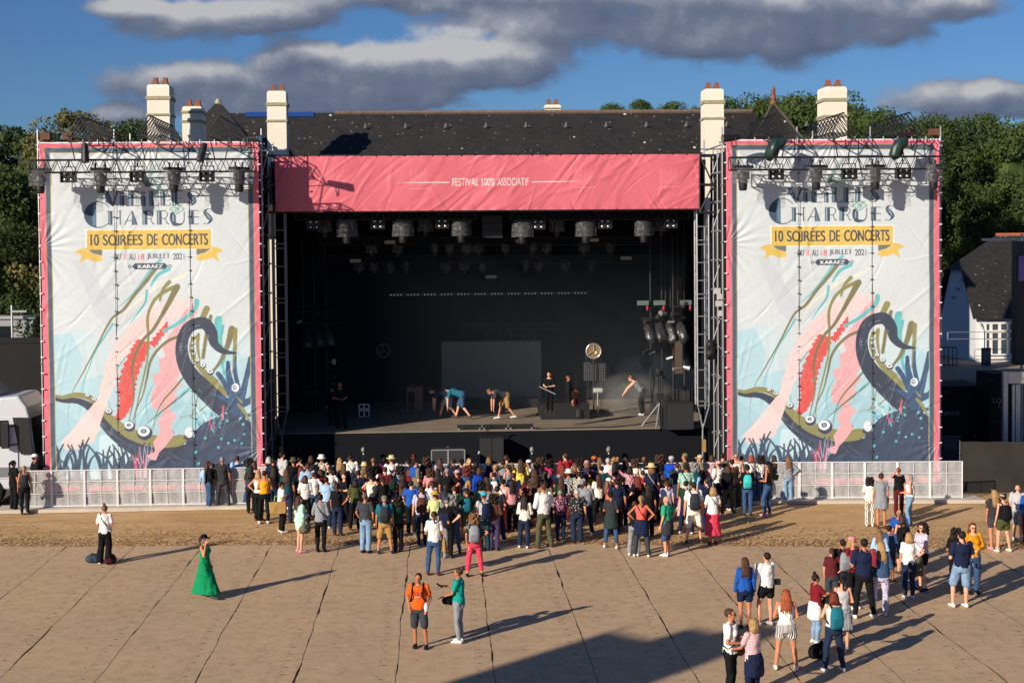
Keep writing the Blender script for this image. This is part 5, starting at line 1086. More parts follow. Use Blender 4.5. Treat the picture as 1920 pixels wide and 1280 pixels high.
box_on('rack_case', 674, 692, 781, .5, .5, black, 'small black rack case with aluminium corner on the left of the stage', 'case', detail=alu)
box_on('rack_case', 1228, 1262, 768, .75, .8, black, 'black equipment rack behind the amplifier stack', 'case')
box_on('rack_case', 1272, 1306, 770, .85, .8, mat('dark_grey_case', (.03, .03, .035), .6, .2, 4.), 'dark grey rack at the right edge of the stage', 'case')
box_on('mixing_desk', 560, 600, 775, .9, .8, black, 'dark mixing desk in the shaded left corner of the stage', 'desk')
wood = mat('varnished_wood', (.22, .075, .035), .45, .2, 3.)
a, c = gz(763, 772), gz(793, 772); t = empty('organ', ((a.x+c.x)/2, a.y, DZ), label='reddish brown wooden organ standing left on the stage', cat='organ'); w = (c.x-a.x)/2
MB().box(-w*.05, w, 0, .5, 0, .98).build('side_panel', wood, t); MB().box(-w, w, -.05, .5, .82, 1.0).build('keyboard_shelf', wood, t)
m = MB(); m.add([(-w, 0, 1.0), (w, 0, 1.0), (w, .5, 1.0), (-w, .5, 1.0), (-w*.3, .1, 1.08), (w, .1, 1.08), (w, .5, 1.08), (-w*.3, .5, 1.08)], [(0, 1, 5, 4), (1, 2, 6, 5), (2, 3, 7, 6), (3, 0, 4, 7), (4, 5, 6, 7)]); m.build('lid', wood, t); MB().box(-w, -w+.05, 0, .05, 0, .82).build('leg', wood, t)
# footlight bars on front edge
for k, (xa, xb) in enumerate(((856, 902), (903, 951), (952, 999))):
    a, c = gz(xa, 800), gz(xb, 800); t = empty('footlight_bar', ((a.x+c.x)/2, 54.4, DZ), label='%s of three low black light bars at the front edge of the stage' % ('left', 'middle', 'right')[k], cat='light bar', group='light bars on the stage edge'); w = (c.x-a.x)/2
    MB().box(-w+.02, w-.02, -.08, .08, .05, .17).build('housing', blackpaint, t); MB().box(-w+.05, -w+.1, -.15, .15, 0, .06).box(w-.1, w-.05, -.15, .15, 0, .06).build('foot', steel, t)
# round fan lights
def ring_light(px, py, Y, r, label, gold):
    c = WY(px, py, Y); t = empty('round_lamp', c, label=label, cat='stage lamp'); m = MB(); n = 28
    for k in range(n):
        a0, a1 = 2*math.pi*k/n, 2*math.pi*(k+1)/n; m.tube((r*math.cos(a0), 0, r*math.sin(a0)), (r*math.cos(a1), 0, r*math.sin(a1)), .035, n=6)
    m.build('rim', alu if gold else mat('dull_ring', (.11, .11, .11), .5, .1, 3.), t)
    m = MB(); 
    for k in range(3): a0 = math.pi/2+k*2*math.pi/3; m.tube((0, -.03, 0), (r*math.cos(a0), -.03, r*math.sin(a0)), .02)
    m.build('spoke', steel if gold else mat('dull_ring', (.11, .11, .11)), t)
    if gold:
        m = MB(); m.loft([((0, .02, 0), r*.92, r*.92, (1, 0, 0), (0, 0, 1)), ((0, .10, 0), r*.7, r*.7, (1, 0, 0), (0, 0, 1)), ((0, .14, 0), r*.3, r*.3, (1, 0, 0), (0, 0, 1))], 24, cap=True); m.v = m.v; m.build('reflector', mat('gold_reflector', (.50, .30, .12), .3, .2, 4., metal=.6), t)
        MB().ball((.1, -.02, -.06), .06, .04, .06).build('bulb', mat('lit_bulb', (.9, .8, .6), .3, .0), t)
        MB().tube((0, .1, -r-.02), (0, .1, DZ-c.z), .035).tube((-r, .1, -.1), (-.3, .1, -r-.1), .02).tube((r, .1, -.1), (.3, .1, -r-.1), .02).tube((-.3, .1, -r-.1), (.3, .1, -r-.1), .02).build('stand', darksteel, t)
    return t
ring_light(1113, 658, 60, .30, 'big round golden lamp on a stand at the right of the stage', True); ring_light(719, 657, 61.5, .27, 'round three-spoked ring lamp hanging in the dark left of the stage', False)
# LED matrix below gold lamp, cylinder lamp
A, B_ = WY(1093, 678, 60.3), WY(1136, 714, 60.3); t = empty('led_matrix', (A.x, 60.3, B_.z), label='dotted light panel under the golden lamp', cat='light panel'); TO = Vector((A.x, 60.3, B_.z))
part(MB().box(A.x, B_.x, 60.3, 60.35, B_.z, A.z), 'panel', blackpaint, t, TO); m = MB()
for i in range(12):
    for j in range(9): x = A.x+.05+i*(B_.x-A.x-.08)/11.5; z = B_.z+.05+j*(A.z-B_.z-.08)/8.5; m.box(x, x+.03, 60.285, 60.298, z, z+.03)
part(m, 'lens_dots', steel, t, TO); part(MB().tube((A.x+.2, 60.32, B_.z), (A.x+.2, 60.32, DZ), .02).tube((B_.x-.2, 60.32, B_.z), (B_.x-.2, 60.32, DZ), .02), 'leg', darksteel, t, TO)
a, c = WY(1112, 727, 59), WY(1129, 737, 59); m = MB(); m.tube((a.x, 59, (a.z+c.z)/2), (c.x, 59, (a.z+c.z)/2), .11, n=14).tube(((a.x+c.x)/2, 59, a.z), ((a.x+c.x)/2, 59, DZ), .025); m.build('drum', lampm, label='small pale cylindrical drum on a stand below the golden lamp', cat='drum')
# instrument: cello on the riser
q = G(1080, 765, DZ+.6); t = empty('cello', (q.x, q.y, DZ+.63), .3, label='reddish cello held upright on the riser', cat='cello')
m = MB(); m.loft([((0, 0, z), r, .06, (1, 0, 0), (0, 1, 0)) for z, r in ((.02, .08), (.1, .19), (.22, .2), (.32, .13), (.42, .13), (.5, .16), (.6, .14), (.66, .05))], 18); smooth_angle(m.build('body', mat('cello_wood', (.30, .08, .04), .35, .15, 3.), t), 50)
MB().box(-.02, .02, -.03, 0, .6, 1.12).box(-.035, .035, -.03, .02, 1.12, 1.25).build('neck', darksteel, t); MB().box(-.03, .03, -.08, -.06, .12, .34).build('string_board', black, t)
# tripod stand with boom on the right
q = gz(1232, 800); t = empty('tripod_stand', q, label='light tripod stand leaning at the right of the stage', cat='tripod')
for k, a0 in enumerate((2.6, 4.4, .6)): MB().tube((0.1, 0, .9), (.1+.75*math.cos(a0), .6*math.sin(a0), 0), .03).build('leg', steel, t)
MB().tube((.1, 0, .8), (.1, 0, 1.9), .035).box(.0, .25, -.1, .1, 1.0, 1.25).build('column', darksteel, t)
# cluster of hanging spotlights on the right and left inside the stage
plw = mat('shiny_wrap', (.05, .05, .055), .2, .3, 8., bump=.9, bscale=16., metal=.3)
def cluster(px, py, Y, n, side, rnd):
    c = WY(px, py, Y); t = empty('spotlight_cluster', c, label='cluster of plastic wrapped spotlights on poles in the %s wing of the stage' % side, cat='spotlights')
    for k in range(n):
        x = (k-(n-1)/2)*.42; m = MB(); m.loft([((x, 0, .32), .12, .1, (1, 0, 0), (0, 1, 0)), ((x+.05, -.1, .1), .20, .16, (1, 0, 0), (0, 1, 0)), ((x+.1, -.25, -.18), .26, .2, (1, 0, .3), (0, 1, 0)), ((x+.16, -.38, -.42), .16, .12, (1, 0, .3), (0, 1, 0))], 14)
        o = m.build('wrapped_lamp', plw, t, smooth=True)
        for v in o.data.vertices: v.co = Vector((v.co.x, v.co.y, v.co.z))+Vector(mnoise.noise_vector(v.co*6+Vector((k, rnd, 0))))*.12+Vector(mnoise.noise_vector(v.co*15))*.05
    m = MB()
    for k in range(3): m.tube((-.5+k*.45, .1, 3.8), (-.5+k*.45, .1, DZ-c.z), .03)
    m.tube((-.9, .1, .5), (.9, .1, .5), .03).tube((-.9, .1, .95), (.9, .1, .95), .03); m.build('pole', darksteel, t)
    rg = random.Random(rnd)
    for k in range(13):         # small lamp housings and clamps crowding the poles
        x, z = rg.uniform(-.75, .85), rg.choice((rg.uniform(.25, 1.0), rg.uniform(-2.6, -.4))); a0 = rg.uniform(0, 6.28); L_ = rg.uniform(.16, .34); dx, dz = math.cos(a0)*L_, math.sin(a0)*L_*.6
        MB().tube((x, .02, z), (x+dx, -.12, z+dz), rg.uniform(.05, .11), rg.uniform(.05, .13), 10).build('lamp_housing', rg.choice((blackpaint, darksteel, plw, steel)), t)
    m = MB(); m.path([(x_, -.05-.02*i_, z_) for i_, (x_, z_) in enumerate(((-.5, .5), (-.42, -.3), (-.55, -1.2), (-.4, -2.), (-.5, -2.8)))], .03, 5)
    m.build('cable', black, t)
    return t, c
t, c = cluster(1244, 620, 57.5, 4, 'right', 1)
redm = mat('red_handle', (.42, .03, .04), .5, .1, 4.); greym = mat('clamp_grey', (.12, .16, .15), .5, .2, 4.)
for k, x in enumerate((-.75, -.1, .95)): MB().box(x-.28, x+.16, -.1, .1, 1.02, 1.2).build('clamp', greym, t); MB().ball((x+.1, -.12, .90), .05, .05, .11).build('red_handle', redm, t)
t, c = cluster(592, 630, 58, 3, 'left', 5)
m = MB()
for px, py0, py1 in ((1262, 560, 780), (1232, 690, 800), (1283, 610, 780)): a = WY(px, py0, 58.5); m.tube(a, (a.x, 58.5, DZ), .05)
m.build('boom_poles', darksteel, label='dark upright boom poles in the right wing of the stage', cat='poles')
for k, px in enumerate((1247, 1256, 1270, 1282)): a = WY(px, 420, 59); MB().tube((a.x, 59, a.z), (a.x, 59, 6.5), .025).build('hoist_chain', darksteel, label='%s hanging hoist chain from the left above the red handles' % ORD[k], cat='chain', group='hoist chains')
m = MB(); a, b_ = WY(1262, 520, 61), WY(1280, 700, 61); m.box(a.x, b_.x, 61, 61.4, b_.z, a.z); m.build('wood_post', mat('dim_wood', (.09, .06, .045), .8, .2, 3.), label='brown wooden post standing in the right wing of the stage', cat='post')
bagm = mat('black_bag', (.02, .02, .022), .3, .3, 8., bump=.8, bscale=12.)
q = WY(1333, 655, 52.6); m = MB(); m.ball((0, 0, 0), .20, .15, .38, 16, 10); o = m.build('wrapped_lamp', bagm, label='lamp wrapped in black plastic beside the right ladder tower', cat='lamp', smooth=True); o.location = q
for v in o.data.vertices: v.co += Vector(mnoise.noise_vector(v.co*5))*.1
# centre speaker array hung behind the pink banner
for nm, xs, ys in (('centre', (904, 942), (404, 446)),):
    A, B_ = WY(xs[0], ys[0], 55), WY(xs[1], ys[1], 55); t = empty('speaker_array', (A.x, 55, B_.z), label='black speaker array hanging in the centre under the pink banner', cat='speaker')
    for k in range(3): h_ = (A.z-B_.z)/3; MB().box(0, B_.x-A.x, -.05+.03*k, .6, k*h_+.01, (k+1)*h_-.01).build('cabinet', mat('speaker_grille', (.03, .03, .033), .6, .3, 30.), t)
# in front of the stage: flight case, sub-bass stack, wrapped microphones
box_on('flight_case', 810, 872, 935, 1.75, .7, mat('flight_case_black', (.03, .03, .032), .6, .2, 4.), 'black flight case with aluminium edges in front of the stage', 'flight case', z=0, detail=alu) 
ssx = WY(900, 822, 53.0); sse = WY(944, 822, 53.0); t = empty('speaker_stack', ((ssx.x+sse.x)/2, 53, 0), label='black subwoofer stack on a dolly in front of the stage centre', cat='speaker'); w = (sse.x-ssx.x)/2
MB().box(-w, 0-.01, 0, .7, 1.05, ssx.z).build('cabinet', mat('speaker_black', ()), t); MB().box(.01, w, 0, .7, 1.05, ssx.z).build('cabinet', mat('speaker_black', ()), t); MB().box(-w-.05, w+.05, -.05, .75, .98, 1.04).build('dolly', alu, t); MB().box(-w, w, .05, .6, 0, .97).build('base', mat('brown_box', (.06, .04, .035), .8, .2, 3.), t)
m = MB(); m.path([(-w*.4, .2, ssx.z), (-w*.3, .2, ssx.z+.3), (0, .2, ssx.z+.42), (w*.3, .2, ssx.z+.4)], .02); m.build('cable', black, t)
MB().tube((-w-.05, .2, 1.0), (-w-.35, .1, .75), .05).tube((-w-.1, .2, 1.2), (-w-.02, .2, 1.5), .04).build('handle', steel, t)
mw = mat('mic_wrap', (.26, .24, .2), .4, .3, 20., bump=.8, bscale=30.)
for k, (px, py) in enumerate(((681, 843), (840, 842), (997, 842), (1141, 842))):
    q = WY(px, py, 53.3); t = empty('wrapped_microphone', (q.x, 53.3, 0), label='%s microphone wrapped in crumpled plastic on a stand before the stage skirt' % ('leftmost', 'second from left', 'third from left', 'rightmost')[k], cat='microphone', group='wrapped microphones')
    o = MB().ball((0, 0, q.z), .085, .08, .11, 12, 8).build('wrap', mw, t, smooth=True)
    for v in o.data.vertices: v.co += Vector(mnoise.noise_vector(v.co*9))*.025
    MB().tube((0, 0, q.z-.1), (0, 0, 0), .014).build('stand', darksteel, t); MB().box(-.02, .02, -.03, .01, q.z-.17, q.z-.12).build('tape', clipm, t)
# monitor wedge near riser edge
q = gz(1086, 785); m = MB(); m.lathe([(.16, 0), (.2, .1), (.2, .3), (.14, .4)], 14, (0, 0, 0)); o = m.build('moving_lamp', blackpaint, label='small black moving lamp standing on the stage before the riser', cat='stage light'); o.location = q
m = MB(); m.path([gz(1005, 805)+Vector((0, 0, .02)), gz(1080, 803)+Vector((0, .1, .02)), gz(1150, 801)+Vector((0, 0, .02)), gz(1190, 797)+Vector((0, 0, .02)), gz(1235, 790)+Vector((0, 0, .02))], .02, 5); m.build('cable', black, label='black cable running along the right front of the stage', cat='cable')
# light smoke on the right of the stage
sm = D.materials.new('smoke'); sm.use_nodes = True; sn = sm.node_tree; sn.nodes.clear(); b = NB(sn)
tc = b.n('ShaderNodeTexCoord').outputs['Object']; nn = b.n('ShaderNodeTexNoise', i={'Vector': tc, 'Scale': 2.2, 'Detail': 3.}); ln_ = b.vm('LENGTH', tc)
den = b.m('MULTIPLY', b.m('MULTIPLY', b.m('MAXIMUM', b.m('SUBTRACT', 1., ln_), 0.), b.m('MAXIMUM', b.m('SUBTRACT', nn.outputs[0], .33), 0.)), 4.5)
pv = b.n('ShaderNodeVolumePrincipled'); pv.inputs['Color'].default_value = (.8, .78, .74, 1); sn.links.new(den, pv.inputs['Density']); om = b.n('ShaderNodeOutputMaterial'); sn.links.new(pv.outputs[0], om.inputs['Volume'])
q = gz(1185, 778); o = MB().ball((0, 0, 0), 1, 1, 1, 20, 14).build('smoke', sm, label='thin grey smoke drifting low on the right of the stage', cat='smoke', kind='stuff'); o.location = (q.x, q.y+.3, DZ+.75); o.scale = (1.9, 1.2, 1.0)
# ================================================================ crowd barrier
netw = D.materials.new('white_barrier_net'); netw.use_nodes = True; b = NB(netw.node_tree); p_ = netw.node_tree.nodes['Principled BSDF']; p_.inputs['Base Color'].default_value = (.92, .91, .90, 1); p_.inputs['Roughness'].default_value = .5
tq = b.n('ShaderNodeTexCoord').outputs['Object']; tn = b.n('ShaderNodeTexNoise', i={'Vector': tq, 'Scale': 3.5, 'Detail': 8., 'Roughness': .8}); tn2 = b.n('ShaderNodeTexNoise', i={'Vector': tq, 'Scale': 28., 'Detail': 4., 'Roughness': .8})
netw.node_tree.links.new(b.ramp(b.m('ADD', b.m('MULTIPLY', tn.outputs[0], .55), b.m('MULTIPLY', tn2.outputs[0], .45)), [(.38, .30), (.52, .40), (.66, .56)]), p_.inputs['Alpha'])
netw.node_tree.links.new(b.n('ShaderNodeBump', i={'Height': tn2.outputs[0], 'Strength': .35, 'Distance': .03}).outputs[0], p_.inputs['Normal'])
wst = mat('white_steel', (.80, .80, .80), .4, .1, 5., metal=.1)
def barrier_seg(L_):
    t = empty('crowd_barrier', (0, 0, 0), label='x', cat='barrier', group='crowd barriers in front of the banners and stage'); h = 1.27
    n_ = 12; vs = [(L_*i/n_, .02*math.sin(i*1.3+j)+.01*math.sin(j*2.), .03+(h-.05)*j/6) for j in range(7) for i in range(n_+1)]
    a = MB().add(vs, [(j*(n_+1)+i, j*(n_+1)+i+1, (j+1)*(n_+1)+i+1, (j+1)*(n_+1)+i) for j in range(6) for i in range(n_)]).build('netting', netw, t, smooth=True)
    m = MB()
    for x in (.02, L_-.02): m.tube((x, -.03, 0), (x, -.03, h), .022)
    for z in (.03, h-.01): m.tube((.02, -.03, z), (L_-.02, -.03, z), .02)
    f = m.build('frame', wst, t)
    m = MB().tube((L_/2, -.03, 0), (L_/2, -.03, h), .010).tube((0, -.03, h*.36), (L_, -.03, h*.36), .011).tube((0, -.03, h*.68), (L_, -.03, h*.68), .011)
    g_ = m.build('mesh_bar', wst, t); s_ = MB().box(.05, .12, -.02, .5, 0, .03).tube((.08, 0, h), (.08, .45, .03), .02).build('brace', steel, t); kids(t, a, f, g_, s_); return t
L1 = G(60, 958, .0); BY0 = 50.45
BP = barrier_seg(1.13); cnt = 0; x = -14.5; NSEG = 29; xe = 18.0
for k in range(NSEG):
    x0 = -14.5+(xe+14.5)*k/NSEG; x1 = -14.5+(xe+14.5)*(k+1)/NSEG; y0 = 51.0 if x0 < 0 else 51.0-.07*x0; y1 = 51.0 if x1 < 0 else 51.0-.07*x1
    o = BP if k == 0 else copy_tree(BP); o.location = (x0, y0-.1, .12); o.rotation_euler = (0, 0, math.atan2(y1-y0, x1-x0)); o.scale = ((x1-x0)/1.13, 1, 1)
    pl_ = ('barrier panel under the left banner, %s from its left end' % ORD[k] if k < 7 else 'barrier panel hidden behind the crowd, %s from the left banner' % (ORD[k-7] if k-7 < 10 else ['eleventh', 'twelfth', 'thirteenth', 'fourteenth', 'fifteenth'][k-17]) if k < 22 else 'barrier panel under the right banner, %s from its right end' % ORD[NSEG-1-k])
    o['label'] = pl_
# ================================================================ sound tower behind the camera on the left: casts the long shadow in front
t = empty('camera_tower', (-20, 9, 0), label='tall covered scaffold tower standing left of the camera', cat='scaffold'); TO = Vector((-20, 9, 0))
sh = Vector((SX, SY)).normalized(); nn_ = Vector((sh.y, -sh.x))
e1 = sum(Vector(G(*q_)[:2]).dot(nn_) for q_ in ((811, 1280), (1210, 1166)))/2; e2 = sum(Vector(G(*q_)[:2]).dot(nn_) for q_ in ((1223, 1280), (1355, 1231)))/2
tipa = Vector(G(1400, 1160)[:2]).dot(sh); ht = 13.2; ba = tipa-ht/math.tan(el)
Mt = Matrix(((sh.x, nn_.x, 0, 0), (sh.y, nn_.y, 0, 0), (0, 0, 1, 0), (0, 0, 0, 1))); w_ = e2-e1
m = MB(); m.box(ba-3.0, ba-.6, e1, e2, 0, ht-.9, Mt); m.box(ba-2.6, ba-.3, e1+w_*.38, e2-.02, ht-.898, ht-.45, Mt); m.box(ba-2.4, ba, e1+w_*.62, e2-.1, ht-.448, ht, Mt)
part(m, 'black_cover', black, t, TO)
m = MB()
for a_, c_ in ((ba-.55, e1+.1), (ba-.55, e2-.1), (ba-3.05, e1+.1), (ba-3.05, e2-.1)): m.tube(Mt @ Vector((a_, c_, 0)), Mt @ Vector((a_, c_, ht-.6)), .04)
part(m, 'upright', steel, t, TO)
# thin stage fog hanging between the drapes
fg = D.materials.new('stage_fog'); fg.use_nodes = True; fn = fg.node_tree; fn.nodes.clear(); b = NB(fn)
pv = b.n('ShaderNodeVolumePrincipled'); pv.inputs['Color'].default_value = (.75, .85, 1, 1); pv.inputs['Density'].default_value = .006; om = b.n('ShaderNodeOutputMaterial'); fn.links.new(pv.outputs[0], om.inputs['Volume'])
MB().box(-5.4, 9.5, 55.2, 64.3, 2.3, 9.6).build('stage_fog', fg, label='thin bluish fog filling the stage house', cat='fog', kind='stuff')
# ================================================================ people
def obj_mat(name, rough, var, scale, bump=0, bscale=40., spec=.3): return mat(name, (1, 1, 1), rough, var, scale, bump=bump, bscale=bscale, spec=spec, objcol=True)
skinm = obj_mat('skin', .55, .06, 8.); hairm = obj_mat('hair', .5, .5, 14., .6, 60.); clothm = obj_mat('cloth', .85, .10, 5., .5, 9., .15); shoem = obj_mat('shoe', .6, .08, 9.); strawm = obj_mat('straw', .8, .25, 50., .5, 80.)
denimm = obj_mat('denim', .9, .4, 6., .5, 10., .12); eyem = mat('eye_dark', (.02, .015, .012), .3, .0); lipm = mat('lips', (.32, .10, .08), .5, .0)
def pat_mat(name, kind, c2):
    if name in MATS: return MATS[name]
    m = D.materials.new(name); m.use_nodes = True; b = NB(m.node_tree); p = m.node_tree.nodes['Principled BSDF']; t = b.n('ShaderNodeTexCoord').outputs['Object']; s = b.n('ShaderNodeSeparateXYZ', i={0: t})
    base = b.n('ShaderNodeObjectInfo').outputs['Color']
    if kind == 'hstripe': f = b.m('GREATER_THAN', b.m('FRACT', b.m('MULTIPLY', s.outputs[2], 18.)), .6)
    elif kind == 'vstripe': f = b.m('GREATER_THAN', b.m('FRACT', b.m('MULTIPLY', b.m('ARCTAN2', s.outputs[0], s.outputs[1]), 5.2)), .45)
    elif kind == 'plaid': f = b.m('MAXIMUM', b.m('GREATER_THAN', b.m('FRACT', b.m('MULTIPLY', s.outputs[2], 12.)), .7), b.m('GREATER_THAN', b.m('FRACT', b.m('MULTIPLY', s.outputs[0], 12.)), .7))
    elif kind == 'zebra': f = b.m('GREATER_THAN', b.n('ShaderNodeTexWave', i={'Vector': b.vm('MULTIPLY', t, (1, 1, 2.6)), 'Scale': 4.5, 'Distortion': 7., 'Detail': 2.}).outputs[1], .66)
    elif kind == 'dots': f = b.m('LESS_THAN', b.n('ShaderNodeTexVoronoi', i={'Vector': t, 'Scale': 18.}).outputs[0], .26)
    else: f = b.m('GREATER_THAN', b.n('ShaderNodeTexNoise', i={'Vector': t, 'Scale': 26., 'Detail': 1.}).outputs[0], .53)
    m.node_tree.links.new(b.mix(f, base, c2), p.inputs['Base Color']); p.inputs['Roughness'].default_value = .85; MATS[name] = m; return m
PATS = {'hs': ('hstripe', (.45, .12, .12)), 'hsw': ('hstripe', (.5, .5, .5)), 'vs': ('vstripe', (.03, .03, .035)), 'pl': ('plaid', (.01, .012, .03)), 'ze': ('zebra', (.05, .055, .03)), 'do': ('dots', (.6, .6, .6)),
        'fl': ('floral', (.03, .03, .04)), 'flw': ('floral', (.62, .6, .58)), 'flp': ('floral', (.6, .2, .35)), 'br': ('floral', (.03, .02, .015)), 'or': ('floral', (.75, .32, .03)), 'sp': ('dots', (.05, .05, .12))}
def fuse(mb, vox, mats, disp=0., dscale=9., seed=0, smooth=2):
    me = mb.mesh('tmp'); o = D.objects.new('tmp', me); COL.objects.link(o)
    r = o.modifiers.new('r', 'REMESH'); r.mode = 'VOXEL'; r.voxel_size = vox; r.use_smooth_shade = True
    if smooth: s = o.modifiers.new('s', 'SMOOTH'); s.iterations = smooth; s.factor = .5
    dg = bpy.context.evaluated_depsgraph_get(); out = D.meshes.new_from_object(o.evaluated_get(dg)); D.objects.remove(o); D.meshes.remove(me)
    n = len(out.vertices)
    if disp:
        for v in out.vertices:
            c = v.co; k = mnoise.noise(Vector((c.x*dscale+seed, c.y*dscale, c.z*dscale*.55)))+.5*mnoise.noise(Vector((c.x*dscale*2.3, c.y*dscale*2.3+seed, c.z*dscale*1.2)))
            v.co = c+v.normal*((k+.35)*disp)
    out.materials.clear()
    for m in mats: out.materials.append(m)
    out.polygons.foreach_set('use_smooth', [True]*len(out.polygons)); return out
V3 = Vector
# arm poses: elbow, wrist for right (+x); left mirrored unless given. person faces +Y
ARMS = {'down': [((.245, -.02, 1.13), (.265, .05, .88))]*2, 'front': [((.265, .0, 1.12), (.07, .21, 1.10))]*2, 'phone': [((.25, .10, 1.14), (.09, .28, 1.27))]*2,
        'hips': [((.39, -.06, 1.20), (.19, -.02, 1.03))]*2, 'hip1': [((.39, -.08, 1.20), (.18, -.03, 1.03)), ((.25, -.01, 1.13), (.24, .07, .89))], 'ear': [((.27, .13, 1.19), (.12, .12, 1.49)), ((.25, -.05, 1.13), (.26, .03, .89))],
        'cross': [((.25, .06, 1.13), (-.02, .21, 1.16)), ((.25, .06, 1.13), (.03, .17, 1.10))], 'reach': [((.24, .15, 1.22), (.13, .38, 1.25)), ((.25, .10, 1.16), (.16, .30, 1.08))], 'pocket': [((.28, -.04, 1.14), (.20, .08, .93))]*2,
        'shield': [((.30, .16, 1.40), (.10, .16, 1.60)), ((.25, 0, 1.13), (.24, .06, .9))], 'bag': [((.27, -.05, 1.13), (.24, .06, 1.04)), ((.25, 0, 1.13), (.24, .06, .9))], 'floor': [((.215, .30, 1.41), (.19, .58, 1.36))]*2, 'out': [((.42, .05, 1.24), (.60, .15, 1.22)), ((.25, 0, 1.13), (.2, .12, .95))]}
# legs: (hip, knee, ankle) for +x then -x
LEGS = {'st': [((.09, 0, .90), (.10, .02, .49), (.10, -.02, .085)), ((-.09, 0, .90), (-.10, .02, .49), (-.10, -.02, .085))],
        'wide': [((.09, 0, .90), (.15, .02, .49), (.20, -.02, .085)), ((-.09, 0, .90), (-.15, .02, .49), (-.20, -.02, .085))],
        'con': [((.09, 0, .90), (.10, .01, .49), (.09, -.02, .085)), ((-.09, 0, .89), (-.15, .11, .52), (-.18, .04, .085))],
        'walk': [((.09, 0, .90), (.09, .20, .52), (.08, .30, .11)), ((-.09, 0, .90), (-.09, -.02, .48), (-.08, -.30, .14))]}
def limb(mb, pts, rs, n=10):
    for (a, b_), (r0, r1) in zip(zip(pts[:-1], pts[1:]), zip(rs[:-1], rs[1:])): mb.capsule(a, b_, r0, r1, n)
def sexp(sex): return dict(sh=.156, ch=.138, wa=.112, hp=.168, dp=.105) if sex == 'f' else dict(sh=.182, ch=.168, wa=.142, hp=.158, dp=.118)
def torso_rings(sex, inf=0., z0=.86, z1=1.47, wide=1.):
    s = sexp(sex); R = [(.84, s['hp']*.85, .10), (.90, s['hp'], .115), (.98, s['hp']*.97, .115), (1.08, s['wa'], .092), (1.18, (s['wa']+s['ch'])/2, .10), (1.28, s['ch']*1.03, s['dp']+.01), (1.37, s['ch'], s['dp']-.005), (1.42, s['sh']*.80, .078), (1.455, .075, .058)]
    out = []
    for z, rx, ry in R:
        if z < z0-.001 or z > z1: continue
        out.append(((0, -.0, z), rx*wide+inf, ry+inf, (1, 0, 0), (0, 1, 0)))
    return out
def xf_bend(ang, piv=(0, 0, .93)): return Matrix.Translation(piv) @ Matrix.Rotation(-ang, 4, 'X') @ Matrix.Translation(-Vector(piv))
def arm_pts(sex, arm, side):
    e, w = ARMS[arm][0 if side > 0 else 1]; s = sexp(sex)['sh']; k = -.014 if sex == 'm' else -.036
    S = V3((side*(s-.005), 0, 1.405)); E = V3((side*(e[0]+k), e[1], e[2])); W = V3((side*(w[0]+(k if abs(w[0]) > .2 else 0)), w[1], w[2])); return S, E, W
def hand(mb, E, W, side, curl=.35):
    d = (W-E).normalized(); x = V3((0, 0, 1)).cross(d) if abs(d.z) < .85 else V3((0, 1, 0)).cross(d); x.normalize(); y = d.cross(x)
    if side < 0: x = -x
    if abs(d.z) >= .85: x, y = V3((0, 1, 0)), V3((side, 0, 0))           # hanging: palm faces thigh, thumb forward
    pl = W+d*.02; pe = W+d*.095
    mb.loft([(W+d*.0, .025, .021, x, y), (pl+d*.02, .036, .018, x, y), (pe, .042, .016, x, y), (pe+d*.012, .036, .012, x, y)], 10)
    bend = -y*curl if abs(d.z) < .85 else -y*curl
    for k in range(4):
        o = x*(.030-.020*k); L1 = (.040, .044, .041, .032)[k]; p0 = pe+o-d*.01; p1 = p0+(d+bend*.6).normalized()*L1; p2 = p1+(d+bend*1.8).normalized()*L1*.75
        mb.capsule(p0, p1, .0098, .009, 6); mb.capsule(p1, p2, .009, .0078, 6)
    p0 = W+d*.03+x*.028; p1 = p0+(d*.7+x*.75+bend*.4).normalized()*.042; p2 = p1+(d+bend*.5).normalized()*.03
    mb.capsule(p0, p1, .0125, .011, 6); mb.capsule(p1, p2, .011, .009, 6)
def tm(mb, M, i0):
    for i in range(i0, len(mb.v)): mb.v[i] = tuple(M @ Vector(mb.v[i]))
BEND = {'bend': 1.35, 'lean': .75}
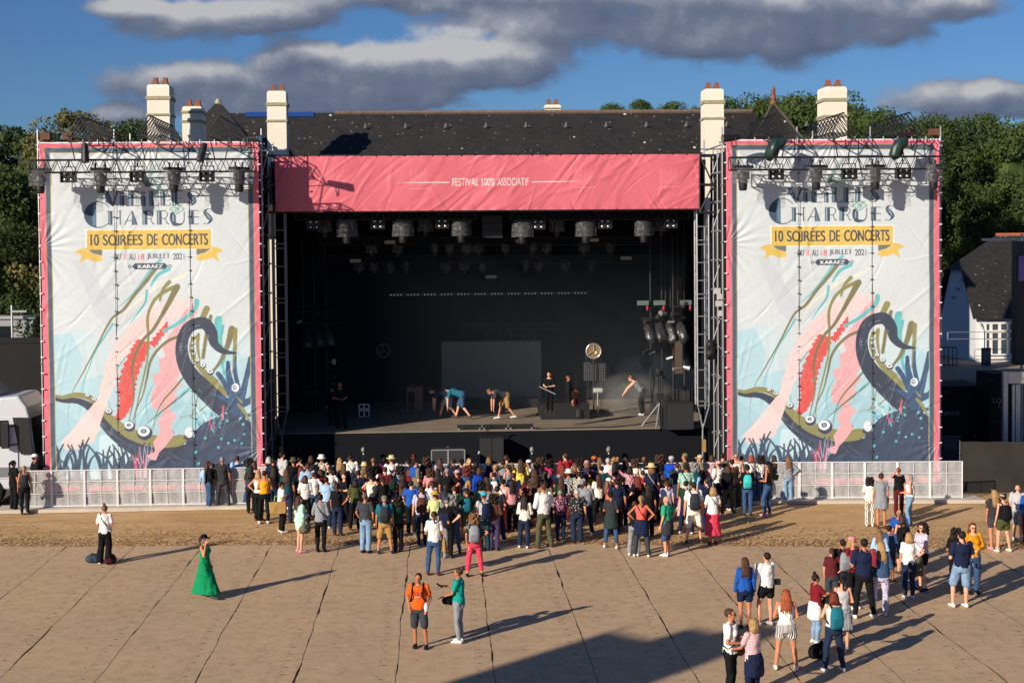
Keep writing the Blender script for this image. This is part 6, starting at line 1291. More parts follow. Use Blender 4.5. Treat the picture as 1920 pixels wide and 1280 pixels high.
def body_mesh(sex, arm, leg, bend=0.):
    mb = MB(); s = sexp(sex); mb.loft(torso_rings(sex), 18)
    mb.capsule((0, -.01, 1.42), (0, .01, 1.53), .052 if sex == 'f' else .06, .05, 12)
    # head: skull, face, jaw, nose, brow, ears
    mb.ball((0, -.005, 1.615), .074, .092, .088, 16, 12); mb.ball((0, .032, 1.575), .060, .062, .078, 14, 10); mb.ball((0, .045, 1.525), .036, .038, .030, 10, 8)
    mb.capsule((0, .088, 1.605), (0, .108, 1.577), .009, .014, 8); mb.capsule((-.035, .078, 1.623), (.035, .078, 1.623), .012, .012, 8)
    for sd in (-1, 1): mb.ball((sd*.077, .002, 1.585), .012, .020, .030, 8, 6)
    if sex == 'f':
        for sd in (-1, 1): mb.ball((sd*.065, .085, 1.275), .062, .055, .062, 10, 8)
    for sd in (-1, 1):
        S, E, W = arm_pts(sex, arm, sd); k = 1. if sex == 'm' else .86
        mb.ball(S, .058*k, .055*k, .058*k, 10, 8); limb(mb, [S, E], [.050*k, .040*k]); limb(mb, [E, E.lerp(W, .35), W], [.040*k, .041*k, .025*k]); hand(mb, E, W, sd)
    if bend: tm(mb, xf_bend(bend), 0)
    for (h, kn, an) in LEGS[leg]:
        h, kn, an = V3(h), V3(kn), V3(an); k = 1.
        mb.capsule(h, kn, .088 if sex == 'm' else .094, .057, 12); mb.capsule(kn, kn.lerp(an, .32)-V3((0, .012, 0)), .052, .056, 10); mb.capsule(kn.lerp(an, .32)-V3((0, .012, 0)), an, .055, .036, 10)
        mb.capsule(an+V3((0, -.02, -.03)), an+V3((0, .15, -.05)), .034, .030, 10)
    me = fuse(mb, .0115, [skinm, eyem, lipm], smooth=1)
    M = xf_bend(bend) if bend else Matrix.Identity(4); eyes = [M @ V3((sd*.030, .094, 1.605)) for sd in (-1, 1)]; mouth = M @ V3((0, .098, 1.547))
    for p in me.polygons:
        c = p.center
        if any((c-e).length < .013 for e in eyes): p.material_index = 1
        elif abs(c.x) < .024 and (c-mouth).length < .026 and abs((M.inverted() @ c).z-1.547) < .008: p.material_index = 2
    return me
def top_mesh(sex, arm, kind, bend=0.):
    mb = MB(); inf = .016 if kind != 'coat' else .035
    long_ = kind in ('long', 'coat'); hem = .86 if kind not in ('crop', 'tank', 'tanks') else .97
    R = torso_rings(sex, inf, hem, 1.43 if kind not in ('tank', 'tanks') else 1.38)
    if kind in ('tee', 'long', 'coat'):
        R = [((c[0], c[1], c[2]), max(rx, (.152 if sex == 'f' else .168)+inf*.6) if .86 <= c[2] <= 1.2 else rx, max(ry, .122), ax, ay) for c, rx, ry, ax, ay in R]
    mb.loft(R, 20)
    if sex == 'f' and kind != 'coat':
        for sd in (-1, 1): mb.ball((sd*.065, .088, 1.275), .072, .063, .07, 10, 8)
    for sd in (-1, 1):
        S, E, W = arm_pts(sex, arm, sd); k = 1. if sex == 'm' else .86
        if kind in ('tank', 'tanks'):
            x = sd*(.085 if kind == 'tank' else .07); mb.capsule((x*1.15, -.085, 1.33), (x, -.01, 1.445), .024, .02, 8); mb.capsule((x*1.1, .085, 1.33), (x, -.01, 1.445), .024, .02, 8); continue
        mb.ball(S, .072*k, .069*k, .07*k, 10, 8)
        if kind == 'tee': T = S.lerp(E, .62); limb(mb, [S, T], [.068*k, .066*k])
        else: limb(mb, [S, E, W.lerp(E, .08)], [.066*k+inf*.3, .058*k+inf*.3, .043*k+inf*.3])
    if kind in ('tee', 'long', 'coat'): mb.capsule((-.05, -.02, 1.43), (.05, -.02, 1.43), .045, .045, 8)
    if bend: tm(mb, xf_bend(bend), 0)
    return fuse(mb, .0135, [clothm], .019, 10., len(arm))
def bot_mesh(sex, leg, kind):
    mb = MB(); s = sexp(sex)
    mb.loft([((0, 0, z), rx, ry, (1, 0, 0), (0, 1, 0)) for z, rx, ry in ((.80, s['hp']*.95+.012, .115), (.88, s['hp']+.018, .128), (.96, s['hp']+.008, .124), (1.03, s['wa']+.025, .11))], 18)
    if kind in ('pants', 'slim', 'wide', 'shorts', 'mini', 'crop'):
        r = dict(pants=(.102, .075, .068), slim=(.104, .068, .050), wide=(.098, .095, .105), shorts=(.106, .092, .094), mini=(.108, .102, .098), crop=(.093, .068, .060))[kind]
        for (h, kn, an) in LEGS[leg]:
            h, kn, an = V3(h), V3(kn), V3(an)
            if kind == 'shorts': limb(mb, [h, h.lerp(kn, .92)], [r[0], r[1]], 12)
            elif kind == 'mini': limb(mb, [h, h.lerp(kn, .42)], [r[0], r[1]], 12)
            elif kind == 'crop': mid = kn.lerp(an, .32)-V3((0, .012, 0)); limb(mb, [h, kn, mid, kn.lerp(an, .66)], [r[0], .07, .07, .064], 12)
            else:
                mid = kn.lerp(an, .32)-V3((0, .012, 0)); limb(mb, [h, kn, mid, an+V3((0, .0, .03))], [r[0], max(r[1], .067), max(r[1], .069), r[2]], 12)
    else:
        z0 = dict(skirt=.28, midskirt=.50, dress=.16)[kind]; w = dict(skirt=.25, midskirt=.23, dress=.25)[kind]
        dy = .0 if leg != 'walk' else .02; ry = .17 if leg != 'walk' else .44
        n = 5; mb.loft([((0, dy*(1-k/n), z0+(.95-z0)*k/n), w+(s['hp']+.018-w)*(k/n)**.8, ry+(.125-ry)*(k/n)**.8, (1, 0, 0), (0, 1, 0)) for k in range(n+1)], 26)
    return fuse(mb, .0135, [clothm], .019 if kind not in ('skirt', 'dress', 'midskirt') else .034, 9. if kind not in ('skirt', 'dress') else 6., len(leg)+3)
def shoe_mesh(leg, kind, side):
    mb = MB()
    for (h, kn, an) in LEGS[leg][side:side+1]:
        an = V3(an); z = an.z-.085
        mb.loft([(V3((an.x, an.y-.075, z+.045)), .030, .035, (1, 0, 0), (0, 0, 1)), (V3((an.x, an.y-.03, z+.055)), .043, .052, (1, 0, 0), (0, 0, 1)), (V3((an.x, an.y+.06, z+.045)), .046, .043, (1, 0, 0), (0, 0, 1)), (V3((an.x, an.y+.14, z+.034)), .05, .033, (1, 0, 0), (0, 0, 1)), (V3((an.x, an.y+.19, z+.028)), .034, .024, (1, 0, 0), (0, 0, 1))], 12)
        if kind == 'boot': mb.capsule(an, an+V3((0, -.01, .12)), .048, .052, 10)
    return fuse(mb, .011, [shoem])
def hair_mesh(kind, bend=0.):
    mb = MB(); H = V3((0, -.012, 1.625))
    if kind == 'short': mb.ball(H+V3((0, -.008, .0)), .078, .094, .087, 16, 10)
    elif kind == 'crop': mb.ball(H+V3((0, -.008, -.004)), .075, .091, .085, 16, 10)
    elif kind == 'bald': return None
    else:
        mb.ball(H, .082, .097, .089, 16, 10)
        if kind == 'long': mb.loft([((0, -.055, 1.66), .07, .05, (1, 0, 0), (0, 1, 0)), ((0, -.065, 1.58), .098, .058, (1, 0, 0), (0, 1, 0)), ((0, -.085, 1.46), .104, .05, (1, 0, 0), (0, 1, 0)), ((0, -.115, 1.36), .102, .04, (1, 0, 0), (0, 1, 0)), ((.01, -.13, 1.29), .07, .03, (1, 0, 0), (0, 1, 0))], 16); [mb.capsule((-.10+.025*k, -.10, 1.42), ((-.10+.025*k)*1.05+.012*math.sin(k*2.3), -.13, 1.26-.05*((k*5) % 4)/3), .022, .010, 6) for k in range(9)]
        if kind in ('bob', 'wavy'): mb.loft([((0, -.03, 1.68), .07, .07, (1, 0, 0), (0, 1, 0)), ((0, -.035, 1.58), .105, .085, (1, 0, 0), (0, 1, 0)), ((0, -.05, 1.49), .115, .075, (1, 0, 0), (0, 1, 0)), ((0, -.05, 1.44), .085, .055, (1, 0, 0), (0, 1, 0))], 16)
        if kind == 'bun': mb.ball((0, -.10, 1.70), .045, .045, .042, 12, 8)
        if kind == 'topbun': mb.ball((0, -.04, 1.745), .042, .042, .04, 12, 8)
        if kind == 'tail': mb.capsule((0, -.10, 1.66), (0, -.15, 1.60), .03, .036, 10); mb.capsule((0, -.15, 1.60), (.01, -.14, 1.42), .036, .016, 10)
        if kind == 'curly':
            for k in range(22):
                a = k*2.4; z = 1.70-.0125*k; r = .075+.03*math.sin(math.pi*k/22); x, y = math.cos(a)*r*1.15, math.sin(a)*r-.03
                if y > .05: y = .05; 
                mb.ball((x, y, z), .042, .042, .042, 8, 6)
            for k in range(9): mb.ball((-.10+.025*k, -.09+.004*((k*7) % 5), 1.46+.02*((k*5) % 4)), .045, .04, .06, 8, 6)
    # keep the face free: cut everything in front below the hairline
    me = fuse(mb, .011, [hairm], .010 if kind != 'curly' else .02, 26.)
    if True:
        bm2 = bmesh.new(); bm2.from_mesh(me)
        dv = [v for v in bm2.verts if v.co.y > .042 and v.co.z < 1.662 and abs(v.co.x) < .072]; bmesh.ops.delete(bm2, geom=dv, context='VERTS'); bm2.to_mesh(me); bm2.free()
    if bend:
        M = xf_bend(bend)
        for v in me.vertices: v.co = M @ v.co
    return me
def hat_mesh(kind, bend=0.):
    mb = MB(); n = 20
    if kind == 'cap':
        mb.lathe([(.094, 1.635), (.096, 1.66), (.088, 1.70), (.06, 1.728), (.01, 1.738)], n, (0, -.012, 0)); mb.loft([((0, .04, 1.655), .075, .012, (1, 0, 0), (0, 0, 1)), ((0, .12, 1.645), .072, .008, (1, 0, 0), (0, 0, 1)), ((0, .165, 1.636), .045, .006, (1, 0, 0), (0, 0, 1))], 14)
    elif kind == 'capback':
        mb.lathe([(.094, 1.635), (.096, 1.66), (.088, 1.70), (.06, 1.728), (.01, 1.738)], n, (0, -.012, 0))
    elif kind == 'brim': mb.lathe([(.175, 1.655), (.176, 1.662), (.098, 1.668), (.094, 1.74), (.075, 1.765), (.03, 1.752), (.001, 1.755)], 24, (0, -.01, 0)); mb.lathe([(.175, 1.655), (.09, 1.650)], 24, (0, -.01, 0), cap=False)
    elif kind == 'trilby': mb.lathe([(.14, 1.648), (.142, 1.654), (.097, 1.668), (.092, 1.75), (.065, 1.775), (.001, 1.76)], 24, (0, -.01, 0)); mb.lathe([(.14, 1.648), (.09, 1.650)], 24, (0, -.01, 0), cap=False)
    elif kind == 'bucket': mb.lathe([(.145, 1.615), (.147, 1.622), (.098, 1.675), (.088, 1.745), (.001, 1.752)], 24, (0, -.01, 0)); mb.lathe([(.145, 1.615), (.09, 1.65)], 24, (0, -.01, 0), cap=False)
    elif kind == 'scarf': mb.loft([((0, -.01, 1.645), .096, .108, (1, 0, 0), (0, 1, 0)), ((0, -.012, 1.69), .090, .100, (1, 0, 0), (0, 1, 0)), ((0, -.014, 1.725), .06, .07, (1, 0, 0), (0, 1, 0)), ((0, -.014, 1.74), .01, .01, (1, 0, 0), (0, 1, 0))], 20)
    elif kind == 'band': mb.loft([((0, -.01, 1.655), .094, .106, (1, 0, 0), (0, 1, 0)), ((0, -.012, 1.69), .092, .102, (1, 0, 0), (0, 1, 0))], 20)
    me = mb.mesh('hat', [strawm if kind in ('brim', 'trilby', 'bucket') else clothm], True)
    if bend:
        M = xf_bend(bend)
        for v in me.vertices: v.co = M @ v.co
    return me
MC = {}
def cached(key, f, *a, pat=None):
    k0 = (key,)+a
    if k0 not in MC: MC[k0] = f(*a)
    me = MC[k0]
    if me is None: return None
    if pat:
        k1 = k0+(pat,)
        if k1 not in MC: c = me.copy(); c.materials[0] = pat_mat('cloth_'+pat, *PATS[pat]) if pat != 'dn' else denimm; MC[k1] = c
        return MC[k1]
    return me
PAL = dict(black='15161a', navy='1b2440', white='e9e6e0', grey='8d9096', lgrey='b8b8ba', dgrey='3c3f45', char='33353a', red='b0222c', dred='7a1c28', burg='6a1a2a', coral='e8625a', pinkred='d8415a', pink='e6a0a8', hpink='d6306e', dpink='c88a8c',
           orange='f0621a', amber='f0a51e', must='d8921c', yellow='efd05a', lime='c8dc5a', green='0f8a58', dgreen='1e3a2a', sea='6fbfa0', mint='b4dccc', teal='1f6f80', dteal='1d4750', turq='3fc2c2', cyan='35b3d6', blue='2255a8', bblue='1546b8', lblue='9fc0e0',
           denim='3a5478', ldenim='7f9cba', ddenim='232f48', brown='5a3a30', tan='a8834f', khaki='7d7458', beige='cdbb96', cream='efe6d4', olive='4a4f30', gkhaki='54543f', lilac='c4bcd0', maroon='5c2027', teegreen='2fa07a', sky='6fb8e0', jade='16998a', straw='dcc489', dstraw='c9973f', purple='463a5c', hgrey='8f8b86')
HC = dict(dk='211814', br='4a3022', lb='7d5a3a', bl='a98555', gr='8d8a86', au='6e2c18', gi='9a4c28', wh='bdb8b0')
SK = ['dd9a7a', 'c98360', 'dfa384', 'b8734f', 'e3ac8c', 'c47f5c']
def setcol(o, c): c = srgb(c); o.color = (*c, 1)
def bag(kind, loc, rz, col, label, sc=1., grp=None):
    t = empty(kind if kind != 'tote' else 'tote_bag', loc, rz, label=label, cat='backpack' if kind == 'backpack' else 'bag'); t.scale = (sc,)*3
    if grp: t['group'] = grp
    def mk(name, f):
        key = ('bag', kind, name)
        if key not in MC: MC[key] = f()
        o = D.objects.new(name, MC[key]); COL.objects.link(o); o.parent = t; setcol(o, col); return o
    if kind == 'backpack':      # hangs on the back of someone facing +Y: back surface at y=-.13
        def f():
            m = MB(); m.loft([((0, -.21, .96), .11, .06, (1, 0, 0), (0, 1, 0)), ((0, -.215, 1.0), .145, .085, (1, 0, 0), (0, 1, 0)), ((0, -.215, 1.18), .15, .09, (1, 0, 0), (0, 1, 0)), ((0, -.20, 1.34), .13, .075, (1, 0, 0), (0, 1, 0)), ((0, -.18, 1.41), .08, .045, (1, 0, 0), (0, 1, 0))], 18); return fuse(m, .014, [clothm], .010, 10.)
        b0 = mk('body', f)
        def f2():
            m = MB(); m.loft([((0, -.295, 1.0), .09, .02, (1, 0, 0), (0, 1, 0)), ((0, -.305, 1.03), .115, .03, (1, 0, 0), (0, 1, 0)), ((0, -.305, 1.14), .115, .03, (1, 0, 0), (0, 1, 0)), ((0, -.295, 1.18), .09, .02, (1, 0, 0), (0, 1, 0))], 14); return fuse(m, .012, [clothm], .006, 12.)
        p = mk('pocket', f2); c = srgb(col); p.color = (c[0]*.7, c[1]*.7, c[2]*.7, 1)
        for sd in (-1, 1):
            def f3(sd=sd):
                m = MB(); pts = [(sd*.09, -.16, 1.36), (sd*.115, -.09, 1.45), (sd*.125, .02, 1.465), (sd*.13, .125, 1.36), (sd*.145, .145, 1.24), (sd*.165, .06, 1.12), (sd*.155, -.10, 1.05)]
                for a, b_ in zip(pts[:-1], pts[1:]): m.capsule(a, b_, .02, .02, 6)
                return fuse(m, .012, [clothm])
            key = ('bag', kind, 'strap', sd)
            if key not in MC: MC[key] = f3()
            o = D.objects.new('strap', MC[key]); COL.objects.link(o); o.parent = t; o.color = (.02, .02, .022, 1)
    elif kind == 'tote':
        def f():
            m = MB(); m.loft([((.27, 0, .62), .05, .17, (1, 0, 0), (0, 1, 0)), ((.27, 0, .66), .065, .20, (1, 0, 0), (0, 1, 0)), ((.265, 0, .85), .05, .19, (1, 0, 0), (0, 1, 0)), ((.26, 0, 1.0), .02, .17, (1, 0, 0), (0, 1, 0))], 16); return fuse(m, .014, [clothm], .016, 8.)
        mk('body', f)
        def f2():
            m = MB()
            for y in (-.08, .08): m.path([(.26, y, .98), (.24, y*.6, 1.2), (.17, y*.3, 1.45), (.10, y*.3, 1.47)], .012, 5)
            return m.mesh('s', [clothm])
        mk('strap', f2)
    elif kind == 'ground_bag':
        def f():
            m = MB(); m.ball((0, 0, .12), .24, .15, .14, 16, 10); m.ball((.12, .03, .2), .1, .09, .07, 12, 8); return fuse(m, .016, [clothm], .03, 8.)
        mk('body', f)
        def f2(): return MB().path([(-.15, -.05, .2), (-.05, -.12, .31), (.08, -.05, .24)], .014, 5).mesh('s', [clothm])
        mk('strap', f2)
    elif kind == 'jute_bag':
        def f():
            m = MB(); m.add([(-.30, -.08, 0), (.30, -.08, 0), (.30, .08, 0), (-.30, .08, 0), (-.33, -.07, .46), (.33, -.07, .46), (.33, .07, .46), (-.33, .07, .46)], [(0, 1, 2, 3), (4, 5, 6, 7), (0, 1, 5, 4), (1, 2, 6, 5), (2, 3, 7, 6), (3, 0, 4, 7)]); return fuse(m, .018, [clothm], .014, 7.)
        mk('body', f)
        def f2(): return MB().path([(-.15, -.07, .44), (-.1, -.02, .68), (.1, -.02, .68), (.15, -.07, .44)], .015, 5).mesh('s', [clothm])
        o = mk('strap', f2); setcol(o, '9fd04a')
    return t
def worn_strap(par, col='black'):
    k = ('wstrap',)
    if k not in MC:
        m = MB(); m.loft([((0, 0, 1.0), .001, .001, (1, 0, 0), (0, 1, 0))]*2, 3); m = MB(); pts = [(-.12, -.02, 1.475), (-.06, -.135, 1.36), (.05, -.145, 1.2), (.15, -.12, 1.05), (.19, 0, 1.0), (.14, .12, 1.08), (0, .15, 1.25), (-.08, .14, 1.38), (-.12, -.02, 1.475)]; m.path(pts, .012, 5); MC[k] = m.mesh('s', [clothm])
    o = D.objects.new('bag_strap', MC[k]); COL.objects.link(o); o.parent = par; setcol(o, PAL[col])
USED_LABELS = set()
rp = random.Random(5)
def person(line):
    spec, label = line.split('|'); f = spec.split(); x, y = float(f[0]), f[1]
    sex, hair, hc, top, bot = f[2:7]; arm, leg, rot = f[7].split(','); ex = f[8:]
    if arm == 'down' and leg == 'st' and ',' not in y: arm = rp.choice(('down', 'front', 'front', 'pocket', 'phone', 'hip1')); leg = rp.choice(('st', 'con', 'wide')); rot = float(rot)+rp.gauss(0, 16)
    off = {}; 
    for e in ex:
        if '=' in e: a, b_ = e.split('=', 1); off[a] = b_
    bend = BEND.get(off.get('b', ''), 0.); zf = float(off.get('z', 0)); hb = 1.78 if sex == 'm' else 1.68
    fix = rp.uniform(-.03, .03)
    if ',' in y:
        hy, fy = map(float, y.split(',')); fx = float(off.get('fx', x)); P_ = G(fx, fy, zf); d = ray(x, hy); topz = CAMZ+d.z*(P_.y/d.y); h = topz-zf
        if not bend: h = min(1.99, max(1.5, h))
        else: h = hb
    else:
        h = float(off.get('h', hb+fix)); P_ = G(x, float(y), zf+h); P_.z = zf
    sc = h/1.72
    r = D.objects.new('person', cached('body', body_mesh, sex, arm, leg, bend)); COL.objects.link(r); r.location = (P_.x, P_.y, zf); r.rotation_euler = (0, 0, math.radians(float(rot)))
    wd = float(off.get('w', 1.0)); r.scale = (sc*wd, sc*wd, sc); setcol(r, SK[rp.randrange(6)] if 'sk' not in off else SK[int(off['sk'])])
    lab = label.strip(); USED_LABELS.add(lab); tag(r, lab, 'person', 'people in front of the stage' if not zf else 'crew on the stage')
    def child(name, me, col=None):
        if me is None: return None
        o = D.objects.new(name, me); COL.objects.link(o); o.parent = r
        if col: setcol(o, col)
        return o
    hk = hc.split('+'); child('hair', cached('hair', hair_mesh, hair, bend), HC[hk[0]])
    if len(hk) > 1: k_, c_ = hk[1].split(':'); child('hat', cached('hat', hat_mesh, k_, bend), PAL[c_])
    tk, tc_ = top.split(':'); pt_ = tc_.split('/'); 
    if tk != 'none': child({'tee': 'tshirt', 'long': 'long_sleeved_top', 'coat': 'jacket', 'tank': 'tank_top', 'tanks': 'tank_top'}[tk], cached('top', top_mesh, sex, arm, tk, bend, pat=pt_[1] if len(pt_) > 1 else None), PAL[pt_[0]])
    bk, bc = bot.split(':'); pt_ = bc.split('/'); pp = pt_[1] if len(pt_) > 1 else ('dn' if 'denim' in bc else None)
    child({'pants': 'trousers', 'slim': 'trousers', 'wide': 'trousers', 'crop': 'trousers', 'shorts': 'shorts', 'mini': 'shorts', 'skirt': 'skirt', 'midskirt': 'skirt', 'dress': 'dress_skirt'}[bk], cached('bot', bot_mesh, sex, leg, bk, pat=pp), PAL[pt_[0]])
    sh = off.get('s', rp.choice(('white', 'black', 'white', 'dgrey', 'brown'))); [child('shoe', cached('shoe', shoe_mesh, leg, 'boot' if off.get('boot') else 'low', q_), PAL[sh]) for q_ in (0, 1)]
    if 'sun' in ex:
        k_ = ('sunglasses', bend)
        if k_ not in MC:
            m = MB()
            for sd in (-1, 1): m.ball((sd*.031, .098, 1.603), .026, .010, .019, 10, 6).tube((sd*.056, .095, 1.607), (sd*.078, .0, 1.607), .004)
            m.tube((-.01, .104, 1.607), (.01, .104, 1.607), .004)
            if bend: tm(m, xf_bend(bend), 0)
            MC[k_] = m.mesh('sg', [eyem], True)
        child('sunglasses', MC[k_])
    if 'strap' in ex: worn_strap(r)
    if 'strapb' in ex: worn_strap(r, 'beige')
    if 'waist' in off:          # garment tied round the waist
        k_ = ('waist',)
        if k_ not in MC:
            m = MB(); m.loft([((0, -.03, z), rx, ry, (1, 0, 0), (0, 1, 0)) for z, rx, ry in ((.62, .21, .15), (.70, .22, .16), (.90, .20, .155), (1.02, .165, .135), (1.05, .15, .12))], 20); m.ball((0, .13, 1.0), .05, .04, .04); MC[k_] = fuse(m, .014, [clothm], .02, 9.)
        wc = off['waist'].split('/'); me = MC[k_]
        if len(wc) > 1:
            if k_+(wc[1],) not in MC: c = me.copy(); c.materials[0] = pat_mat('cloth_'+wc[1], *PATS[wc[1]]); MC[k_+(wc[1],)] = c
            me = MC[k_+(wc[1],)]
        child('tied_garment', me, PAL[wc[0]])
    if 'shawl' in off:
        k_ = ('shawl',)
        if k_ not in MC: m = MB(); m.loft([((0, -.02, z), rx, ry, (1, 0, 0), (0, 1, 0)) for z, rx, ry in ((1.22, .20, .15), (1.36, .215, .15), (1.44, .16, .12), (1.49, .10, .10))], 18); MC[k_] = fuse(m, .014, [clothm], .02, 9.)
        child('shoulder_sweater', MC[k_], PAL[off['shawl']])
    rzr = math.radians(float(rot)); 
    if 'bp' in off: bag('backpack', (P_.x, P_.y, zf), rzr, PAL[off['bp']], '%s backpack worn by the person %s' % (off['bp2'] if 'bp2' in off else CN.get(off['bp'], off['bp']), short(lab)), sc)
    if 'tote' in off: bag('tote', (P_.x, P_.y, zf), rzr, PAL[off['tote']], '%s shoulder bag carried by the person %s' % (CN.get(off['tote'], off['tote']), short(lab)), sc)
    return r
CN = dict(dgreen='dark green', char='dark grey', grey='grey', navy='navy', brown='brown', turq='turquoise', teal='teal', dteal='dark teal', black='black', blue='blue', cream='cream', tan='tan', lblue='light blue', burg='burgundy', white='white', yellow='yellow', olive='olive', khaki='khaki')
def short(l):
    w = l.replace('person ', '', 1).replace(',', '').split(); w = w[:9]
    while w[-1] in ('and', 'with', 'in', 'the', 'a', 'of', 'to', 'on', 'at', 'wide', 'under', 'round', 'left', 'right', 'green', 'dark', 'white', 'navy', 'patterned', 'tan', 'blue'): w.pop()
    return ' '.join(w)
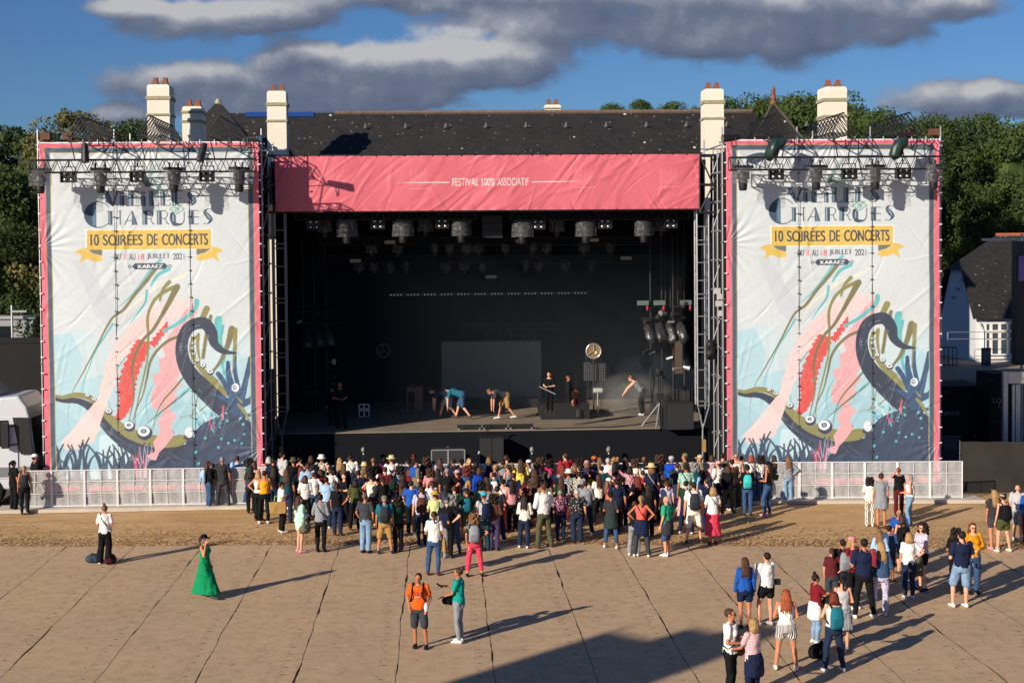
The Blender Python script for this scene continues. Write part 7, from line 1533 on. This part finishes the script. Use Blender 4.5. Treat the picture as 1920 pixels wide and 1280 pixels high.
PEOPLE = '''
28 862,960 f tail dk tee:black pants:black down,st,-40 fx=27 | person in black polo facing right, leftmost of the security trio
45 872,964 f tail bl tanks:dgrey slim:black down,st,10 fx=47 bp=char | person with blonde plait and dark vest beside the lorry, seen from behind
66 851,950 m crop dk+capback:white tee:black pants:black front,st,-60 w=1.1 fx=68 | person in white cap and black polo leaning behind the left barrier
193 946,1057 f topbun lb tee:white wide:black front,con,-8 fx=198 s=white strap | person in white tshirt and wide black trousers alone on the left matting
384 1002,1121 f tail br+cap:black tank:green dress:green ear,walk,-115 fx=385 s=dgrey | person in long green dress and black cap walking with phone at ear
390 863,954 f long br long:black slim:denim front,st,-60 fx=392 s=white bp=lblue | person in black jumper and blue jeans at the left barrier, leftmost of the crowd
399 872,948 f long dk long:black pants:black front,st,60 | person in all black half hidden behind the one in black jumper and jeans
417 855,953 m crop gr tee:char pants:dgrey down,wide,0 fx=418 s=brown | person with short grey hair in charcoal tshirt and dark trousers at the left barrier
450 853,946 m crop br long:lblue pants:black front,wide,-15 fx=446 s=white bp=blue | person in light blue shirt with blue backpack before the left banner
468 858 f curly dk tee:dteal pants:denim down,st,0 | person with dark curls in teal top at the corner of the left banner
477 864 f bob br tank:white shorts:brown front,st,-10 | person with bare shoulders, brown bob and white strapless top
486 882,976 f wavy bl tank:white pants:black hips,st,-20 s=brown | person with blonde waves in white top and black trousers, hand on hip
499 881,981 f short dk tank:amber slim:black front,con,10 fx=497 s=white | person in amber tank top and black trousers
504 855 f bob wh tanks:white pants:denim down,st,-10 strap | person with short platinum hair and bare back near the left banner edge
529 846 m crop dk tee:lgrey pants:dgrey down,st,-15 h=1.92 | person in light grey tshirt with shaved head standing tall, left end of the crowd
550 858 m short dk+bucket:olive tee:black pants:burg down,st,-10 | person in dark hat and black shirt left of the stage skirt
562 856 f short dk tank:white pants:black down,st,-40 h=1.6 | person with white scarf round the neck under dark hair
539 877,980 f long br tee:dteal pants:ddenim down,st,0 s=black | person with long dark hair in slate teal tshirt and jeans
564 873 f long au long:black skirt:black down,st,0 | person with long auburn hair in a long black coat
526 902,998 f short dk tee:white pants:black hip1,st,-65 fx=529 s=white | person in white tee turning right above a big jute bag
583 853 f bob br coat:black pants:black down,st,0 | person with light brown bob in black jacket, back row left
603 853 m short br+bucket:cream tee:cream/fl pants:dgrey down,st,0 | person in cream bucket hat and pale patterned shirt
615 868 f long br tee:green/fl pants:denim down,st,170 | person with long brown hair facing the camera in green print top
591 870 f curly dk tee:black pants:black down,st,0 | person with big dark curls in black, fourth row left
601 878 f bob br tee:dred pants:denim front,st,0 waist=red | person in dark red top with red sweater tied at the waist
621 878,965 f short br tee:white pants:must hip1,con,0 s=white waist=yellow | person in white ringer tee and mustard trousers, hand on hip
588 884 f short br tee:white pants:denim down,st,-20 h=1.6 | person in white tee half hidden left of the dark red top
637 857 f long bl tee:navy pants:ddenim hip1,st,0 | person with long ombre blonde hair in navy tshirt
646 886 f short dk tee:black pants:black down,st,100 h=1.6 | person in black looking left between ombre hair and white shirt
657 851 m crop dk tee:white pants:black down,wide,0 strap h=1.84 | person in white tshirt with black diagonal strap, tall, left of centre
565 928,1035 f long br coat:mint mini:cream front,st,-60 fx=563 s=pink | person with long brown hair in mint cardigan and bare legs, floral bag
599 925,1034 f short dk long:grey slim:black front,st,-10 strap fx=602 s=black | person with short black hair, grey sweater and black trousers
683 868 f long lb+trilby:straw tee:beige/fl pants:brown front,st,0 | person in small straw hat and beige floral top
693 873 f curly dk tee:black pants:black down,st,0 | person with dark curls behind the one in red tank top and sunglasses
686 886,975 f short br tanks:red pants:denim down,st,-140 sun | person in red tank top and sunglasses facing the camera
702 874 f short br tee:white/sp pants:dgrey front,st,-40 | person in white and purple shirt looking right
700 888,985 f bun dk tank:cream pants:brown hips,con,0 fx=697 s=cream | person in cream halter top and brown trousers, hands near hips
700 857 f short lb long:black pants:black down,st,0 | person with light hair in black, back row left of the panama hat
721 857 f short dk+capback:black tee:hpink pants:dred down,st,-20 | person in crimson tshirt and dark cap
734 855 m crop br+brim:straw tee:white pants:navy down,st,0 h=1.8 | person in wide panama hat and white tshirt
736 876,968 m crop br+capback:white tee:lblue mini:navy down,wide,0 bp=dgreen w=1.08 | person in white sunhat and pale blue tee with dark green backpack
750 872 f curly dk long:brown pants:black down,st,0 | person with dark curls right of the white sunhat
765 860 f short dk coat:navy skirt:dred down,st,0 | person in navy coat left of the blue shoulder sweater
776 851 f bun au tee:black pants:black down,st,0 | person with dark red bun, tallest head left of the flight case
786 860,971 m short dk tee:khaki pants:ddenim front,st,-70 shawl=blue fx=780 s=white | person with beard and blue sweater on the shoulders facing right
799 856 f curly br tee:black pants:black down,st,0 | person with golden brown curls left of the flight case
807 877 f curly br tee:dpink pants:dgrey front,st,0 | person with curly brown hair in dusty pink top
825 858 f long br tee:lilac/fl pants:black down,st,0 | person with long auburn brown hair before the flight case
821 878 f long dk tee:black pants:black hip1,st,0 | person with dark hair in black tee, arm bent, right of dusty pink
791 911,1020 m short br tee:lilac slim:ddenim down,st,0 bp=brown s=black | person in lilac tee with brown backpack
816 921 f short br+brim:dstraw tee:lime/flw pants:denim front,st,0 | person in tan straw hat and lime print top
684 923,1036 m crop hg tee:dgrey pants:ldenim pocket,st,-25 fx=686 s=navy | person in dark grey tee and washed light jeans left of the olive cap
722 929,1037 m crop gr+capback:khaki tee:teal shorts:tan down,wide,0 bp=char s=dgrey | person in olive cap, teal tee and khaki shorts
747 930,1034 f curly dk tee:dgreen pants:black front,st,30 s=black | person with dark curls in dark green top and black trousers
815 957,1078 f tail br tee:white slim:denim front,con,0 tote=tan s=burg | person in white tee and rolled jeans with tan shoulder bag
823 942,1045 m short gr tee:navy pants:grey front,st,-50 fx=832 s=grey | person with grey hair and navy tee looking right
838 931 m crop gr+capback:dgrey tee:black pants:black down,st,0 | person in dark grey flat cap behind the grey haired curls
849 927,1037 f curly gr tee:char slim:denim down,wide,0 waist=denim s=black | person with curly grey hair and a denim jacket tied at the waist
876 915,1012 m crop br+cap:navy tee:dgreen shorts:gkhaki down,wide,0 bp=teal s=dgrey | person in dark cap and green tee with grey blue backpack
890 961,1080 f curly lb tee:black/do crop:pinkred hip1,wide,0 bp=grey s=black | person with blond curls in dotted black top and pink cropped trousers
908 922,1032 m crop br+cap:cyan tee:lgrey pants:dteal down,st,20 bp=navy s=navy | person in turquoise cap with navy backpack
926 925 f curly dk long:brown pants:purple down,st,0 | person with dark hair and brown cardigan right of the turquoise cap
838 876 m short gr tee:black pants:black down,st,0 | person with grey brown hair in black left of the pink cap
850 858 m crop dk tee:navy pants:black down,st,0 | person with short dark hair in navy before the flight case
865 861 m crop dk+cap:black coat:navy pants:black down,st,20 | person in black and white cap looking left near the flight case
880 858 f long bl tee:must pants:black down,st,180 | person with long blond hair facing the camera, right of the flight case
858 881,970 f crop br+cap:pink tee:red pants:black down,wide,50 w=1.1 | person in pale pink cap and bright red tshirt
875 876 f curly au tee:denim pants:denim down,st,0 | person with auburn curls in blue denim right of the pink cap
893 864 f bob dk tee:black pants:black down,st,-30 h=1.6 | person with dark bob in black behind the bright blue top
898 875 f bob br long:bblue pants:navy down,st,40 | person in bright royal blue top in the crowd centre
917 855 f wavy lb tee:navy pants:black down,st,0 | person with wavy light hair before the subwoofer stack
928 870 f bun bl tank:white pants:denim down,st,0 | person with blonde bun and white top below the subwoofers
943 861 m short dk tee:grey pants:black down,st,0 | person in grey green tshirt with dark crop below the subwoofers
950 852 m short br tee:khaki pants:black down,st,-30 h=1.82 | person with cap haired profile right of the subwoofer stack
953 870 f tail dk tanks:grey pants:navy down,st,0 | person with bare shoulders and grey top, centre
927 884,975 m short dk tee:teal pants:black down,st,0 bp=cream bp2=white | person in teal tee with black and white backpack
879 900 f long bl tank:black pants:black hip1,st,-90 sun | person with blond hair and sunglasses in profile, centre left
902 900 f curly dk tank:sea pants:dgreen out,st,0 | person in sea green tank top with an arm stretched left
943 897,995 f bun dk tank:cream wide:coral down,con,0 strap s=black | person in white tank with dark strap and coral trousers
976 860 m long br tee:yellow pants:ldenim down,st,0 h=1.82 | person in yellow tshirt, centre of the crowd
991 862 f short dk+scarf:cream tee:white pants:black down,st,40 | person with cream headscarf and face turned left, centre
1003 865 f long br tee:white pants:black down,st,50 h=1.64 | person with long brown hair in white top, centre back
976 927,1027 f long dk long:cream pants:ddenim cross,con,-15 fx=984 s=white | person with long dark hair and white blouse, front row centre
1015 905,1026 m short br long:white pants:gkhaki front,wide,25 fx=1020 s=brown | person in white long sleeved shirt and grey green trousers
1003 878,985 f long br tee:brown/br skirt:brown/br down,st,0 | person in brown leopard print dress with long hair
1013 857 f curly br tee:black pants:black down,st,0 | person with brown curls behind the hot pink top
1029 860 f curly dk tee:hpink pants:black down,st,0 | person with big black afro in hot pink top
1060 848 m short br tee:red pants:black down,st,20 h=1.9 | person in dark red tshirt, tallest in the back row
1023 880 f long dk tee:burg pants:black down,st,-40 | person with dark hair and plum top left of the grey striped tee
1038 875,975 m short dk tee:grey/hsw pants:ddenim down,st,0 | person in grey striped tshirt with dark crop
1055 868 f long au tee:burg pants:black down,st,-20 | person with long dark red hair behind the white trilby
1086 858 f curly dk tee:black pants:black down,st,0 | person with dark curls left of the multicoloured cap
1067 881,978 m crop br+trilby:white tee:lgrey/fl pants:burg down,st,0 strap w=1.1 | person in white trilby and grey white camouflage shirt
1078 869 f bob lb tee:brown pants:black down,st,0 h=1.62 | person with light brown bob behind the white trilby
1087 872 m crop dk tee:navy pants:black down,st,30 | person with short dark hair in navy, right of the white trilby
1100 863 f bob lb+capback:dpink tee:purple pants:black down,st,20 h=1.62 | person in dusty pink beret left of the multicoloured cap
1114 855 f short br+capback:orange tank:dteal pants:black down,st,-20 | person in multicoloured cap and teal tank top
1124 856 f long lb tee:white pants:black down,st,0 | person with long light brown hair in white, right of the multicoloured cap
1107 880,968 f short dk tee:black mini:black down,wide,0 bp=must bp2=orange_print s=white | person in black shorts with orange print backpack and bare legs
1086 883 f short dk coat:khaki/flw pants:purple hip1,st,-10 | person in khaki and white patchwork jacket
1051 917,1013 f crop gr tee:black/flp slim:ddenim front,st,0 s=black | person with cropped grey hair in black and pink floral shirt
1082 916,1017 m crop wh tee:black/do pants:ddenim down,st,0 s=black w=1.12 | person with thin white hair in black patterned tee
1140 857 m crop wh tee:white pants:denim down,st,0 | person with white hair and white tshirt in the back row
1154 857 f curly bl tee:black pants:black down,st,0 | person with blond curls right of the white haired one
1152 866 f long dk tee:pink pants:navy hip1,st,0 | person with long dark hair and pinkish top
1173 856 f long br tee:white pants:black down,st,0 | person with long brown hair and white top, back row right
1190 860 f curly br tee:cream pants:black down,st,0 | person with dark brown curls and lace white top
1181 873 f bob dk tee:pink/fl pants:denim down,st,0 | person with sleek dark bob and floral blouse
1142 896 f long lb+cap:cream tank:coral pants:black front,st,-80 | person in cream cap looking right, bare shoulders
1157 897,1000 m short dk tee:navy pants:black down,st,0 s=black w=1.1 | person in navy polo behind the plaid waist shirt
1139 921,1027 f bun dk tee:char crop:denim front,wide,-30 waist=dgreen/pl fx=1146 s=white | person in grey tee with green plaid shirt round the waist
1196 892 f long au tee:black pants:black down,st,10 | person with very long auburn hair in black
1208 855 f short lb tee:black pants:black down,st,0 | person with light brown hair, back row above the straw visor
1214 863 f curly dk tee:white pants:black down,st,0 | person with dark curls and white shirt left of the straw visor
1222 870,980 f bob lb+brim:straw tee:navy skirt:navy down,st,0 strapb | person in straw visor and navy tee with beige strap
1236 852 m curly br coat:black pants:black down,st,0 h=1.84 | person with brown curls in dark jacket, back row right
1259 855 m short gr+capback:lgrey long:blue pants:navy down,st,0 shawl=bblue | person in grey cap with bright blue hood on the shoulders
1270 866,968 f short br coat:char pants:denim down,wide,0 waist=white w=1.06 | person in dark jacket over white shirt and blue jeans
1284 850 m short br+capback:khaki long:khaki pants:khaki front,st,60 h=1.84 | person in khaki cap facing left, back row right
1287 866,985 f bun dk tee:sea/flw skirt:pink down,st,0 strap | person in tie dyed green tee and pink skirt
1303 866 m curly gr tee:black pants:black down,st,0 bp=dteal | person with curly grey hair and dark teal backpack
1312 853 m crop dk+cap:beige coat:khaki pants:navy down,st,50 h=1.8 | person in beige baseball cap, right end of the back row
1334 852 f bob br tee:pink/hsw pants:denim down,st,10 | person in pink and white striped top before the dark curtain
1355 848 m short dk tee:olive/fl pants:dgrey down,st,10 h=1.84 | person in olive camouflage tshirt beside the right banner edge
1347 864,953 m crop br+cap:pink tee:white shorts:navy front,wide,40 w=1.1 | person in pale pink cap and white tshirt with black shorts
1304 902,1018 m short dk tee:white shorts:cream down,wide,0 bp=char fx=1301 s=dgrey | person in white tee and cream shorts with black backpack
1337 911,1020 f wavy bl tee:white skirt:pinkred front,st,10 strap s=burg | person with blond waves, white tee and crimson midi skirt
1246 929,1042 m bald br tee:teegreen shorts:denim hip1,st,55 fx=1250 s=white sun waist=char | person with shaved head in sea green tee and denim shorts
1200 928,1043 f tail bl tank:coral pants:dgrey hips,wide,-15 fx=1203 waist=navy s=cream strap | person with blond ponytail and coral tank, navy sweater tied round
1190 938 f short br tee:black pants:grey down,st,-20 h=1.6 | person in grey joggers hidden behind the coral tank
1380 849,948 m crop dk tank:white pants:gkhaki down,st,165 sun | person in white vest and sunglasses facing the camera by the right banner
1391 853,945 m short br tee:white pants:dgrey down,st,-20 | person in white tshirt beside the white vest
1408 852,945 f bob gi tee:white pants:denim front,st,20 strap | person with ginger bob and white shirt before the right banner
1398 871,967 f bun dk tee:black slim:denim front,st,-10 bp=turq fx=1402 s=black | person in black tee and jeans with turquoise backpack
1427 853,944 f curly dk tee:white/fl pants:denim down,st,0 | person with dark curls and white floral shirt at the right banner
1436 865,966 f long dk+cap:black tanks:black slim:denim front,con,60 tote=cream fx=1440 s=pink | person in black cap with white tote bag and pink shoes
1450 852,940 f long br coat:black pants:black down,st,0 fx=1451 s=white | person with long brown hair all in black at the right banner
1478 855,941 f long lb coat:grey pants:ldenim hip1,st,0 s=brown boot=1 | person with long light hair, grey jacket and brown boots
1625 894,986 f curly dk tee:cream pants:cream/ze front,st,-20 fx=1631 s=white | person with dark curls in zebra print trousers
1655 886,990 f bun br tee:grey mini:navy down,st,-10 waist=grey fx=1652 s=brown | person in grey tee with grey sweater tied and navy shorts
1688 876,966 f short dk tee:black pants:maroon shield,st,170 fx=1685 | person in black tee with hand over the face, maroon trousers
1709 888,985 f bob gr tank:white slim:ldenim front,con,75 fx=1706 s=brown | person with grey bob, white top and jeans turned left
1683 954,1060 m bald br tee:blue shorts:dgrey front,st,165 sun fx=1686 | person with bald head and blue tee in the right group
1692 964,1075 f wavy br tanks:black shorts:dgrey front,st,20 bp=black fx=1690 | person with bare back and black backpack in the right group
1722 980,1105 f curly dk tee:lilac mini:black cross,con,110 sun fx=1729 tote=yellow s=navy | person with long dark curls, arms crossed over lilac tee
1661 987,1090 m short dk coat:denim shorts:dgrey front,st,-50 fx=1668 | person with dark hair and denim jacket looking right in the group
1645 997,1100 f long lb coat:lblue pants:denim front,st,-30 fx=1650 | person with long light brown hair and pale blue jacket
1655 1013,1153 f long bl coat:denim pants:lilac/sp front,con,-10 fx=1652 s=white | person with long blond hair, denim jacket and patterned leggings
1697 997,1121 f bob bl tee:white slim:ddenim hip1,st,0 fx=1704 s=white | person with blond hair, white tee and jeans, hand on back
1620 1008,1158 m short dk tee:navy slim:black front,wide,0 fx=1620 s=white | person in navy tee with red towel on the right shoulder
1593 1006,1140 f wavy bl+scarf:dpink tee:dred slim:black front,st,-150 sun fx=1598 s=white | person with patterned headscarf and sunglasses in dark red shirt
1575 1009,1138 m crop dk tee:black pants:ddenim down,wide,5 bp=grey fx=1580 s=white | person with cropped hair in black tee with grey backpack
1556 1026,1140 f tail br tee:maroon shorts:dgrey hip1,st,-10 fx=1560 | person in maroon tee with elbow out beside the grey backpack
1532 1075,1206 f topbun dk tee:dred slim:ldenim reach,st,-75 waist=white fx=1530 s=white | person with topknot and dark red tee bending to a bag
1569 1079,1218 f tail dk tank:lgrey midskirt:grey front,st,-10 fx=1580 s=grey | person with black ponytail in grey strappy dress
1557 1107,1258 f bob au tank:white slim:ddenim reach,wide,5 bp=teal fx=1563 s=white | person with auburn bob and white tank wearing a teal backpack
1400 1043,1177 f long br long:blue mini:navy down,st,0 fx=1397 s=black | person with long dark hair in blue sweater and navy shorts
1436 1034,1172 f short dk long:white mini:black phone,con,20 fx=1438 s=white | person with short black hair in white shirt and black shorts
1471 1103,1254 f long gi tank:white mini:white/vs front,wide,-10 fx=1474 s=white w=1.08 | person with long ginger hair and striped shorts
1368 1139,1312 f short br tee:white slim:black front,st,-115 sun strap fx=1370 s=black | person in white top and sunglasses, black trousers, bottom edge
1412 1157,1325 f bob bl tee:pink/hsw pants:navy reach,st,35 waist=navy fx=1412 | person with blond bob and red striped top at the bottom edge
1797 989,1112 f curly dk tee:black pants:black front,st,-30 fx=1793 s=brown | person with long dark curls all in black beside the navy tee
1817 979,1112 f long au long:must pants:denim front,st,175 sun fx=1824 | person in mustard top and sunglasses facing the camera on the right
1804 994,1138 m short dk tee:navy shorts:ldenim front,con,5 fx=1803 s=white w=1.04 | person in navy tshirt, light denim shorts and white shoes
1868 917,1030 f long bl tee:char mini:dgrey shield,st,10 fx=1864 s=pink | person with hand on the head behind the olive shorts
1878 925,1034 f bun dk+band:lgrey tanks:black mini:olive down,wide,10 fx=1881 bp=black s=cream | person with headband, bare back and olive shorts
1912 908,1012 m bald br tee:lgrey shorts:grey down,st,-40 fx=1908 s=white | person with reddish shaved head in pale grey at the right edge
1926 912,1020 m short br coat:blue pants:burg front,st,30 fx=1926 s=brown | person in blue jacket and burgundy trousers cut by the right edge
793 1073,1213 m short dk tee:orange shorts:dgrey pocket,con,170 fx=786 s=black sk=3 | person in orange tshirt with HH lettering and dark grey shorts
850 1063,1204 f bun br tee:jade slim:grey reach,st,75 fx=861 s=white | person in jade green top and grey trousers reading a phone
513 872 f long dk tee:black pants:ddenim down,st,0 h=1.62 | person with long black hair between the amber tank and the slate teal tshirt
572 890 f bob br tee:white/hsw pants:black down,st,-20 h=1.62 | person with brown bob in pale stripes directly behind the auburn haired coat wearer
577 868 m crop br tee:lblue pants:black down,st,10 | person with cropped brown hair in light blue left of the pale patterned shirt
612 893 m short dk tee:lblue pants:ddenim down,st,0 h=1.66 | person in pale blue half hidden between dark red top and ringer tee
632 905 f tail br tee:black pants:ddenim down,st,0 h=1.64 | person with brown ponytail in black right of the mustard trousers
645 868 f long br long:black pants:black down,st,0 h=1.64 | person with long brown hair in black sleeves beside the ombre hair
666 897 f bob dk tee:olive pants:black down,st,10 h=1.64 | person with dark bob in olive below the tall white tshirt with strap
672 880 m crop dk tee:navy pants:black down,st,0 h=1.68 | person with cropped dark hair in navy under the small straw hat
717 893 f tail dk long:black pants:black down,st,0 h=1.64 | person with dark ponytail in black right of the cream halter top
722 874 m short br tee:maroon pants:navy down,st,-10 h=1.7 | person with brown hair in maroon left of the white sunhat
756 888 f long dk tee:brown skirt:black down,st,0 h=1.66 | person with long dark hair in brown tee and black skirt, centre left
768 878 f bob au tee:dred pants:black down,st,0 h=1.64 | person with auburn bob in dark red behind the bearded one
771 900 m short dk tee:blue pants:black down,st,0 h=1.68 | person with short dark hair in blue left of the lilac tee
809 900 f tail br tee:white pants:denim down,st,0 h=1.62 | person with brown ponytail in white above the tan straw hat
836 905 f long dk tee:purple pants:black down,st,0 h=1.62 | person with long dark hair in purple left of the red tshirt
852 909 m crop br tee:dgreen pants:black down,st,0 h=1.66 | person with cropped hair in dark green beneath the red tshirt
912 893 f long br tee:lgrey pants:black down,st,0 h=1.64 | person with long brown hair in light grey between sea green and teal
932 910 m short dk tee:char pants:ddenim down,st,0 h=1.7 | person with short dark hair in charcoal below the white backpack
960 898 f long dk tee:dpink pants:black down,st,0 h=1.64 | person with long dark hair in dusty pink below the yellow tshirt
963 885 m short br tee:navy pants:navy down,st,0 h=1.66 | person with short brown hair in navy left of the yellow tshirt
990 890 f curly dk tee:maroon pants:black down,st,0 h=1.62 | person with dark curls in maroon left of the leopard dress
1022 900 m crop dk tee:khaki pants:ddenim down,st,0 h=1.66 | person with cropped dark hair in khaki behind the white shirt
1052 893 f long br tee:dgreen pants:black down,st,0 h=1.62 | person with long brown hair in dark green right of the striped tee
1098 900 m short dk long:grey pants:ddenim down,st,0 h=1.68 | person with short dark hair in long grey sleeves, centre right
1122 888 f long br tee:cream pants:black down,st,0 h=1.62 | person with long brown hair in cream left of the cream cap
1128 872 m short dk tee:dteal pants:navy down,st,0 h=1.68 | person with short dark hair in dark teal below the multicoloured cap
1168 893 f tail dk tee:black pants:navy down,st,0 h=1.62 | person with dark ponytail in black below the floral blouse
1205 880 m short br tee:red pants:black down,st,0 h=1.68 | person with short brown hair in red left of the straw visor
1216 905 f long dk tee:black pants:black down,st,0 h=1.66 | person with long dark hair in black above the coral tank
1240 880 m crop dk tee:black pants:ddenim down,st,0 h=1.7 | person with cropped dark hair in black right of the straw visor
1250 900 f tail br tee:lilac pants:black down,st,0 h=1.64 | person with brown ponytail in lilac above the shaved head
1286 900 m short dk tee:dgreen pants:navy down,st,0 h=1.66 | person with short dark hair in dark green left of the black backpack
1319 880 f long dk tee:sky pants:black down,st,0 h=1.66 | person with long dark hair in sky blue left of the pink cap
1325 896 m short br tee:navy pants:ddenim down,st,0 h=1.68 | person with short brown hair in navy between black backpack and blond waves
1365 872 f bob br coat:black pants:gkhaki down,st,0 h=1.66 | person with brown bob in black jacket right of the pink cap
1372 860 m short dk tee:brown pants:black down,st,0 h=1.74 | person with short dark hair in brown beside the slate banner border
470 872 f long dk tee:char pants:black down,st,0 h=1.62 | person with long dark hair in charcoal at the left end of the crowd
512 858 m short dk tee:navy pants:black down,st,0 h=1.7 | person with short dark hair in navy right of the platinum hair
640 715,803 m short br tee:black pants:black front,con,-160 z=2.15 fx=638 | person in black standing in the dark left front of the stage
626 722,798 m short dk long:black pants:black down,st,20 z=2.15 fx=624 | person in black behind the other on the dark left of the stage
843 730,784 m short br tee:navy shorts:grey floor,walk,100 b=bend z=2.15 fx=840 s=dgrey | person bending over in grey shorts, left one of the pair on stage
868 740,785 m short dk tee:teal shorts:denim floor,walk,70 b=bend z=2.15 fx=868 s=brown | person bending over in blue shorts, right one of the pair on stage
955 745,786 m short lb tee:dgrey shorts:tan floor,walk,100 b=bend z=2.15 fx=950 s=white | person bending over in tan shorts and white shoes in the stage centre
1027 702,772 m short br tee:black pants:black front,st,150 z=2.77 fx=1030 | person in black tshirt standing on the riser holding a stick
1068 728,775 m short lb coat:black pants:black front,con,-90 z=2.35 fx=1066 | person in black crouching beside the cello
1195 712,778 m short lb tanks:grey pants:black floor,con,85 b=lean z=2.15 fx=1205 | person in grey tank top leaning over in the smoke
'''
HC['hg'] = '6b5d50'; PAL['orange_print'] = 'd8921c'; CN['must'] = 'orange print'; CN['grey'] = 'grey'
PO = []
for ln in PEOPLE.strip().split('\n'):
    PO.append(person(ln.replace('bp2=orange_print', '')))
def find(s):
    return next(o for o in PO if s in o['label'])
# shirt lettering, small things held or lying about
o = find('HH lettering'); hm_ = mat('shirt_print_red', (.55, .07, .03), .8, .1, 4.)
Mw = Matrix.Translation(o.location) @ Matrix.Rotation(o.rotation_euler.z, 4, 'Z') @ Matrix.Diagonal((o.scale.x, o.scale.y, o.scale.z, 1))
m = MB()
for cx_ in (-.045, .045):
    for dx in (-.03, .03): m.box(cx_+dx-.010, cx_+dx+.010, .152, .160, 1.22, 1.32)
    m.box(cx_-.03, cx_+.03, .152, .159, 1.262, 1.280)
p = m.build('shirt_lettering', hm_, o); m = MB().box(-.07, .07, .152, .158, 1.19, 1.203); m.build('shirt_line', mat('shirt_print_white', (.7, .6, .5), .8, .1), o)
for sd in (-1, 1): MB().path([(sd*.11, -.10, 1.44), (sd*.12, .02, 1.49), (sd*.125, .145, 1.36), (sd*.13, .16, 1.22), (sd*.17, .1, 1.08)], .02, 6).build('backpack_strap', black, o)
def world_of(o, p): return Matrix.Translation(o.location) @ Matrix.Rotation(o.rotation_euler.z, 4, 'Z') @ Matrix.Diagonal((o.scale.x, o.scale.y, o.scale.z, 1)) @ Vector(p)
q = world_of(o, (-.21, .2, .98)); m = MB(); m.ball((0, 0, 0), .05, .04, .11, 10, 8); b_ = m.build('face_mask', mat('mask_white', (.6, .66, .72), .7, .1, 9.), label='crumpled pale mask held by the person in the orange tshirt', cat='mask', smooth=True); b_.location = q
o = find('jade green'); q = world_of(o, (.08, .47, 1.27)); b_ = MB().box(-.045, .045, -.08, .08, -.006, .006).build('phone', mat('phone_grey', (.12, .12, .14), .2, .1), label='grey phone held by the person in the jade green top', cat='phone'); b_.location = q; b_.rotation_euler = (.6, 0, o.rotation_euler.z)
bag('ground_bag', world_of(o, (.05, .22, .86)), .3, PAL['black'], 'dark handbag held low by the person in the jade green top', .75)
o = find('long green dress'); q = world_of(o, (.10, .06, 1.57)); b_ = MB().box(-.008, .008, -.035, .035, -.07, .07).build('phone', mat('phone_grey', ()), label='phone held to the ear by the person in the green dress', cat='phone'); b_.location = q; b_.rotation_euler = (0, 0, o.rotation_euler.z)
q = G(176, 1054); bag('ground_bag', q, .2, '3d4a5c', 'blue grey bag on the matting left of the wide black trousers', .95)
q = G(208, 1056); bag('ground_bag', q, 1.2, '4a1a1c', 'dark red bag on the matting right of the wide black trousers', .9)
q = G(522, 998); q2 = WY(521, 962, q.y-.25); bag('jute_bag', (q2.x, q.y-.28, q2.z), .12, 'b08c55', 'big tan jute bag with green handles at the left of the crowd', .80)
q = find('long brown hair').location if False else G(1563, 1250); bag('ground_bag', (q.x-.12, q.y+.75, 0), .6, '14161c', 'dark bag lying between the jeans of the person with teal backpack', 1.15)
o = find('topknot'); q = world_of(o, (0, .5, .85)); bag('ground_bag', q, .4, '17181c', 'open black bag being searched by the person with the topknot', 1.2)
o = find('red towel'); q = world_of(o, (.19, -.03, 1.12)); m = MB(); m.loft([((0, 0, 0), .075, .04, (1, 0, 0), (0, 1, 0)), ((0, -.04, .15), .08, .035, (1, 0, 0), (0, 1, 0)), ((0, -.05, .33), .075, .04, (1, 0, 0), (0, 1, 0)), ((0, .02, .40), .07, .05, (1, 0, 0), (0, 1, 0))], 14); b_ = D.objects.new('towel', fuse(m, .012, [mat('towel_red', (.30, .03, .05), .95, .1, 6., bump=.5)], .012, 12.)); COL.objects.link(b_); b_.location = q; tag(b_, 'red towel hanging over the shoulder of the tall person in navy tee', 'towel')
o = find('hand on back'); q = world_of(o, (.26, -.02, .72)); m = MB(); m.loft([((0, 0, -.12), .09, .07, (1, 0, 0), (0, 1, 0)), ((0, 0, .1), .11, .08, (1, 0, 0), (0, 1, 0)), ((0, 0, .35), .06, .05, (1, 0, 0), (0, 1, 0))], 12); b_ = D.objects.new('jacket', fuse(m, .014, [mat('jacket_khaki', (.09, .085, .05), .95, .15, 6.)], .03, 10.)); COL.objects.link(b_); b_.location = q; tag(b_, 'khaki jacket hanging from the arm of the blond person in white tee', 'jacket')
o = find('mint cardigan'); bag('ground_bag', world_of(o, (.26, .05, .62)), .9, '6a6a58', 'patterned shoulder bag of the person in the mint cardigan', .95)
o = find('person in white top and sunglasses, black trousers'); bag('ground_bag', world_of(o, (-.2, .12, .80)), .3, '7a4a38', 'small brown handbag of the person in white top at the bottom edge', .55)
o = find('holding a stick'); q = world_of(o, (0, .3, 1.0)); b_ = MB().tube((-.25, 0, .1), (.35, .1, -.2), .012).build('stick', clipm, label='pale stick held by the person standing on the riser', cat='stick'); b_.location = q
for px, py, lb in ((1190, 775, ''),): pass
o = find('white shirt and black shorts'); b_ = MB().lathe([(.028, 0), (.036, .11)], 12).build('plastic_cup', mat('clear_cup', (.7, .72, .74), .2, .05), label='pale plastic cup held by the person in black shorts', cat='cup', smooth=True); b_.location = world_of(o, (-.08, .33, 1.27))
b_ = MB().box(-.09, .09, -.03, .03, -.07, .07).build('pouch', bagm, label='small black pouch at the hip of the person in black shorts', cat='pouch'); b_.location = world_of(o, (.27, .0, 1.0))
o = find('navy tshirt, light denim'); b_ = MB().lathe([(.028, 0), (.036, .11)], 12).build('plastic_cup', mat('clear_cup', ()), label='white cup in the left hand of the person in light denim shorts', cat='cup', smooth=True); b_.location = world_of(o, (-.07, .31, 1.08))
